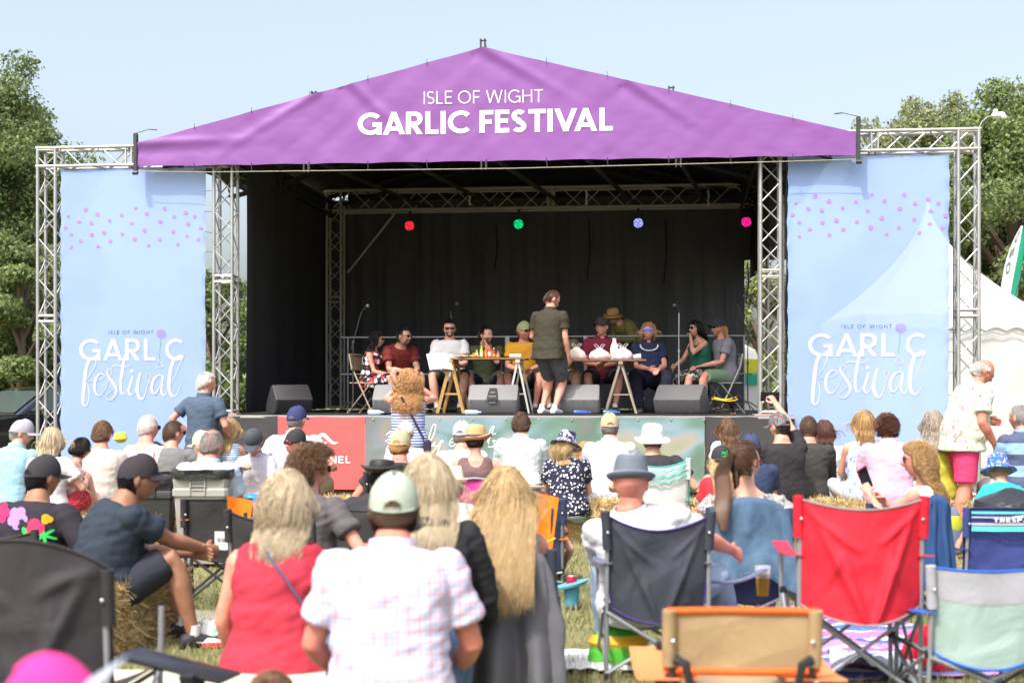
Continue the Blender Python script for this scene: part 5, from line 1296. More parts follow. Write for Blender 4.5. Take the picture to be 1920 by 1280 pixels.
for i,(px_,c,cc,h_,lb) in enumerate([(903,(.35,.45,.05),(.05,.2,.05),.2,'green sauce bottle, leftmost of the row on the table'),(911,(.75,.18,.03),(.8,.3,.03),.16,'orange sauce bottle second from the left on the table'),(918,(.6,.05,.03),(.02,.02,.02),.2,'tall red sauce bottle with a black cap on the table'),(926,(.35,.06,.02),(.7,.5,.1),.14,'small brown red sauce bottle at the right end of the row'),(894,(.6,.5,.2),(.5,.4,.3),.11,'squat mustard coloured jar beside the green bottle'),(934,(.25,.12,.05),(.02,.02,.02),.12,'small dark sauce jar right of the bottles')]):
    t=thing('sauce_bottle',lb,'bottle',on_table(px_,.08+.05*(i%2)),0,'sauce bottles on the table'); m=MB(); r_=.024; m.revolve([(r_*.9,0),(r_,.01),(r_,h_*.55),(r_*.45,h_*.75),(r_*.4,h_*.88)],14); m.build('bottle_glass',mk('sauce%d'%i,c,.25,bump=0,spec=.6),t)
    m=MB(); m.revolve([(r_*.5,h_*.88),(r_*.5,h_),(r_*.3,h_+.003)],12); m.build('cap',mk('bcap%d'%i,cc,.4,bump=0),t); m=MB(); m.revolve([(r_*1.02,h_*.15),(r_*1.02,h_*.45)],14,cap=False); m.build('bottle_label',mk('blabel%d'%(i%2),[(.7,.65,.4),(.75,.3,.1)][i%2],.6,bump=0),t)
for i,(px_,lb) in enumerate([(868,'paper plate heaped with pale crisps, left one'),(889,'paper plate of yellow nachos beside the sauce jar')]):
    t=thing('food_plate',lb,'plate of food',on_table(px_,.05*i),0,'plates of food on the table'); m=MB(); m.revolve([(.06,.002),(.1,.012),(.105,.018)],20); m.build('plate',mk('paper_plate',(.5,.45,.35),.8),t)
    m=MB(); r=random.Random(i)
    for k in range(36):
        a=r.random()*6.28; q=r.random()*.075; M=Matrix.Translation((q*math.cos(a),q*math.sin(a),.02+.05*(1-q/.08)*r.random()))@Matrix.Rotation(r.random()*6,4,'Z')@Matrix.Rotation(r.uniform(-1,1),4,'X'); m.box((0,0,0),(.035,.025,.006),M=M,bev=.002)
    m.build('snacks',mk('crisps%d'%i,[(.55,.45,.22),(.62,.45,.10)][i],.7),t)
m=MB(); m.tube((-.08,0,.028),(.08,0,.028),.028,16); o=m.build('kitchen_roll',mk('paper_white',(.75,.75,.75),.9),None,loc=on_table(966,.05)); tag(o,'white paper roll lying on the table beside the man in yellow','paper roll')
tz=SZ+z2-.002
def bag(px_,w,h,c,lb,sd):
    t=thing('carrier_bag',lb,'carrier bag',on_table(px_,.1),0,'knotted carrier bags on the table'); m=MB()
    def f(p): a=math.atan2(p.y,p.x); return Vector((p.x*(1+.10*MN.noise(Vector((a*2,p.z*9,sd)))),p.y*(1+.14*MN.noise(Vector((a*2.3,p.z*7,sd+3)))),p.z))+Vector((.01*MN.noise(Vector((a*5,p.z*22,sd))),0,0))
    m.revolve([(w*.40,0),(w*.5,.02),(w*.52,h*.3),(w*.42,h*.55),(w*.2,h*.75),(w*.09,h*.86)],30,fy=.7,mod=f); m.build('bag_body',mk('bag_film_%s'%sd,c,.35,bump=.6,bs=26,bd=.012,pat='soft',pc=(.72,.72,.78),ps=7,trans=.12,spec=.5),t)
    m=MB(); 
    for sx in(-1,1): m.path([(sx*.02,0,h*.8),(sx*.05,0,h*.95),(sx*.075,.01,h*1.08),(sx*.05,.01,h*1.14),(sx*.015,0,h*1.0),(0,0,h*.82)],[.012,.012,.01,.01,.01,.01],6,flat=.4)
    m.build('bag_handle',mk('bag_film_h',(.75,.75,.8),.4,trans=.1),t)
bag(1044,.15,.15,(.75,.6,.66),'carrier bag partly behind the standing man, furthest left on its table',1)
bag(1081,.26,.20,(.78,.58,.45),'carrier bag with a peach tinted base and upright handles',2)
bag(1124,.29,.19,(.78,.45,.50),'wide low carrier bag with pink contents, in front of the man in maroon',3)
bag(1168,.27,.20,(.76,.50,.56),'round carrier bag beside the white milk jug',4)
t=thing('milk_jug','white plastic milk jug standing between two carrier bags','milk jug',on_table(1152,.22),0); m=MB(); m.revolve([(.05,0),(.058,.01),(.06,.14),(.05,.2),(.026,.25),(.024,.28)],18); m.path([(.045,0,.2),(.085,0,.19),(.088,0,.12),(.058,0,.1)],.012,8); m.build('jug_body',mk('milk_white',(.8,.79,.74),.35),t); m=MB(); m.revolve([(.027,.28),(.027,.3),(.02,.302)],14); m.build('jug_cap',mk('jug_cap',(.6,.62,.65),.4),t)
m=MB(); m.revolve([(.028,0),(.036,.1),(.037,.1),(.03,.003)],16); m.xf(Matrix.Rotation(R(84),4,'Y')); o=m.build('paper_cup',WHITEPL,None,loc=on_table(1188,.0)+Vector((0,0,.035))); tag(o,'white paper cup lying on its side by the right carrier bag','paper cup')
fold_chair(690,131,R(-112),'beige folding chair under the woman in the patterned dress',mk('beige_metal',(.42,.34,.24),.5,metal=.3),mk('beige_seat',(.40,.30,.2),.6))
fold_chair(1357,131,R(108),'grey folding chair under the man in a black cap',mk('grey_metal',(.42,.44,.43),.45,metal=.5),mk('grey_seat',(.33,.34,.34),.6))
for px_,nm in((756,'S2'),(843,''),(912,''),(975,''),(1050,''),(1128,''),(1215,''),(1305,'')):
    lb={756:'man in the maroon t-shirt',843:'man in the white t-shirt',912:'man in the dark green t-shirt',975:'man in the yellow t-shirt',1050:'man in the olive shirt',1128:'man in the dark red shirt',1215:'woman in navy',1305:'woman in the green top'}[px_]
    fold_chair(px_,127,PI-TH,'dark folding chair under the '+lb,mk('chair_dark',(.08,.08,.085),.5,metal=.4),mk('chair_dseat',(.05,.05,.055),.6))
mic_stand(662,134,'microphone stand with two microphones on a boom at the far left of the panel',1.0,(.12,-.05,.42))
mic_stand(1273,134,'tall silver microphone stand beside the woman in the green top',1.42,tilt=-.1,mat=mk('chrome',(.5,.5,.5),.3,metal=.8))
mic_stand(1402,133,'black boom microphone stand at the right end of the stage',1.15,(-.16,0,.42))
mic_stand(846,127,'dark microphone stand behind the man in the white t-shirt',1.42,(-.01,.0,.10))
def coil(px_,s):
    t=thing('cable_coil','heap of coiled black and yellow cables at the right end of the stage','cable coil',at(px_,s,SZ+.01),0); r=random.Random(4)
    for nm,mt,n,r0 in(('black_cable',RUB,9,.14),('yellow_cable',mk('yellow_cable',(.75,.45,.03),.5),3,.16)):
        m=MB()
        for k in range(n):
            z=.02+.022*k if nm[0]=='b' else (.015,.19,.21)[k]; ox,oy=r.uniform(-.02,.02),r.uniform(-.02,.02); rr=r0*r.uniform(.85,1.1)
            m.path([(ox+rr*math.cos(a),oy+rr*math.sin(a)*.8,z+.015*math.sin(2*a+k)) for a in [2*PI*i/24 for i in range(25)]],.009,6)
        m.build(nm,mt,t)
    m=MB(); m.path([(.1,0,.2),(.2,0,.26),(.3,-.05,.15),(.42,-.05,.02),(.5,0,.01)],.008,6); m.path([(-.05,0,.2),(-.02,-.1,.3),(.12,-.1,.22),(.2,-.1,.02)],.008,6); m.build('loose_cable',RUB,t)
coil(1358,138)
m=MB(); pts=[(-4.0,.22),(-3.4,.12),(-2.9,.2),(-2.3,.08),(-1.6,.16),(-1.0,.1),(-.2,.17),(.5,.1),(1.2,.15),(1.9,.09),(2.5,.18),(3.1,.3)]
m.path([(a,b,SZ+.012+.006*(i%2)) for i,(a,b) in enumerate(pts)],.009,6); o=m.build('floor_cable',RUB,None,loc=SO,rot=(0,0,-TH)); tag(o,'black cable snaking along the front edge of the stage floor','cable')
for px_,lb,c in((704,'clear water bottle lying at the stage edge left of the striped dress',(.55,.65,.85)),(886,'blue water bottle lying at the stage edge in front of a wedge speaker',(.5,.68,.85)),(1090,'small blue bottle lying under the plain grey wedge speaker',(.05,.12,.45)),(1145,'blue plastic wrapper beside the legs of the bag table',(.04,.15,.55))):
    t=thing('water_bottle',lb,'bottle',at(px_,141,SZ+.036),R(80+px_%20)); m=MB(); m.revolve([(.03,-.1),(.033,-.09),(.033,.05),(.012,.09),(.012,.11)],14); m.xf(Matrix.Rotation(R(90),4,'X')); m.build('bottle_body',mk('pet_%d'%px_,c,.2,bump=.3,bs=20,trans=.25,spec=.6),t); m=MB(); m.revolve([(.014,.11),(.014,.125)],10); m.xf(Matrix.Rotation(R(90),4,'X')); m.build('bottle_cap',mk('capblue',(.05,.12,.5),.4),t)
# ---- beyond the stage ----
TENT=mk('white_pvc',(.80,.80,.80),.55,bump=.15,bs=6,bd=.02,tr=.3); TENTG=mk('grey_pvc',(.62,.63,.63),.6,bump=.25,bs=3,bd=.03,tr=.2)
def marquee(px_,s,label,hw=1.62,hz=2.72,apex=4.95):
    t=thing('marquee',label,'marquee',at(px_,s,0)+Vector((0,hw,0)),0,'white pagoda marquees'); m=MB(); n=14; R_=[]
    for i in range(n+1):
        v=i/n; k=(1-v)**1.75*.97+.03*(1-v); h_=hz+(apex-hz)*v; hh=hw*k+.02; ring=[]
        for sx,sy in((-1,-1),(1,-1),(1,1),(-1,1)):
            for q in range(8):
                u=q/8; a=Vector((sx*hh,sy*hh,0)); nx={(-1,-1):(1,-1),(1,-1):(1,1),(1,1):(-1,1),(-1,1):(-1,-1)}[(sx,sy)]; b=Vector((nx[0]*hh,nx[1]*hh,0)); p=a.lerp(b,u); ring.append(p*(1-.06*math.sin(PI*u)*(1-v))+Vector((0,0,h_)))
        R_.append(ring)
    m.rings(R_,cap=False); m.build('roof',TENT,t,angle=35)
    m=MB()
    for (x0,y0),(x1,y1) in (((-hw,-hw),(hw,-hw)),((hw,-hw),(hw,hw)),((hw,hw),(-hw,hw)),((-hw,hw),(-hw,-hw))):
        m.grid(lambda u,v:(x0+(x1-x0)*u,y0+(y1-y0)*u,hz-.30*v*(1-.22*abs(math.sin(u*PI*9)))-.0),72,4)
    m.xf(Matrix.Scale(1.012,4)); m.build('valance',TENT,t)
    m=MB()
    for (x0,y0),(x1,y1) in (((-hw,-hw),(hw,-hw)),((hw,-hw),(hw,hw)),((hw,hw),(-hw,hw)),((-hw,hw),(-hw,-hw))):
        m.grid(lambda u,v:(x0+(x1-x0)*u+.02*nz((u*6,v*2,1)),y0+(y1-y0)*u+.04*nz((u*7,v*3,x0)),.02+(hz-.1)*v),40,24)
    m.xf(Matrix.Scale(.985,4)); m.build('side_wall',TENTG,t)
    for sx in(-1,1):
        for sy in(-1,1): m=MB(); m.tube((sx*hw,sy*hw,0),(sx*hw,sy*hw,hz),.035,8); m.build('post',ALU,t)
    m=MB(); m.path([(-hw*1.02,-hw*1.02-.01,hz-.34+.02*math.sin(i*2)) if False else (-hw*1.02+2.04*hw*i/36,-hw*1.03,hz-.31+.025*math.sin(i*PI/2)) for i in range(37)],.012,5); m.build('valance_trim',mk('grey_trim',(.3,.3,.3),.7),t)
marquee(1790,106,'white pagoda marquee right of the stage, its peak behind the outer tower')
marquee(2140,104,'second white pagoda marquee cut off by the right frame edge')
t=thing('feather_flag','white and green feather flag with a yellow foot, right of the marquee peak','flag',at(1868,86,0),0); m=MB()
s_=90; cx=at(1868,s_).x
def ff(u,v):
    z=1.9+3.1*v; w=.34+.05*math.sin(v*3); x=.0+.52*v-.0+ (u-.5)*w*(1-max(0,(v-.7)/.3)**2.2*.85)+.30*max(0,(v-.7))**1.5; return Vector((x,.03*nz((u*2,v*4,0)),z))
m.grid(lambda u,v:ff(u*.62,v),8,40); m.build('flag_sheet',mk('flag_white',(.78,.78,.76),.7,tr=.3),t); m=MB(); m.grid(lambda u,v:ff(.62+u*.38,.12+.88*v),5,40); m.build('flag_stripe',mk('flag_green',(.02,.30,.16),.7,tr=.2),t); m=MB(); m.grid(lambda u,v:ff(.55+u*.42,.02+.12*v)+Vector((0,-.01,0)),5,8); m.build('flag_foot',mk('flag_yellow',(.75,.65,.03),.7,tr=.2),t)
m=MB(); m.path([(.16,.02,0),(.17,.02,1.9),(.45,.02,3.6),(.82,.02,4.7),(.95,.02,5.0)],.016,6); m.build('flag_pole',DARKMET,t)
m=MB(); 
def ftx(x,z,l): p=ff(.34-.24*(z),.66+x); return (p.x,p.y-.012-.001*l,p.z)
for i,ch in enumerate('OSO'): words(m,ch,.0+i*.11,.085+i*.11,.0-.0,1.0,.2,ftx)
m.build('flag_lettering',mk('flag_ink',(.12,.18,.15),.7,bump=0),t,smooth=False)
t=thing('kiosk','small white kiosk with yellow and green panels behind the right tower','kiosk',at(1462,118,0)+Vector((0,4.3,0)),0); m=MB(); m.box((0,0,1.0),(.78,.8,2.0),bev=.03); m.revolve([(.5,2.0),(.42,2.16),(.1,2.3)],4,mod=lambda p:Matrix.Rotation(R(45),4,'Z')@p); m.build('cabin',mk('kiosk_white',(.78,.78,.74),.5),t)
m=MB(); m.box((-.27,-.412,1.0),(.2,.012,1.9)); m.box((0,-.414,1.86),(.76,.012,.26)); m.build('yellow_panel',mk('kiosk_yellow',(.72,.75,.05),.5),t); m=MB(); m.box((.14,-.422,1.6),(.34,.012,.2)); m.build('green_panel',mk('kiosk_green',(.03,.42,.26),.5),t)
# ---- dark car ----
def car():
    t=thing('estate_car','black estate car parked behind the outer left truss tower','car',(at(28,106).x,F/106+1.2,0),R(143)); P=mk('car_paint',(.012,.013,.018),.18,bump=0,coat=1,spec=.6); G=mk('car_glass',(.05,.07,.07),.1,bump=0,spec=.4)
    m=MB(); prof=[(2.2,.35,.66,.86),(2.1,.25,.78,.9),(1.6,.22,.90,.92),(1.0,.2,.98,.92),(.4,.2,1.0,.92),(-1.0,.2,1.0,.92),(-1.9,.22,1.0,.9),(-2.2,.3,.9,.84)]
    R_=[[Vector((w*sx,y,z)) for sx,z in ((-.96,zl_),(-1,zl_+(zh-zl_)*.45),(-.97,zh-.04),(-.85,zh),(.85,zh),(.97,zh-.04),(1,zl_+(zh-zl_)*.45),(.96,zl_))] for y,zl_,zh,w in prof]; m.rings(R_); m.build('body',P,t,angle=35)
    m=MB(); pr=[(1.0,.97,.98,.82),(.25,.97,1.42,.66),(-.6,.97,1.50,.66),(-1.6,.97,1.44,.64),(-2.05,.97,1.02,.74)]
    R_=[[Vector((.86*sx if z<.98 else w*sx,y,z)) for sx,z in((-1,zl_),(-1,zh-.02),(-.85,zh+.02),(.85,zh+.02),(1,zh-.02),(1,zl_))] for y,zl_,zh,w in pr]; m.rings(R_); m.build('greenhouse',P,t,angle=30)
    m=MB(); m.add([(-.76,.98,1.0),(.76,.98,1.0),(.6,.33,1.385),(-.6,.33,1.385)],[(0,1,2,3)]); m.xf(Matrix.Translation((0,.012,.012))); m.build('windscreen',G,t)
    for sx in(-1,1):
        for (ya,yb_,yc,yd) in ((.75,-.25,-.2,.22),(-.33,-1.15,-1.1,-.3),(-1.23,-1.9,-1.62,-1.2)):
            m=MB(); m.add([(sx*.862,ya,1.03),(sx*.862,yb_,1.03),(sx*.69,yc,1.40),(sx*.69,yd,1.40)],[(0,1,2,3)]); m.xf(Matrix.Translation((sx*.012,0,.006))); m.build('side_window',G,t)
        m=MB(); m.ball((sx*1.02,.62,1.06),(.11,.07,.075),10); m.box((sx*.93,.6,1.0),(.1,.04,.03)); m.build('wing_mirror',P,t)
        m=MB(); m.box((sx*.66,2.13,.68),(.34,.1,.15),bev=.04); m.build('headlight',mk('headlamp',(.6,.62,.65),.1,bump=0,spec=.9),t)
        for y in(1.38,-1.4):
            m=MB(); M=Matrix.Translation((sx*.84,y,.32))@Matrix.Rotation(R(90),4,'Y'); m.revolve([(.2,-.11),(.31,-.11),(.32,-.08),(.32,.08),(.31,.11),(.2,.11)],28,mod=lambda p:M@p); w=m.build('wheel',RUB,t); m=MB(); m.revolve([(.2,-.1),(.2,.112),(.16,.10),(.03,.12)],20,mod=lambda p:M@p); m.build('rim',ALU,w)
car()
# ================= who is there =================
C=cloth
WHT=C('white',(.78,.78,.80)); BLKC=C('black',(.034,.034,.038)); NAVY=C('navy',(.03,.045,.09)); MAROON=C('maroon',(.16,.025,.022)); WINE=C('wine',(.17,.02,.04)); OLIVE=C('olive',(.10,.095,.045)); DGREEN=C('dgreen',(.055,.065,.035)); MUST=C('mustard',(.60,.30,.03))
GREYT=C('grey',(.17,.17,.175)); KHAKI=C('khaki',(.30,.26,.18)); DENIM=C('denim',(.08,.13,.21),bs=260); LDENIM=C('ldenim',(.22,.29,.40)); DSH=C('darkshorts',(.035,.037,.045)); CREAM=C('cream',(.70,.64,.58)); LBLUE=C('lblue',(.50,.62,.80)); SHOEW=mk('shoe_white',(.7,.7,.68),.6); SHOEB=mk('shoe_black',(.03,.03,.035),.6); SAND=mk('sandal',(.2,.12,.07),.6)
G_ST='people sitting at the tables on the stage'; G_AU='people in the audience'
def ST(px,py,label,s=131,**k): 
    k.setdefault('yaw',180); k.setdefault('shoe',SHOEB); k.setdefault('bot',('shorts',DSH)); k.setdefault('group',G_ST); k['fat']=k.get('fat',0)+.2; k.setdefault('k',1.07 if k.get('sex','m')=='m' else 1.0); return person(px,py,s,label,gz=SZ+.012,**k)
def AU(px,py,s,label,**k): k.setdefault('group',G_AU); k['fat']=k.get('fat',0); k.setdefault('bot',('shorts',KHAKI)); k.setdefault('shoe',SAND); return person(px,py,s,label,**k)
# ---- on stage ----
p=ST(706,620,'woman in a patchwork patterned sundress, leftmost on the stage, smiling in sunglasses',yaw=-108,sex='f',lean=.1,top=('dress',C('patch',(.02,.02,.025),pat='multi',ps=14,pw=.46,pc=(.65,.06,.07),pc2=(.75,.75,.75))),bot=('skirt',C('patch',(0,0,0))),hair=('curlymid','dark'),skin='tan',hy=15,arms=('lap','lap')); glassp(p); facep(p,True,False)
p=ST(757,613,'dark haired man in a maroon t-shirt leaning forward beside the woman on the left',yaw=-150,lean=.42,top=('tee',MAROON),hair=('crop','dark'),skin='tan',hy=32,arms=('knee','knee'),fat=.25,bot=('shorts',GREYT)); glassp(p); facep(p,False,False,'dark')
p=ST(843,598,'smiling man in a plain white t-shirt and sunglasses behind the takeaway box',lean=.08,top=('tee',WHT),hair=('short','dark'),skin='fair',hy=4,hp=4,arms=('lap','lap'),fat=.15); glassp(p); facep(p,True,False,'dark')
p=ST(911,610,'dark haired man in a dark green t-shirt resting his chin on his hand',lean=.22,top=('tee',DGREEN),hair=('short','dark'),skin='fair',hy=48,arms=('chin',(.3,.25,.12)),hands=('grip','relax')); facep(p,False,True,'brown')
p=ST(982,602,'man in a mustard yellow t-shirt and pale green cap',lean=.12,top=('tee',MUST),hair=('crop','lightbrown'),hat='cap',skin='pink',hy=40,arms=('lap','lap')); hatp(p,'cap',C('palegreen',(.30,.33,.16)),None,8); glassp(p); facep(p,False,False,'ginger')
p=ST(1035,543,'man in a dark polo shirt and cargo shorts standing on stage with his back turned',s=139,pose='stand',yaw=-28,lean=.12,hy=-42,hp=30,top=('polo',C('darkpolo',(.045,.04,.028))),bot=('shorts',C('cargo',(.06,.062,.075),pat='soft',pc=(.10,.10,.12),ps=5)),hair=('crop','brown'),skin='pink',shoe=SHOEW,arms=((-.16,.30,.1),'hang'),group='people standing',fat=-.05,legs=((-.09,.02,0,0,1,0),(.11,-.03,0,0,1,0)))
p=ST(1050,597,'man in an olive shirt and sunglasses holding a microphone, just right of the standing man',lean=.1,top=('shirt',OLIVE),hair=('short','dark'),skin='tan',arms=((-.04,.30,.40,-.5,0,-1),'lap'),hands=('grip','relax'),fat=.3,bot=('shorts',KHAKI)); glassp(p); facep(p,False,False,'brown')
hw=p['HW'][0]; Mw=Matrix.Translation(p['loc'])@Matrix.Rotation(p['rz'],4,'Z')@hw; q=Mw@Vector((0,.08,-.03)); m=MB(); m.tube((0,0,-.1),(0,0,.05),.013,8,.017); o=m.build('handheld_microphone',BLACKPL,None,loc=q); m=MB(); m.ball((0,0,.075),.026,10); m.build('mic_grille',mk('mic_mesh',(0,0,0)),o); tag(o,'black handheld microphone held up by the man in the olive shirt','microphone')
p=ST(1129,594,'young man in a dark red shirt and black cap looking left along the table',lean=.1,top=('polo',WINE),hair=('crop','brown'),hat='cap',skin='pink',hy=-38,arms=((-.02,.32,.12),(.1,.32,.14))); hatp(p,'cap',BLKC,None,8); facep(p,False,True)
p=ST(1150,577,'person in an olive shirt and straw hat bending over behind the seated panel',s=123,pose='stand',k=.93,yaw=120,lean=.75,hy=20,hp=10,top=('long',C('olive2',(.16,.15,.04))),hair=('short','dark'),hat='straw',skin='tan',arms=((-.1,.45,.1),(.1,.45,.1)),group='people standing',legs=((-.1,-.05,0,0,1,0),(.12,-.25,0,0,1,0)),bot=('jeans',OLIVE)); hatp(p,'straw',mk('straw_hat',(.42,.24,.08),.8,bump=.6,bs=220),C('hatband',(.2,.1,.03)),-4)
p=ST(1216,603,'blonde woman in a navy top with a white embroidered neckline and blue mirrored sunglasses',sex='f',k=1.08,lean=.06,fat=1.0,top=('polo',C('navytop',(.022,.028,.07))),bot=('jeans',C('navytr',(.015,.016,.03))),hair=('bob','honey'),skin='pink',hy=-12,hp=-4,arms=('lap',(.02,.34,.14))); glassp(p,'wrap',LENSB,mk('frame_blue',(.02,.04,.4),.3)); facep(p,True,False)
m=MB(); sp=p['spine']; K=p['K']
for i in range(19):
    a=R(-95+190*i/18); q,x,y,u=sp(.93-.13*math.cos(a)); 
    pt=q+x*(.115*K*math.sin(a)*1.0)+y*(.135*K+.03*math.cos(a)*K); m.ball(p['Tz']@pt,.011*K,6)
m.build('embroidery',WHT,p['root'])
p=ST(1305,599,'black haired woman in a green strappy top holding her hand to her mouth',yaw=122,sex='f',lean=.12,top=('cami',C('teal',(.02,.11,.08))),bot=('skirt',C('fern',(.03,.035,.035),pat='blotch',pc=(.45,.45,.42),ps=16,pw=.55)),hair=('bob','black'),skin='tan',hy=-8,arms=('chin',(.1,.42,.10)),hands=('grip','relax')); glassp(p); facep(p,False,False)
p=ST(1347,595,'man in a grey t-shirt and black cap with a tied back ponytail, rightmost on stage',yaw=105,lean=.12,top=('tee',C('greyt2',(.20,.20,.23))),bot=('shorts',C('sage',(.16,.24,.16))),hair=('wavybob','ginger'),hat='cap',skin='pink',hy=12,arms=('lap','lap')); hatp(p,'cap',BLKC,None,4); glassp(p); facep(p,False,False,'ginger')
# ---- standing around the audience ----
p=AU(387,697,184,'white haired man in a blue polo shirt standing left of the stage',pose='stand',yaw=-22,lean=.06,hy=-48,top=('polo',C('bluepolo',(.065,.095,.14))),bot=('shorts',KHAKI),hair=('short','white'),skin='pink',arms=('hip',(.2,.22,.05)),group='people standing',shoe=SHOEW)
p=AU(766,690,198,'woman with long ginger curls in a blue striped dress photographing the stage',pose='stand',sex='f',lean=.04,top=('cami',C('bstripe',(.75,.76,.82),pat='stripe',ps=38,pw=.55,pc=(.07,.13,.42))),bot=('skirt',C('bstripe',(0,0,0))),hair=('curlylong','ginger'),skin='pink',hp=2,arms=('eyes','eyes'),hands=('grip','grip'),group='people standing',fat=.25)
m=MB(); sp=p['spine']; K=p['K']
pts=[p['Tz']@(sp(t)[0]+sp(t)[1]*(xx*K)-sp(t)[2]*(.132*K)) for t,xx in((.95,-.06),(.8,-.02),(.6,.04),(.4,.09),(.22,.14),(.1,.17))]; m.path(pts,.012*K,6,flat=.5); m.build('bag_strap',mk('strap_navy',(.03,.02,.05),.6),p['root']); m=MB(); m.box(pts[-1]+Vector((.03,.0,-.06)),(.07,.14,.12),bev=.02); m.build('shoulder_bag',mk('strap_navy',(0,0,0)),p['root'])
def held_phone(p,label,mat=None,dz=.05,rot=(0,0,0),which=1,big=1,mid=False):
    M=Matrix.Translation(p['loc'])@Matrix.Rotation(p['rz'],4,'Z'); H=[M@h@Vector((0,.085,-.02)) for h in p['HW']]
    q=(H[0]+H[1])/2 if mid else H[which]; q=q+Vector((0,0,dz)); t=thing('phone',label,'phone',q,0,'phones held up by people in the audience'); t.rotation_euler=rot
    m=MB(); m.box((0,0,0),(.155*big,.010,.078*big),bev=.004); m.build('phone_body',mat or BLACKPL,t); m=MB(); m.box((.055*big,.006,.02*big),(.03,.003,.022),bev=.001); m.build('camera_bump',mk('lensglass',(.02,.02,.03),.1),t); m=MB(); m.box((0,-.0065,0),(.145*big,.002,.07*big)); m.build('screen',mk('screen',(.01,.012,.02),.1,bump=0,spec=.7),t)
held_phone(p,'phone held up by the woman with ginger curls',dz=.03,mid=True)
FLOR=C('tropic',(.76,.76,.70),pat='multi',ps=11,pw=.34,pc=(.55,.10,.16),pc2=(.22,.36,.16))
p=AU(1843,672,203,'bald man in a tropical floral shirt and pink shorts standing at the right',pose='stand',yaw=-78,lean=.30,hy=-12,hp=34,fat=1.0,top=('shirt',C('tropic2',(.66,.72,.60),pat='blotch',ps=15,pw=.59,pc=(.62,.12,.2),pc2=(.30,.45,.22))),bot=('shorts',C('pinkshorts',(.70,.06,.18))),hair=('bald','white'),skin='red',arms=((-.15,.35,.15),(.2,.22,-.04,.5,-1,0)),group='people standing',shoe=SHOEW,legs=((-.12,.12,0,0,1,0),(.12,-.12,0,0,1,0))); glassp(p,'spec',mk('clear_lens',(.5,.5,.5),.05,trans=.85),STEEL)
# ---- front row on the straw bales, left part ----
p=AU(40,785,203,'man in a pale blue shirt and grey cap at the far left front',yaw=-20,hy=-55,hp=10,lean=.22,top=('shirt',C('aqua',(.28,.46,.54),pat='soft',pc=(.20,.37,.47),ps=30)),hair=('crop','grey'),hat='cap',skin='tan',arms=('lap','phone')); hatp(p,'cap',C('greycap',(.33,.33,.37)))
p=AU(98,800,218,'woman with a blonde bob in a white t-shirt and red patterned shorts',sex='f',yaw=-12,lean=.12,fat=.3,top=('tee',C('whitepink',(.75,.70,.72))),bot=('shorts',C('redpat',(.45,.03,.05),pat='dots',ps=60,pw=.25,pc=(.6,.35,.3))),hair=('bob','paleblonde'),arms=('lap',(.22,.34,.26)))
m=MB(); sp=p['spine']; K=p['K']; m.path([p['Tz']@(sp(t)[0]+sp(t)[1]*(xx*K)-sp(t)[2]*(yy*K)) for t,xx,yy in((.98,.06,.02),(.93,.04,.10),(.8,-.02,.135),(.6,-.08,.135),(.4,-.13,.12),(.25,-.15,.10))],.007,6); m.build('bag_strap',BLACKPL,p['root'])
p=AU(150,818,212,'woman in a red and white patterned dress leaning against the man in cream',sex='f',yaw=-15,lean=.30,side=.25,hr=15,hp=14,top=('dress',C('redwhite',(.62,.30,.27),pat='blotch',ps=40,pw=.5,pc=(.75,.68,.64))),bot=('skirt',C('redwhite',(0,0,0))),hair=('short','dark'),arms=('lap','lap'))
p=AU(192,787,203,'brown haired man in a cream t-shirt in the front row',lean=.12,top=('tee',CREAM),hair=('short','lightbrown'),skin='pink',hy=-12,arms=('lap','lap'))
p=AU(278,777,200,'grey haired man in a white and red racer vest and sunglasses',lean=.14,yaw=-8,hy=-32,top=('tank',C('vest',(.76,.75,.76))),bot=('shorts',C('redsh',(.6,.06,.05))),hair=('crop','white'),skin='pink',arms=('lap','lap'),fat=.3); glassp(p)
m=MB(); sp=p['spine']; K=p['K']
m.grid(lambda u,v:p['Tz']@(sp(.1+.72*v)[0]+sp(.1+.72*v)[1]*((.150-.03*v+.045*u)*K*(1+.10))-sp(.1+.72*v)[2]*((.145-.16*u-.02*v)*K)),6,14,thick=.003); m.build('side_panel',C('redsh',(0,0,0)),p['root'])
p=AU(325,787,200,'shaven headed man in a grey t-shirt holding a phone sideways',lean=.16,yaw=-8,hy=-36,top=('tee',C('greyt3',(.15,.155,.155))),hair=('crop','brown'),skin='pink',arms=('lap',(.30,.34,.34))); glassp(p); held_phone(p,'phone held sideways by the shaven headed man in grey',rot=(0,0,0),dz=.02)
p=AU(382,806,215,'person in a beige cap sitting between the standing man and the bins',yaw=18,lean=.15,hy=38,hp=6,top=('tee',C('tan2',(.55,.5,.45))),hair=('crop','grey'),hat='cap',skin='tan',arms=('phone','lap')); hatp(p,'cap',C('beigecap',(.55,.47,.34)))
p=AU(397,803,237,'grey haired man with a bald spot in a pale blue shirt behind the grey bin',lean=.12,yaw=-10,hy=-12,top=('shirt',LBLUE),hair=('thin','grey'),skin='red',fat=.5)
p=AU(430,781,182,'blonde woman in a blue and white striped top close to the stage',sex='f',yaw=-15,lean=.08,top=('tank',C('zig',(.72,.76,.82),pat='stripe',ps=42,pw=.45,pc=(.18,.38,.62))),bot=('shorts',DSH),hair=('shoulder','blonde'))
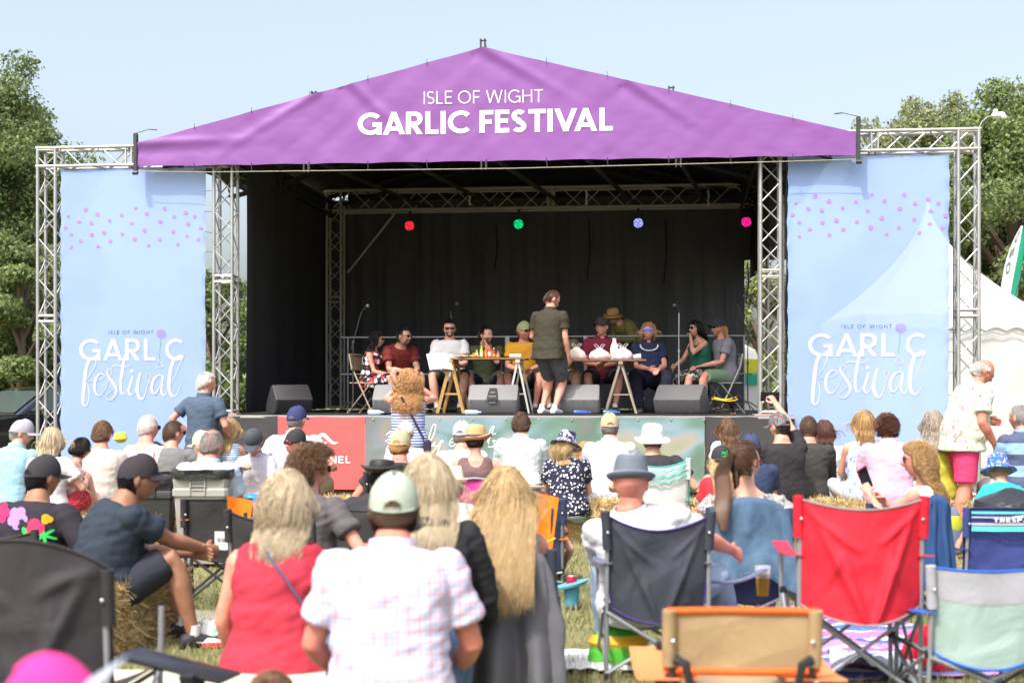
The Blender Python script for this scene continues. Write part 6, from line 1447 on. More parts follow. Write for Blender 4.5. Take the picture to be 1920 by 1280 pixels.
p=AU(476,801,205,'child in a dark grey cap eating, facing away from the stage',yaw=175,sex='c',lean=.24,hp=34,top=('shirt',C('pale_check',(.62,.64,.70),pat='plaid',ps=26,pw=.2,pc=(.5,.4,.5),pc2=(.45,.5,.62))),hair=('short','lightbrown'),hat='cap',skin='fair',arms=('lap',(.10,.26,.34)),hands=('relax','pinch')); hatp(p,'cap',C('slatecap',(.06,.068,.08)))
p=AU(556,760,198,'man in a white shirt and navy cap sitting in front of the red banner',lean=.08,yaw=-12,hy=-12,top=('shirt',C('whitesh',(.74,.74,.80))),hair=('crop','grey'),hat='cap',skin='pink',fat=.35,arms=('chair','chair')); hatp(p,'cap',C('navycap',(.035,.045,.12)))
p=AU(554,803,222,'woman with her black cap turned backwards and red sunglasses, looking back at the crowd',sex='f',yaw=120,hy=15,lean=.12,top=('tee',C('flor2',(.12,.13,.15),pat='blotch',pc=(.5,.3,.3),ps=20,pw=.52)),hair=('shoulder','lightbrown'),hat='bcap',skin='pink'); hatp(p,'bcap',BLKC); glassp(p,'sun',mk('lens_red',(.25,.02,.06),.1,bump=0)); facep(p,False,False)
# ---- front row, middle ----
p=AU(762,786,200,'woman in a white cap and pale t-shirt in front of the striped dress',sex='f',lean=.1,hy=-20,top=('tee',C('palegrey',(.58,.62,.66))),hair=('short','blonde'),hat='cap'); hatp(p,'cap',WHT)
p=AU(750,803,228,'man in a tan cap and black t-shirt sitting in a low black chair',lean=.08,hy=-12,top=('tee',BLKC),hair=('short','ginger'),hat='cap',skin='red',arms=('chair','chair')); hatp(p,'cap',C('tancap',(.42,.37,.23))); PA=p
p=AU(866,788,200,'man in a light grey cap and white t-shirt near the straw hat',lean=.12,hy=-10,top=('tee',WHT),hair=('crop','grey'),hat='cap',skin='pink'); hatp(p,'cap',C('lgcap',(.46,.46,.50)))
p=AU(892,795,215,'woman in a floppy straw hat and brown vest in the pink chair',sex='f',lean=.1,hy=-15,top=('tank',C('brownv',(.16,.10,.10))),bot=('shorts',DSH),hair=('short','brown'),hat='straw',skin='pink',arms=('chair','chair')); hatp(p,'straw',mk('straw_tan',(.55,.33,.15),.85,bump=.8,bs=260),C('brownedge',(.10,.07,.07)),-6); PB=p
p=AU(977,771,190,'short haired man in a pale leaf patterned shirt near the middle of the front row',lean=.16,hy=-5,top=('shirt',C('leafy',(.62,.68,.68),pat='blotch',ps=42,pw=.5,pc=(.40,.48,.48))),hair=('short','brown'),skin='red',fat=.5,arms=('lap','lap'))
p=AU(1062,808,206,'woman in a navy and white bucket hat and daisy print blouse',sex='f',lean=.22,hy=-30,hp=22,top=('tee',C('daisy',(.02,.022,.05),pat='dots',ps=32,pw=.33,pc=(.78,.78,.76))),bot=('jeans',LBLUE),hair=('bob','blonde'),hat='bucket',fat=.55,arms=('lap','lap')); hatp(p,'bucket',C('bucketnavy',(.03,.03,.08),pat='blotch',ps=22,pw=.52,pc=(.7,.7,.75)),NAVY)
p=AU(1098,826,186,'red haired child in a red top between the daisy blouse and the pale shirt',sex='c',k=.75,lean=.2,hr=-12,hp=12,top=('tank',C('redtop',(.6,.05,.06))),hair=('bob','ginger'))
p=AU(1143,773,197,'man in a very pale blue shirt and tan cap sitting on a straw bale',lean=.08,top=('shirt',C('vpale',(.66,.72,.84))),bot=('jeans',LBLUE),hair=('crop','grey'),hat='cap',skin='pink',fat=.3); hatp(p,'cap',C('tancap2',(.42,.34,.20)))
p=AU(1223,794,215,'person in a white sun hat and black top in the chevron patterned chair',lean=.18,hy=8,top=('tee',BLKC),hair=('crop','grey'),hat='sun',skin='tan',arms=('chair','chair'),fat=.4,bot=('shorts',KHAKI)); hatp(p,'sun',WHT,WHT,8); PC=p
# ---- right part ----
p=AU(1364,783,178,'girl with long light brown hair standing close to the stage skirt',sex='c',k=.86,lean=.04,hy=6,top=('tee',WHT),hair=('shoulder','lightbrown'),pose='sit')
p=AU(1352,834,240,'child in a black cap with a green badge and a red t-shirt',sex='c',k=.85,lean=.12,hy=8,top=('tee',C('redtee',(.6,.03,.045))),hair=('shoulder','blonde'),hat='bcap'); hatp(p,'bcap',BLKC)
m=MB(); M=p['MH']; m.add([M@(Vector((x,-.112-(.0 if abs(x)>.02 else .002),z))*p['hm']) for x,z in((-.03,.035),(.03,.035),(.026,.09),(-.026,.09))],[(0,1,2,3)]); m.build('cap_badge',C('greenbadge',(.06,.42,.12),pat='blotch',ps=60,pw=.5,pc=(.01,.05,.02)),p['root'],smooth=False)
p=AU(1408,812,215,'person in a navy cap beyond the woman with the ponytail',lean=.1,k=.95,top=('tee',NAVY),hair=('short','brown'),hat='cap'); hatp(p,'cap',C('navycap2',(.04,.05,.10)))
p=AU(1462,772,205,'man in a black t-shirt and colourful patterned cap holding his phone high',lean=.05,yaw=18,hy=18,hp=6,top=('tee',C('blktee',(.03,.028,.032))),bot=('shorts',DSH),hair=('crop','dark'),hat='cap',skin='tan',fat=.55,arms=('lap',(.10,.38,.90,1,.1,-.5,.3,-1,.2)),hands=('relax','grip')); hatp(p,'cap',C('multicap',(.10,.08,.10),pat='multi',ps=55,pw=.4,pc=(.45,.08,.14),pc2=(.08,.35,.22)))
held_phone(p,'black phone held high by the man in the patterned cap',dz=.01,rot=(R(8),R(2),0),big=1.15)
p=AU(1516,778,196,'shaven headed man in a dark shirt in the front row, right of the raised phone',lean=.10,yaw=-8,top=('long',C('charc',(.045,.045,.045))),bot=('jeans',DSH),hair=('crop','brown'),skin='pink')
p=AU(1546,786,190,'brown haired woman in a white top mostly hidden behind the dark shirt',sex='f',lean=.1,hy=-10,top=('tee',C('whpat',(.70,.68,.66))),hair=('bob','auburn'),bot=('jeans',DSH))
p=AU(1620,767,203,'woman with a blonde bob in a blue and white floral top',sex='f',k=1.0,lean=.08,hy=-10,top=('tank',C('bluefl',(.72,.75,.80),pat='blotch',ps=34,pw=.53,pc=(.20,.34,.66))),bot=('jeans',C('whtr',(.65,.68,.7))),hair=('bob','honey'),fat=.25)
p=AU(1663,775,206,'short auburn haired person in a pink striped shirt',lean=.14,hy=-8,top=('shirt',C('pinksh',(.68,.46,.60),pat='stripe',ps=70,pw=.3,pc=(.62,.36,.52))),hair=('tuft','auburn'),skin='pink',fat=.6)
p=AU(1750,768,200,'woman with long grey hair in a mustard green top behind the standing man',sex='f',lean=.1,hy=-18,top=('tee',C('mustgreen',(.42,.40,.05))),hair=('shoulder','ash'),bot=('jeans',WHT),k=1.0)
p=AU(1912,757,205,'man in a two tone blue polo at the right edge of the frame',lean=.12,yaw=12,hy=22,top=('polo',C('twoblue',(.07,.09,.16),pat='stripe',ps=5,pw=.5,pc=(.22,.36,.60))),bot=('shorts',C('whitesh2',(.6,.62,.66))),hair=('crop','grey'),skin='pink')
p=AU(1872,851,240,'child in a blue floral bucket hat and turquoise top',sex='c',k=.85,lean=.3,hy=-5,hp=18,top=('tee',C('turq',(.03,.42,.45))),hair=('short','blonde'),hat='bucket',bot=('shorts',NAVY),arms=((-.35,.3,-.1),'lap')); hatp(p,'bucket',C('bluebucket',(.04,.16,.62),pat='multi',ps=42,pw=.38,pc=(.55,.60,.80),pc2=(.65,.2,.1)),C('blueedge',(.03,.12,.5)))
# ---- middle distance ----
p=AU(80,852,322,'person in a black jacket with large bright felt flowers and a black cap',yaw=-15,hy=-25,lean=.16,top=('long',C('blkflower',(.025,.023,.03))),hair=('crop','black'),hat='cap',skin='brown',fat=.45,arms=('chair','chair'),bot=('jeans',DSH)); hatp(p,'cap',BLKC,None,-4); PF=p
def petals(p,t,x,r,mat,n=5,ph=0,leafy=False):
    q,xx,y,u=p['spine'](t); K=p['K']; keys=p['secs']; s_=min(keys,key=lambda e:abs(e[0]-t)); d=s_[5]+.024; w=s_[4]+.02; m=MB(); P=[]
    N=60
    for i in range(N):
        a=2*PI*i/N; rr=r*(.72+.28*abs(math.cos(n*a/2+ph))**.6) if not leafy else r*(.3+.7*abs(math.cos(n*a/2+ph))**3); px_=x+rr*math.cos(a); pz=rr*math.sin(a); P.append((px_,pz))
    def on(px_,pz): return p['Tz']@(q+xx*px_+u*pz-y*(d*max(.12,1-abs(px_/(w*1.02))**2.4)**(1/2.4)+.004))
    for (a,b) in [(P[i],P[(i+1)%N]) for i in range(N)]:
        for k in range(4):
            f0,f1=k/4,(k+1)/4; m.add([on(x+(a[0]-x)*f0,a[1]*f0),on(x+(b[0]-x)*f0,b[1]*f0),on(x+(b[0]-x)*f1,b[1]*f1),on(x+(a[0]-x)*f1,a[1]*f1)],[(0,1,2,3)])
    m.build('felt_flower' if not leafy else 'felt_leaf',mat,p['root'])
petals(PF,.86,-.14,.062,C('feltpink',(.75,.04,.16),wr=.1)); petals(PF,.80,-.02,.068,C('feltlilac',(.42,.26,.75),wr=.1),5,.6); petals(PF,.70,.10,.052,C('feltred',(.75,.05,.14),wr=.1),3,.3); petals(PF,.62,.05,.045,C('feltgreen',(.04,.55,.10),wr=.1),3,.2,True); petals(PF,.62,.15,.055,C('feltgreen',(0,0,0)),6,.9,True); petals(PF,.80,.15,.03,C('feltgold',(.65,.38,.02),wr=.1),3,0)
p=AU(258,850,352,'man in a navy t-shirt sitting sideways on a straw bale, holding a card',near=True,yaw=-58,hy=-14,lean=.30,top=('tee',C('navytee',(.026,.036,.052))),bot=('shorts',C('bksh',(.028,.03,.042))),hair=('crop','black'),hat='cap',skin='brown',fat=.45,arms=((-.02,.52,.20),(.02,.60,.22,.3,-.5,-1)),hands=('relax','grip'),legs=((-.16,.50,0),(.20,.46,0)),shoe=SHOEB); hatp(p,'cap',C('darkcap',(.035,.03,.035)),None,-2); glassp(p); PG=p
M=Matrix.Translation(p['loc'])@Matrix.Rotation(p['rz'],4,'Z'); q=M@p['HW'][1]@Vector((.02,.09,.02)); t=thing('paper_card','white paper card in the hand of the man in navy','card',q,R(-10)); m=MB(); m.box((0,0,.045),(.075,.002,.10)); m.build('card_sheet',WHITEPL,t); m=MB(); m.xf(ident()); m.path([(-.02,-.003,.05),(-.012,-.003,.062),(-.004,-.003,.05),(-.012,-.003,.038),(-.02,-.003,.05)],.003,5); m.path([(.004,-.003,.05),(.012,-.003,.062),(.02,-.003,.05),(.012,-.003,.038),(.004,-.003,.05)],.003,5); m.build('print',BLACKPL,t)
p=AU(583,838,335,'man with curly brown hair and shaved sides in a dark grey t-shirt',near=True,yaw=-22,hy=-40,lean=.12,top=('tee',C('dkgrey',(.10,.09,.095))),hair=('curlytop','lightbrown'),skin='pink',bot=('shorts',DSH),arms=('chair','chair')); glassp(p,'sun',mk('lens_wine',(.14,.02,.04),.1,bump=0),mk('frame_dk',(.05,.04,.04),.4)); PH=p
p=AU(716,862,262,'person in a black leather hat and dark top behind the man in the plaid shirt',lean=.25,yaw=-10,hp=8,top=('long',BLKC),bot=('jeans',DSH),hair=('crop','black'),hat='leather',arms=('chair','chair')); hatp(p,'leather',mk('leather',(.025,.022,.022),.45,bump=.3,bs=60),BLACKPL,2); PJ=p
p=AU(848,872,252,'child in a cream panama hat and white top between the two long haired women',sex='c',k=.92,lean=.1,hy=12,top=('tee',WHT),hair=('short','lightbrown'),hat='fedora',skin='pink'); hatp(p,'fedora',mk('panama',(.80,.74,.60),.85,bump=.5,bs=240),C('tanband',(.55,.40,.22)))
p=AU(993,884,262,'woman in a white straw trilby and red patterned blouse in a chair with orange arms',sex='f',lean=.12,hy=-25,top=('tee',C('redleaf',(.09,.08,.08),pat='blotch',ps=20,pw=.52,pc=(.5,.08,.05),pc2=(.45,.42,.38))),bot=('shorts',NAVY),hair=('shoulder','ash'),hat='fedora',arms=('chair',(.28,.2,.1))); hatp(p,'fedora',mk('panama2',(.82,.78,.68),.85,bump=.5,bs=240),BLKC,0); PK=p
p=AU(1398,828,328,'young woman with a long brown ponytail and bare shoulders in front of a denim jacket',near=True,sex='f',lean=.06,yaw=-6,hy=-46,hp=2,top=('off',C('speck',(.10,.10,.11),pat='blotch',ps=90,pw=.5,pc=(.62,.60,.6))),bot=('jeans',DENIM),hair=('pony','brown'),skin='fair',arms=('chair','chair'),extra_coll=[((0,-.10,.27),(.34,.385,.30)),((0,-.10,0),(.34,.385,.30))]); glassp(p,'sun',mk('lens_rose',(.18,.06,.1),.1,bump=0)); PL=p
p=AU(1722,826,305,'curly haired woman in sunglasses looking at the phone in her hands',sex='f',yaw=55,hy=22,hp=2,lean=.05,top=('tank',C('ivory',(.70,.66,.60))),bot=('shorts',DENIM),hair=('curlymid','honey'),skin='pink',arms=((-.02,.40,.42,-.5,0,-1),(.10,.34,.36,.5,0,-1)),hands=('grip','pinch')); glassp(p); facep(p,False,False); held_phone(p,'dark red phone held upright by the curly haired woman',mat=mk('phone_red',(.20,.02,.05),.4),which=0,dz=.05,rot=(R(10),R(62),R(35))); PM=p
# ---- nearest people ----
p=AU(1183,850,385,'man in a grey blue fedora and white shirt in the dark grey camping chair',near=True,lean=-.16,side=-.24,hy=-4,hp=2,top=('shirt',C('whiteprint',(.76,.76,.80),pat='dots',ps=42,pw=.14,pc=(.45,.45,.62))),bot=('jeans',LDENIM),hair=None,hat='fedora',skin='red',fat=.55,k=.97,arms=((-.13,.34,.06,-.5,-1,-.6),(.62,.36,.20,1,-.6,-.8)),slump=.05,legs=((-.15,.5,0),(.50,.42,0,.9,.4,1))); hatp(p,'fedora',C('hatgrey',(.12,.14,.17)),C('hatband2',(.48,.52,.70)),-6); PN=p
p=AU(535,879,470,'woman with wavy pale blonde hair in a coral red vest top',near=True,sex='f',k=1.02,lean=.10,yaw=-4,hy=2,fat=.45,top=('tank',C('coral',(.40,.032,.055),wr=.5)),bot=('jeans',LDENIM),hair=('wavybob','paleblonde'),skin='pink',arms=((-.22,.24,-.02),(.2,.3,.1)),slump=.25)
m=MB(); sp=p['spine']; K=p['K']; m.path([p['Tz']@(sp(t)[0]+sp(t)[1]*(xx*K)-sp(t)[2]*(yy*K)) for t,xx,yy in((1.02,-.06,.02),(.95,-.05,.09),(.85,-.01,.135),(.7,.055,.15),(.5,.13,.15),(.35,.175,.13))],.006,6,flat=.5); m.build('bag_strap',mk('strap_navy2',(.06,.06,.12),.6),p['root'])
p=AU(803,849,452,'blonde woman in a black shirt partly hidden behind the man in the plaid shirt',near=True,sex='f',k=1.0,lean=.12,yaw=4,hy=10,fat=.4,top=('long',C('blackshirt',(.022,.022,.025))),bot=('jeans',NAVY),hair=('shoulder','paleblonde'),skin='pink',arms=('lap',(.22,.28,.0)),slump=.2)
p=AU(948,873,402,'woman with very long golden blonde hair, a grey hoodie over her chair',near=True,sex='f',k=1.0,lean=.04,yaw=-2,hy=-5,top=('tank',C('greytank',(.3,.3,.32))),bot=('jeans',DENIM),hair=('long','blonde'),skin='pink',arms=('lap','lap'),extra_coll=[((0,-.10,.22),(.34,.47,.32)),((0,-.10,0),(.34,.47,.32))]); PO=p
p=AU(739,885,560,'man in a pink and blue plaid shirt and sage cap, nearest the camera',near=True,k=.95,lean=.16,hy=2,fat=.42,top=('shirt',C('plaid',(.52,.49,.58),pat='plaid',ps=27,pw=.17,pc=(.66,.26,.34),pc2=(.36,.44,.68),wr=.4)),bot=('jeans',DENIM),hair=('short','brown'),hat='cap',skin='red',arms=((-.20,.28,.04),(.20,.28,.04)),slump=.3); hatp(p,'cap',C('sagecap',(.34,.39,.32)))
p=AU(508,1256,640,'child with light brown hair at the bottom edge, in front of the coral vest',near=True,sex='c',k=.9,lean=.1,hy=8,top=('tee',C('kidtee',(.4,.3,.5))),hair=('short','lightbrown'),legs=((-.15,.5,0),(.15,.5,0)))
p=AU(108,1232,1250,'person in a bright pink cap with a grey visor at the bottom left corner',k=.72,lean=.1,yaw=-60,hy=-25,hp=-38,top=('tee',C('greytee4',(.3,.32,.36))),hair=('crop','brown'),hat='cap',arms=('lap','lap')); hatp(p,'cap',C('hotpink',(.80,.05,.28)),C('visorgrey',(.30,.34,.42)))
# ================= chairs =================
def under(p,label,**k):
    back=k.pop('back',0); loc=p['loc']+Matrix.Rotation(p['rz'],3,'Z')@Vector((0,-.02-back,0)); turn=k.pop('turn',0); hs=max(.14,p['hz']-.07); hs=k.pop('hs',hs); k.setdefault('hb',hs+.46); loc=k.pop('at_',loc); return camp_chair(Vector((loc.x,loc.y,0)),p['rz']+turn,label,hs=hs,**k)
FB=lambda n,c,**k:C('chair_'+n,c,wr=.55,wd_=.03,rough=.7,**k)
GREYF=mk('frame_grey',(.30,.31,.34),.45,metal=.4)
PNC=under(PN,'dark grey camping chair with a sagging backrest under the man in the fedora',fab=FB('slate',(.04,.045,.06)),frame_=GREYF,trim=FB('violet',(.05,.03,.16)),w=.473,hb=.80,topsag=.085,bulge=.05,taper=.16,armfab=FB('slate2',(.12,.13,.2)),seat=FB('blackseat',(.02,.02,.022)),vf=.02,hs=.36,at_=at(1222,389))
camp_chair(at(1590,418),R(-3),'large red camping chair turned away from the camera at the right',FB('red',(.55,.018,.035)),w=.52,hs=.45,hb=.905,topsag=.05,bulge=.16,vf=.035,taper=.05,trim=FB('greytrim',(.25,.2,.22)),frame_=GREYF,armfab=FB('redarm',(.5,.03,.06)),seed=4,seat=FB('blackseat',(0,0,0)))
camp_chair(at(1808,432),R(3),'low mint green and grey camping chair with blue piping at the right edge',FB('greytop',(.33,.33,.37)),lowfab=FB('mint',(.28,.38,.35)),split=.66,w=.50,hs=.28,hb=.635,ah=.44,topsag=.02,bulge=.05,trim=FB('bluetrim',(.02,.12,.60)),frame_=GREYF,seed=7,taper=.12,armfab=FB('bluearm',(.03,.12,.45)))
t=camp_chair(at(1862,300),R(2),'blue and turquoise striped camping chair behind the mint chair',FB('royal',(.04,.055,.2)),w=.54,hs=.24,hb=.655,ah=.4,topsag=.0,bulge=.02,trim=FB('nvy',(.02,.03,.10)),frame_=GREYF,seed=9)
br_=[c for c in t.children if c.name.startswith('backrest')][0]
for z0,z1,c in((.625,.64,(.10,.55,.5)),(.60,.61,(.35,.36,.42)),(.555,.572,(.35,.36,.42)),(.52,.55,(.10,.55,.5))):
    m=MB(); m.grid(lambda u,v:((u-.5)*.50,-.315-.035*math.sin(PI*u),z0+(z1-z0)*v),16,2); m.build('stripe',FB('st%d'%int(c[0]*100),c),br_)
m=MB(); words(m,'TRESPASS',-.13,.16,.578,.022,.2,lambda x,z,l:(x,-.352-.0006*l,z)); m.add([(-.03,-.352,.606),(.04,-.352,.606),(.06,-.352,.618),(.01,-.352,.614)],[(0,1,2,3)]); m.build('chair_lettering',WHITE_INK,br_,smooth=False)
tc_=camp_chair(at(1370,560),R(-2),'low tan camping chair with bright orange edging at the bottom of the frame',FB('tan',(.32,.22,.12)),w=.44,hs=.475,hb=.665,ah=.445,bdip=.0,topsag=.0,bulge=.0,trim=FB('orangetrim',(.85,.13,.02)),frame_=DARKMET,seed=12,pr=.012,armfab=FB('orangearm',(.85,.27,.10)),armw=.19)
m=MB()
for sx in(-1,1): m.path([(sx*.21,-.33,.52),(sx*.18,-.35,.51),(sx*.165,-.35,.44),(sx*.17,-.34,.33)],[.017,.014,.012,.012],8)
m.build('strap',BLACKPL,tc_)
camp_chair(at(112,555),R(-4),'black camping chair with a loose high backrest at the bottom left',FB('blk',(.035,.032,.036)),w=.54,hs=.40,hb=.79,topsag=-.10,bulge=.12,frame_=GREYF,seed=15,arm=False,vf=.03)
t=camp_chair(at(412,292),R(8),'small black camping chair with orange arm slings beside the grey bin',FB('blk2',(.035,.034,.036)),w=.38,hs=.38,hb=.69,ah=.56,topsag=.0,bulge=.03,frame_=DARKMET,seed=17,armfab=FB('orange',(.85,.19,.01)))
def orange_side(px,s,z0,z1,label,rz):
    t=thing('folded_chair_sling',label,'chair sling',at(px,s,0),rz,'orange slings on the chair sides'); m=MB(); m.grid(lambda u,v:(-.075+.15*u*(.55+.45*v)+.02*(1-v),.03*math.sin(PI*u)+.05*v,z0+(z1-z0)*v-.03*u*v),8,14,thick=.004); m.build('sling',FB('orange',(0,0,0)),t)
    m=MB(); m.tube((.03,.03,0),(.03,.05,z1-.1),.010,8); m.build('post',DARKMET,t); m=MB(); m.path([(-.07,-.02,z0+.12),(0,-.03,z0+.115),(.06,-.02,z0+.14)],.006,6); m.build('tie',mk('yellow_tie',(.8,.5,.03),.6),t)
orange_side(450,312,.34,.73,'orange fabric sling hanging on the side of the small black chair',R(10))
orange_side(1025,285,.26,.69,'orange fabric sling rising beside the woman in the white trilby',R(-8))
under(PK,'navy camping chair with orange sides under the woman in the white trilby',fab=FB('nav',(.035,.045,.09)),w=.44,armfab=FB('orange',(0,0,0)),hb=.62)
under(PH,'dark camping chair under the man with curly hair',fab=FB('blk2',(0,0,0)),w=.5,hb=.72)
under(PA,'low black camping chair under the man in the tan cap',fab=FB('blk2',(0,0,0)),w=.46,hb=.72,trim=FB('tealtrim',(.05,.30,.28)))
under(PJ,'black camping chair under the person in the leather hat',fab=FB('blk2',(0,0,0)),w=.5)
under(PF,'black camping chair under the person with felt flowers',fab=FB('blk2',(0,0,0)),w=.5,hb=.6)
under(PO,'camping chair hidden under the grey hoodie',fab=FB('slate',(0,0,0)),w=.42,hb=.66,bulge=.02)
under(PL,'camping chair under the blue denim jacket',fab=FB('nav',(0,0,0)),w=.42,hb=.72,bulge=.02)
under(PM,'blue camping chair behind the red one, draped with a navy towel',fab=FB('nav',(0,0,0)),w=.40,hb=.68,turn=R(-50),at_=at(1660,300))
t=under(PC,'pale grey camping chair with teal chevrons under the person in the white hat',fab=FB('chev',(.62,.68,.66)),lowfab=FB('palegr',(.50,.52,.50)),split=.72,w=.50,hb=.80,topsag=.07,trim=FB('teal2',(.03,.48,.42)),frame_=GREYF,seed=21,armfab=FB('teal2',(0,0,0)))
br_=[c for c in t.children if c.name.startswith('backrest')][0]
hs=max(.14,PC['hz']-.07)
for k in range(3):
    m=MB(); zt=.80-.045-.045*k; m.path([((i/12-.5)*.48,-.305-.075*math.sin(PI*i/12)**.8*.5-.012,zt-.075*math.sin(PI*i/12)**.8+(.018 if i%2 else 0)) for i in range(13)],.007,5,flat=.6); m.build('chevron',FB('teal2',(0,0,0)),br_)
t=under(PB,'bright pink folding beach chair under the woman in the straw hat',fab=FB('pink',(.62,.06,.30)),w=.30,hb=.62,topsag=-.0,bulge=.01,frame_=GREYF,arm=False)
m=MB(); m.path([(-.17,-.27,.52),(-.16,-.3,.62),(0,-.305,.635),(.16,-.3,.62),(.17,-.27,.52)],.011,8); m.build('top_tube',GREYF,t)
# ---- clothes hung over chairs ----
def draped(p,label,name,mat,w,zt,zb,flare,sd,sleeves=(.9,.9),back=.30,seams=None,folds=.05):
    t=thing(name,label,name.replace('_',' '),Vector((p['loc'].x,p['loc'].y,0)),p['rz']); m=MB()
    def f(u,v):
        x=(u-.5)*(w+flare*(v**1.2)); z=zt+.0-.05*abs(2*u-1)**2-(zt-zb)*v; y=-back-.03*math.sin(PI*u)-.04*v-folds*v*(.3+v)*(.5+.5*math.sin(u*17+sd+v*1.5))-.03*MN.noise(Vector((u*5+sd,v*2.5,sd)))
        if v<.04: y+=.03*(1-v/.04)
        z+=.02*math.sin(u*9+sd)*v
        return Vector((x,y,z))
    m.grid(f,70,60,thick=.006)
    m.grid(lambda u,v:Vector(((u-.5)*w*.96,-back+.02+.05*math.sin(PI*v)+.06*v,zt-.005-.05*abs(2*u-1)**2-.22*v)),24,8,thick=.006)
    b=m.build('jacket_body' if name!='towel' else 'cloth',mat,t,angle=60)
    for sx,L in zip((-1,1),sleeves):
        if L:
            m=MB(); n=14; pts=[];rr=[]
            for i in range(n): v=i/(n-1); pts.append(Vector((sx*(w/2-.02+.05*v+flare*.3*v+.012*math.sin(v*6+sd)),-back+.005-.05*v+.02*math.sin(v*4+sx),zt-.06-(zt-zb)*L*v))); rr.append(.046+.010*math.sin(PI*min(1,v*1.3))+.006*math.sin(v*19+sd))
            m.path(pts,rr,14,flat=.5); m.build('sleeve',mat,t,angle=70)
    if seams:
        m=MB()
        for u0,u1,v0,v1 in seams: m.path([f(u0+(u1-u0)*i/10,v0+(v1-v0)*i/10)+Vector((0,-.003,0)) for i in range(11)],.0024,5)
        m.build('seam',mk('seam_thread',(.20,.24,.28),.9),t)
    return t
draped(PL,'blue denim jacket hung over the back of the ponytailed woman\'s chair','denim_jacket',C('denimj',(.05,.095,.155),bs=260,wr=.7,pat='soft',pc=(.08,.14,.21),ps=7),.36,.785,.36,.06,2.2,(1,1.05),.36,((.05,.95,.14,.14),(.24,.3,.14,1),(.74,.7,.14,1),(.02,.98,.93,.93),(.5,.5,.0,.14)),folds=.03)
draped(PO,'dark grey hoodie hanging from a chair back down to the grass','hoodie',C('hoodie',(.115,.115,.13),wr=.6),.36,.69,.06,.16,5.1,(.9,1.0),.38,((.25,.2,.0,.95),(.68,.72,.1,.98),(.02,.98,.96,.96)),folds=.10)
draped(dict(loc=at(1757,325)+Vector((0,.3,0)),rz=0),'navy towel hung over the chair beyond the red camping chair','towel',C('towel',(.02,.055,.14),wr=.5),.15,.76,.25,.05,8.4,(0,0),.30)
# ================= bales, bins, odds and ends =================
for px,s,rz,lb in [(140,200,0,'straw bale under the couple at the left of the front row'),(38,203,3,'straw bale under the man in the grey cap'),(250,203,-2,'straw bale under the man in the racer vest'),(345,200,2,'straw bale behind the two bins'),(470,203,1,'straw bale under the child who is eating'),(572,200,-2,'straw bale in front of the red banner'),(700,202,0,'straw bale left of the child in the panama hat'),(800,200,3,'straw bale under the woman in the white cap'),(985,196,1,'straw bale under the man in the leaf patterned shirt'),(1110,204,-2,'straw bale in plain view under the daisy blouse and pale shirt'),(1222,206,2,'straw bale just right of the fedora man'),(1490,203,-1,'straw bale under the man with the raised phone'),(1635,204,1,'straw bale under the pink striped shirt'),(1750,200,-2,'straw bale under the woman in mustard green'),(1330,222,3,'straw bale beside the child in the red t-shirt'),(1905,205,1,'straw bale under the man at the right frame edge')]:
    bale(at(px,s),R(rz)-TH*.3,lb)
M=Matrix.Translation(PG['loc']); bale(Vector((at(196,352).x,PG['loc'].y+.12,0)),R(78),'near straw bale under the man in the navy t-shirt',)
bale(Vector((at(225,236).x-.1,at(225,236).y,0)),R(40),'straw bale behind the jacket with felt flowers')
def bin_(px,s,w,h,label,c,lc,cat='bin'):
    t=thing('wheelie_bin',label,cat,at(px,s),R(-3),'litter bins'); m=MB(); R_=[]
    for z,k in((0.03,.78),(.05,.80),(h*.72,.93),(h*.74,.99),(h*.80,.99),(h*.82,.95),(h-.05,1.0)): R_.append([Vector((x*w/2*k,y*w/2*k*1.1,z)) for x,y in((-.9,-1),(.9,-1),(1,-.9),(1,.9),(.9,1),(-.9,1),(-1,.9),(-1,-.9))])
    m.rings(R_); m.build('bin_body',c,t,angle=30)
    m=MB()
    for x in(-.16,.10): m.box((x*w,-w*.53,h*.84),(.012,.03,h*.2),bev=.004)
    for z in(.80,.84,.88): m.box((-.03*w,-w*.535,h*z),(w*.3,.02,.008))
    m.build('rib',c,t)
    m=MB(); m.revolve([(w*.70,h-.07),(w*.74,h-.04),(w*.74,h-.01),(w*.70,h+.005),(w*.66,h-.03)],4*8,mod=lambda p:Vector((max(-w*.54,min(w*.54,p.x)),max(-w*.6,min(w*.6,p.y)),p.z+.010*nz((p.x*9,p.y*9,1)))),cap=False); m.build('bin_liner',lc,t)
    for sx in(-1,1): m=MB(); m.tube((sx*w*.4,w*.5,.09),(sx*w*.48,w*.5,.09),.09,16); m.build('wheel',RUB,t)
LIN=mk('bin_liner',(.02,.02,.022),.3,bump=.8,bs=40,bd=.01,spec=.6)
bin_(389,238,.44,.755,'pale grey wheelie bin with a black liner',mk('bin_grey',(.27,.27,.25),.6,bump=.2,bs=30,pat='soft',pc=(.33,.32,.29),ps=4),LIN)
bin_(296,232,.36,.70,'dark wheelie bin between the navy t-shirt and the pale bin',mk('bin_dark',(.03,.032,.033),.5,bump=.2),LIN)
t=thing('bin_bag','shiny black bin bag behind the blue and turquoise chair','bin bag',at(1893,262),0); m=MB(); m.revolve([(.2,.0),(.27,.1),(.27,.45),(.24,.58),(.1,.64),(.03,.66)],36,mod=lambda p:p*(1+.06*nz((p.x*9,p.y*9,p.z*7)))); m.build('bag_film',LIN,t)
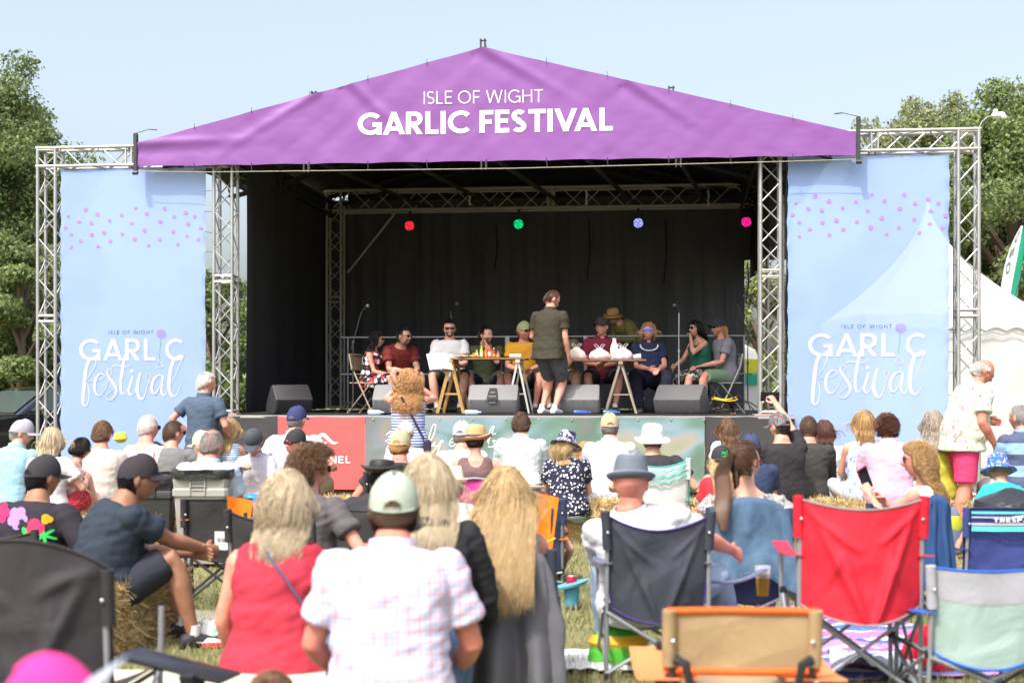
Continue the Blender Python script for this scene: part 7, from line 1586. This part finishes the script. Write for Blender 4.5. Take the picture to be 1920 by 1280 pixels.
# bench
t=thing('storage_bench','long low cream storage bench under the woman in the coral vest','bench',at(360,505),R(-1)); m=MB(); m.box((.0,0,.27),(1.25,.42,.03),bev=.012); m.build('lid',mk('cream_plastic',(.62,.57,.42),.6,bump=.1),t,angle=30)
m=MB(); 
R_=[]
n=120
prof=[(-.6+1.2*i/n,-.195+.006*math.sin(i*1.6)) for i in range(n+1)]
m.rings([[Vector((x,y,z)) for x,y in prof]+[Vector((.6,.19,z)),Vector((-.6,.19,z))] for z in(.0,.255)]); m.build('box',mk('cream_box',(.50,.47,.33),.7,bump=.1),t,angle=40)
t=thing('side_table','black folding side table at the bottom left, edge on','side table',at(335,600),R(-14)); m=MB(); m.box((0,0,0),(.36,.15,.014),M=Matrix.Translation((0,0,.50))@Matrix.Rotation(R(10),4,'Y'),bev=.005); m.build('table_top',mk('table_black',(.015,.015,.017),.35),t)
for sx in(-1,1): m=MB(); m.bar((sx*.02+.05,-.08*sx,.49),(sx*.02+.06,.1*sx,0),.045,.03); m.build('leg',BLACKPL,t)
# blanket
def cloth_patch(px,s,w,d,label,name,cat,mat,rz=0,sd=1,amp=.03,z=.012,corner=.0):
    t=thing(name,label,cat,at(px,s),rz); m=MB(); m.grid(lambda u,v:((u-.5)*w*(1+.06*nz((v*3,sd,0))),(v-.5)*d*(1+.06*nz((u*3,sd,4))),z+amp*max(0,.25+nz((u*w*4+sd,v*d*4,sd)))+amp*.5*abs(nz((u*w*11,v*d*11,sd)))),60,44,thick=.004); m.build(name+'_sheet',mat,t,angle=80); return t
STR=mk('blanket_stripes',(.62,.20,.48),.95,bump=.4,bs=200,bd=.002)
nt=STR.node_tree; b=nt.nodes['Principled BSDF']; tcn=nt.nodes.new('ShaderNodeTexCoord'); sx=nt.nodes.new('ShaderNodeSeparateXYZ'); nt.links.new(tcn.outputs['Object'],sx.inputs[0]); mm=nt.nodes.new('ShaderNodeMath'); mm.operation='MULTIPLY'; mm.inputs[1].default_value=1.15; nt.links.new(sx.outputs[1],mm.inputs[0]); ma=nt.nodes.new('ShaderNodeMath'); ma.operation='ADD'; ma.inputs[1].default_value=10; nt.links.new(mm.outputs[0],ma.inputs[0]); fr=nt.nodes.new('ShaderNodeMath'); fr.operation='FRACT'; nt.links.new(ma.outputs[0],fr.inputs[0])
rp=nt.nodes.new('ShaderNodeValToRGB'); rp.color_ramp.interpolation='CONSTANT'; el=rp.color_ramp.elements; el[0].position=0; el[0].color=(.58,.18,.46,1); el[1].position=.22; el[1].color=(.6,.57,.62,1)
for p_,c in((.28,(.08,.16,.42)),(.42,(.75,.72,.76)),(.46,(.30,.13,.42)),(.62,(.75,.7,.75)),(.66,(.60,.22,.46)),(.8,(.06,.13,.36)),(.93,(.75,.72,.76))): q=el.new(p_); q.color=(*c,1)
nt.links.new(fr.outputs[0],rp.inputs[0]); nt.links.new(rp.outputs[0],b.inputs['Base Color'])
cloth_patch(1560,345,1.25,2.1,'picnic blanket striped in pink, purple, blue and white on the grass','blanket','blanket',STR,R(8),3,.035)
cloth_patch(1640,388,.42,.5,'crumpled pale checked shirt on the grass below the striped blanket','checked_shirt','shirt',C('checkcl',(.45,.45,.52),pat='plaid',ps=26,pw=.25,pc=(.3,.3,.4),pc2=(.6,.6,.65)),R(-10),6,.10)
cloth_patch(1115,375,.40,.55,'sheet of white printed wrapping paper lying on the grass','paper_sheet','paper',mk('printed_paper',(.75,.76,.80),.7,bump=.3,bs=20,pat='soft',pc=(.68,.70,.74),ps=9),R(5),9,.03)
def pouch(px,s,w,h,d,label,name,cat,mat,mat2=None,rz=0,sd=1):
    t=thing(name,label,cat,at(px,s),rz); m=MB()
    m.revolve([(.45,0),(.52,.08),(.5,.4),(.42,.75),(.3,.95),(.05,1.0)],30,mod=lambda p:Vector((p.x*w*(1+.12*nz((p.x*3,p.z*3,sd))),p.y*d*(1+.15*nz((p.y*3,p.z*4,sd+2))),p.z*h*(1+.08*nz((p.x*4,p.y*4,sd)))))); m.build(name+'_body',mat,t,angle=70)
    if mat2: m=MB(); m.revolve([(.46,.5),(.51,.62),(.42,.8)],24,mod=lambda p:Vector((p.x*w*1.03,p.y*d*1.03,p.z*h)),cap=False); m.build(name+'_band',mat2,t)
    return t
pouch(1160,378,.30,.20,.2,'bright green and yellow shopping bag slumped behind the grey chair','shopping_bag','bag',mk('bag_green',(.10,.50,.05),.4,bump=.5,bs=30,bd=.01),mk('bag_yellow',(.85,.5,.04),.45),R(10),2)
pouch(1752,385,.34,.22,.24,'crumpled red rucksack on the grass between the red and mint chairs','rucksack','rucksack',C('redbag',(.42,.01,.03)),None,R(12),5)
pouch(1775,225,.26,.42,.2,'grey and green rucksack standing at the feet of the man in floral','rucksack','rucksack',C('greybag',(.16,.17,.24)),C('greenbag',(.45,.5,.05)),0,7)
pouch(472,214,.16,.11,.12,'bright blue plastic bag in the lap of the eating child','plastic_bag','bag',mk('bag_blue',(.02,.22,.72),.35,bump=.6,bs=40,bd=.01),None,0,4).location.z=.36
t=thing('concrete_slab','flat pale concrete slab set in the grass left of the coral vest','slab',at(418,318),R(4)); m=MB(); m.box((0,0,.012),(.62,.62,.03),bev=.006); m.build('slab_top',mk('slab',(.36,.33,.27),.9,bump=.4,bs=30,vary=5),t)
t=thing('food_tray','white food wrapper and torn packet lying by the foot of the man in navy','food wrapper',at(412,350),R(10)); m=MB(); m.grid(lambda u,v:((u-.5)*.24,(v-.5)*.2,.02+.05*max(0,nz((u*4,v*4,2)))+.02*abs(2*u-1)),20,16,thick=.003); m.build('wrapper',mk('wrap_white',(.72,.68,.66),.6,bump=.4,bs=30),t); m=MB(); m.box((.02,-.1,.02),(.22,.02,.03),bev=.006); m.build('red_edge',mk('wrap_red',(.6,.05,.04),.5),t); m=MB(); m.grid(lambda u,v:(-.10+.09*u,-.02+.04*v,.05+.09*v+.01*math.sin(u*8)),8,8,thick=.003); m.build('packet',mk('wrap_green',(.1,.4,.22),.5,pat='blotch',pc=(.7,.7,.68),ps=18,pw=.45),t)
m=MB(); m.grid(lambda u,v:(.24+.36*u,-.22+.50*u+(v-.5)*(.06+.05*u),.475-.03*math.sin(PI*u)),12,4,thick=.006); m.build('armrest',FB('slate2',(0,0,0)),PNC)
# beer in the armrest, can in the other
q=at(1430,372); t=thing('beer_cup','plastic cup of amber beer in the armrest of the grey chair','beer',Vector((q.x,q.y,CH+(HZ-1116)/372)),0); m=MB(); m.revolve([(.030,0),(.037,.105),(.036,.105),(.029,.003)],24); m.build('beer_liquid',mk('beer',(.30,.16,.02),.1,bump=0,trans=.35,spec=.7),t); m=MB(); m.revolve([(.0375,.09),(.042,.15)],24,cap=False); m.build('cup_rim',mk('clearcup',(.7,.7,.7),.1,bump=0,trans=.6),t)
q=at(1072,300); t=thing('drink_holder','blue chair drink holder with a red can in it, left of the grey chair','drink holder',Vector((q.x,q.y,.12)),0); m=MB(); m.revolve([(.04,-.10),(.047,-.09),(.047,.02),(.10,.03),(.105,.045),(.046,.05)],24,mod=lambda p:Vector((p.x,p.y*.9,p.z+.25*p.x*(p.z>.02)))); m.build('holder',C('tealholder',(.10,.30,.42)),t); m=MB(); m.revolve([(.028,-.06),(.033,-.05),(.033,.075),(.028,.09)],20); m.build('can',mk('can_red',(.45,.03,.07),.25,metal=.4,bump=0),t); m=MB(); m.revolve([(.0285,.09),(.027,.093),(.01,.092)],20); m.build('can_lid',ALU,t); m=MB(); m.tube((-.02,.05,-.12),(-.02,.05,.02),.009,6); m.build('post',GREYF,t)
m=MB(); pts=[(0,0,0),(.01,0,.12),(.10,0,.17),(.22,0,.17),(.30,0,.12),(.36,0,-.02)]; m.path(pts,.014,8); q=W(232,838,190); t=thing('pushchair','black pushchair hood and handle behind the man in cream','pushchair',Vector((q.x,q.y+.5,0)),0); m.xf(Matrix.Translation((-.02,0,q.z-.14))); m.build('handle',BLACKPL,t)
m=MB(); m.ball((.35,0,q.z-.20),(.20,.2,.17),18); m.build('hood',C('pushhood',(.03,.03,.035)),t); 
for sx in(-1,1): m=MB(); m.bar((sx*.2+.15,0,q.z-.2),(sx*.24+.1,.1,.12),.025,.025); m.build('frame_bar',DARKMET,t); m=MB(); m.tube((sx*.26+.1,.1,.12),(sx*.3+.1,.1,.12),.12,18); m.build('wheel',RUB,t)
m=MB(); m.revolve([(.03,0),(.07,.04),(.05,.09),(.02,.1)],18,mod=lambda p:p*(1+.15*nz((p.x*30,p.y*30,p.z*30)))); o=m.build('yellow_toy',mk('toy_yellow',(.75,.75,.05),.6,pat='blotch',pc=(.5,.3,.2),ps=30,pw=.6),None,loc=W(226,830,196)); tag(o,'soft yellow toy hanging from the pushchair handle','toy')
finish_bodies()
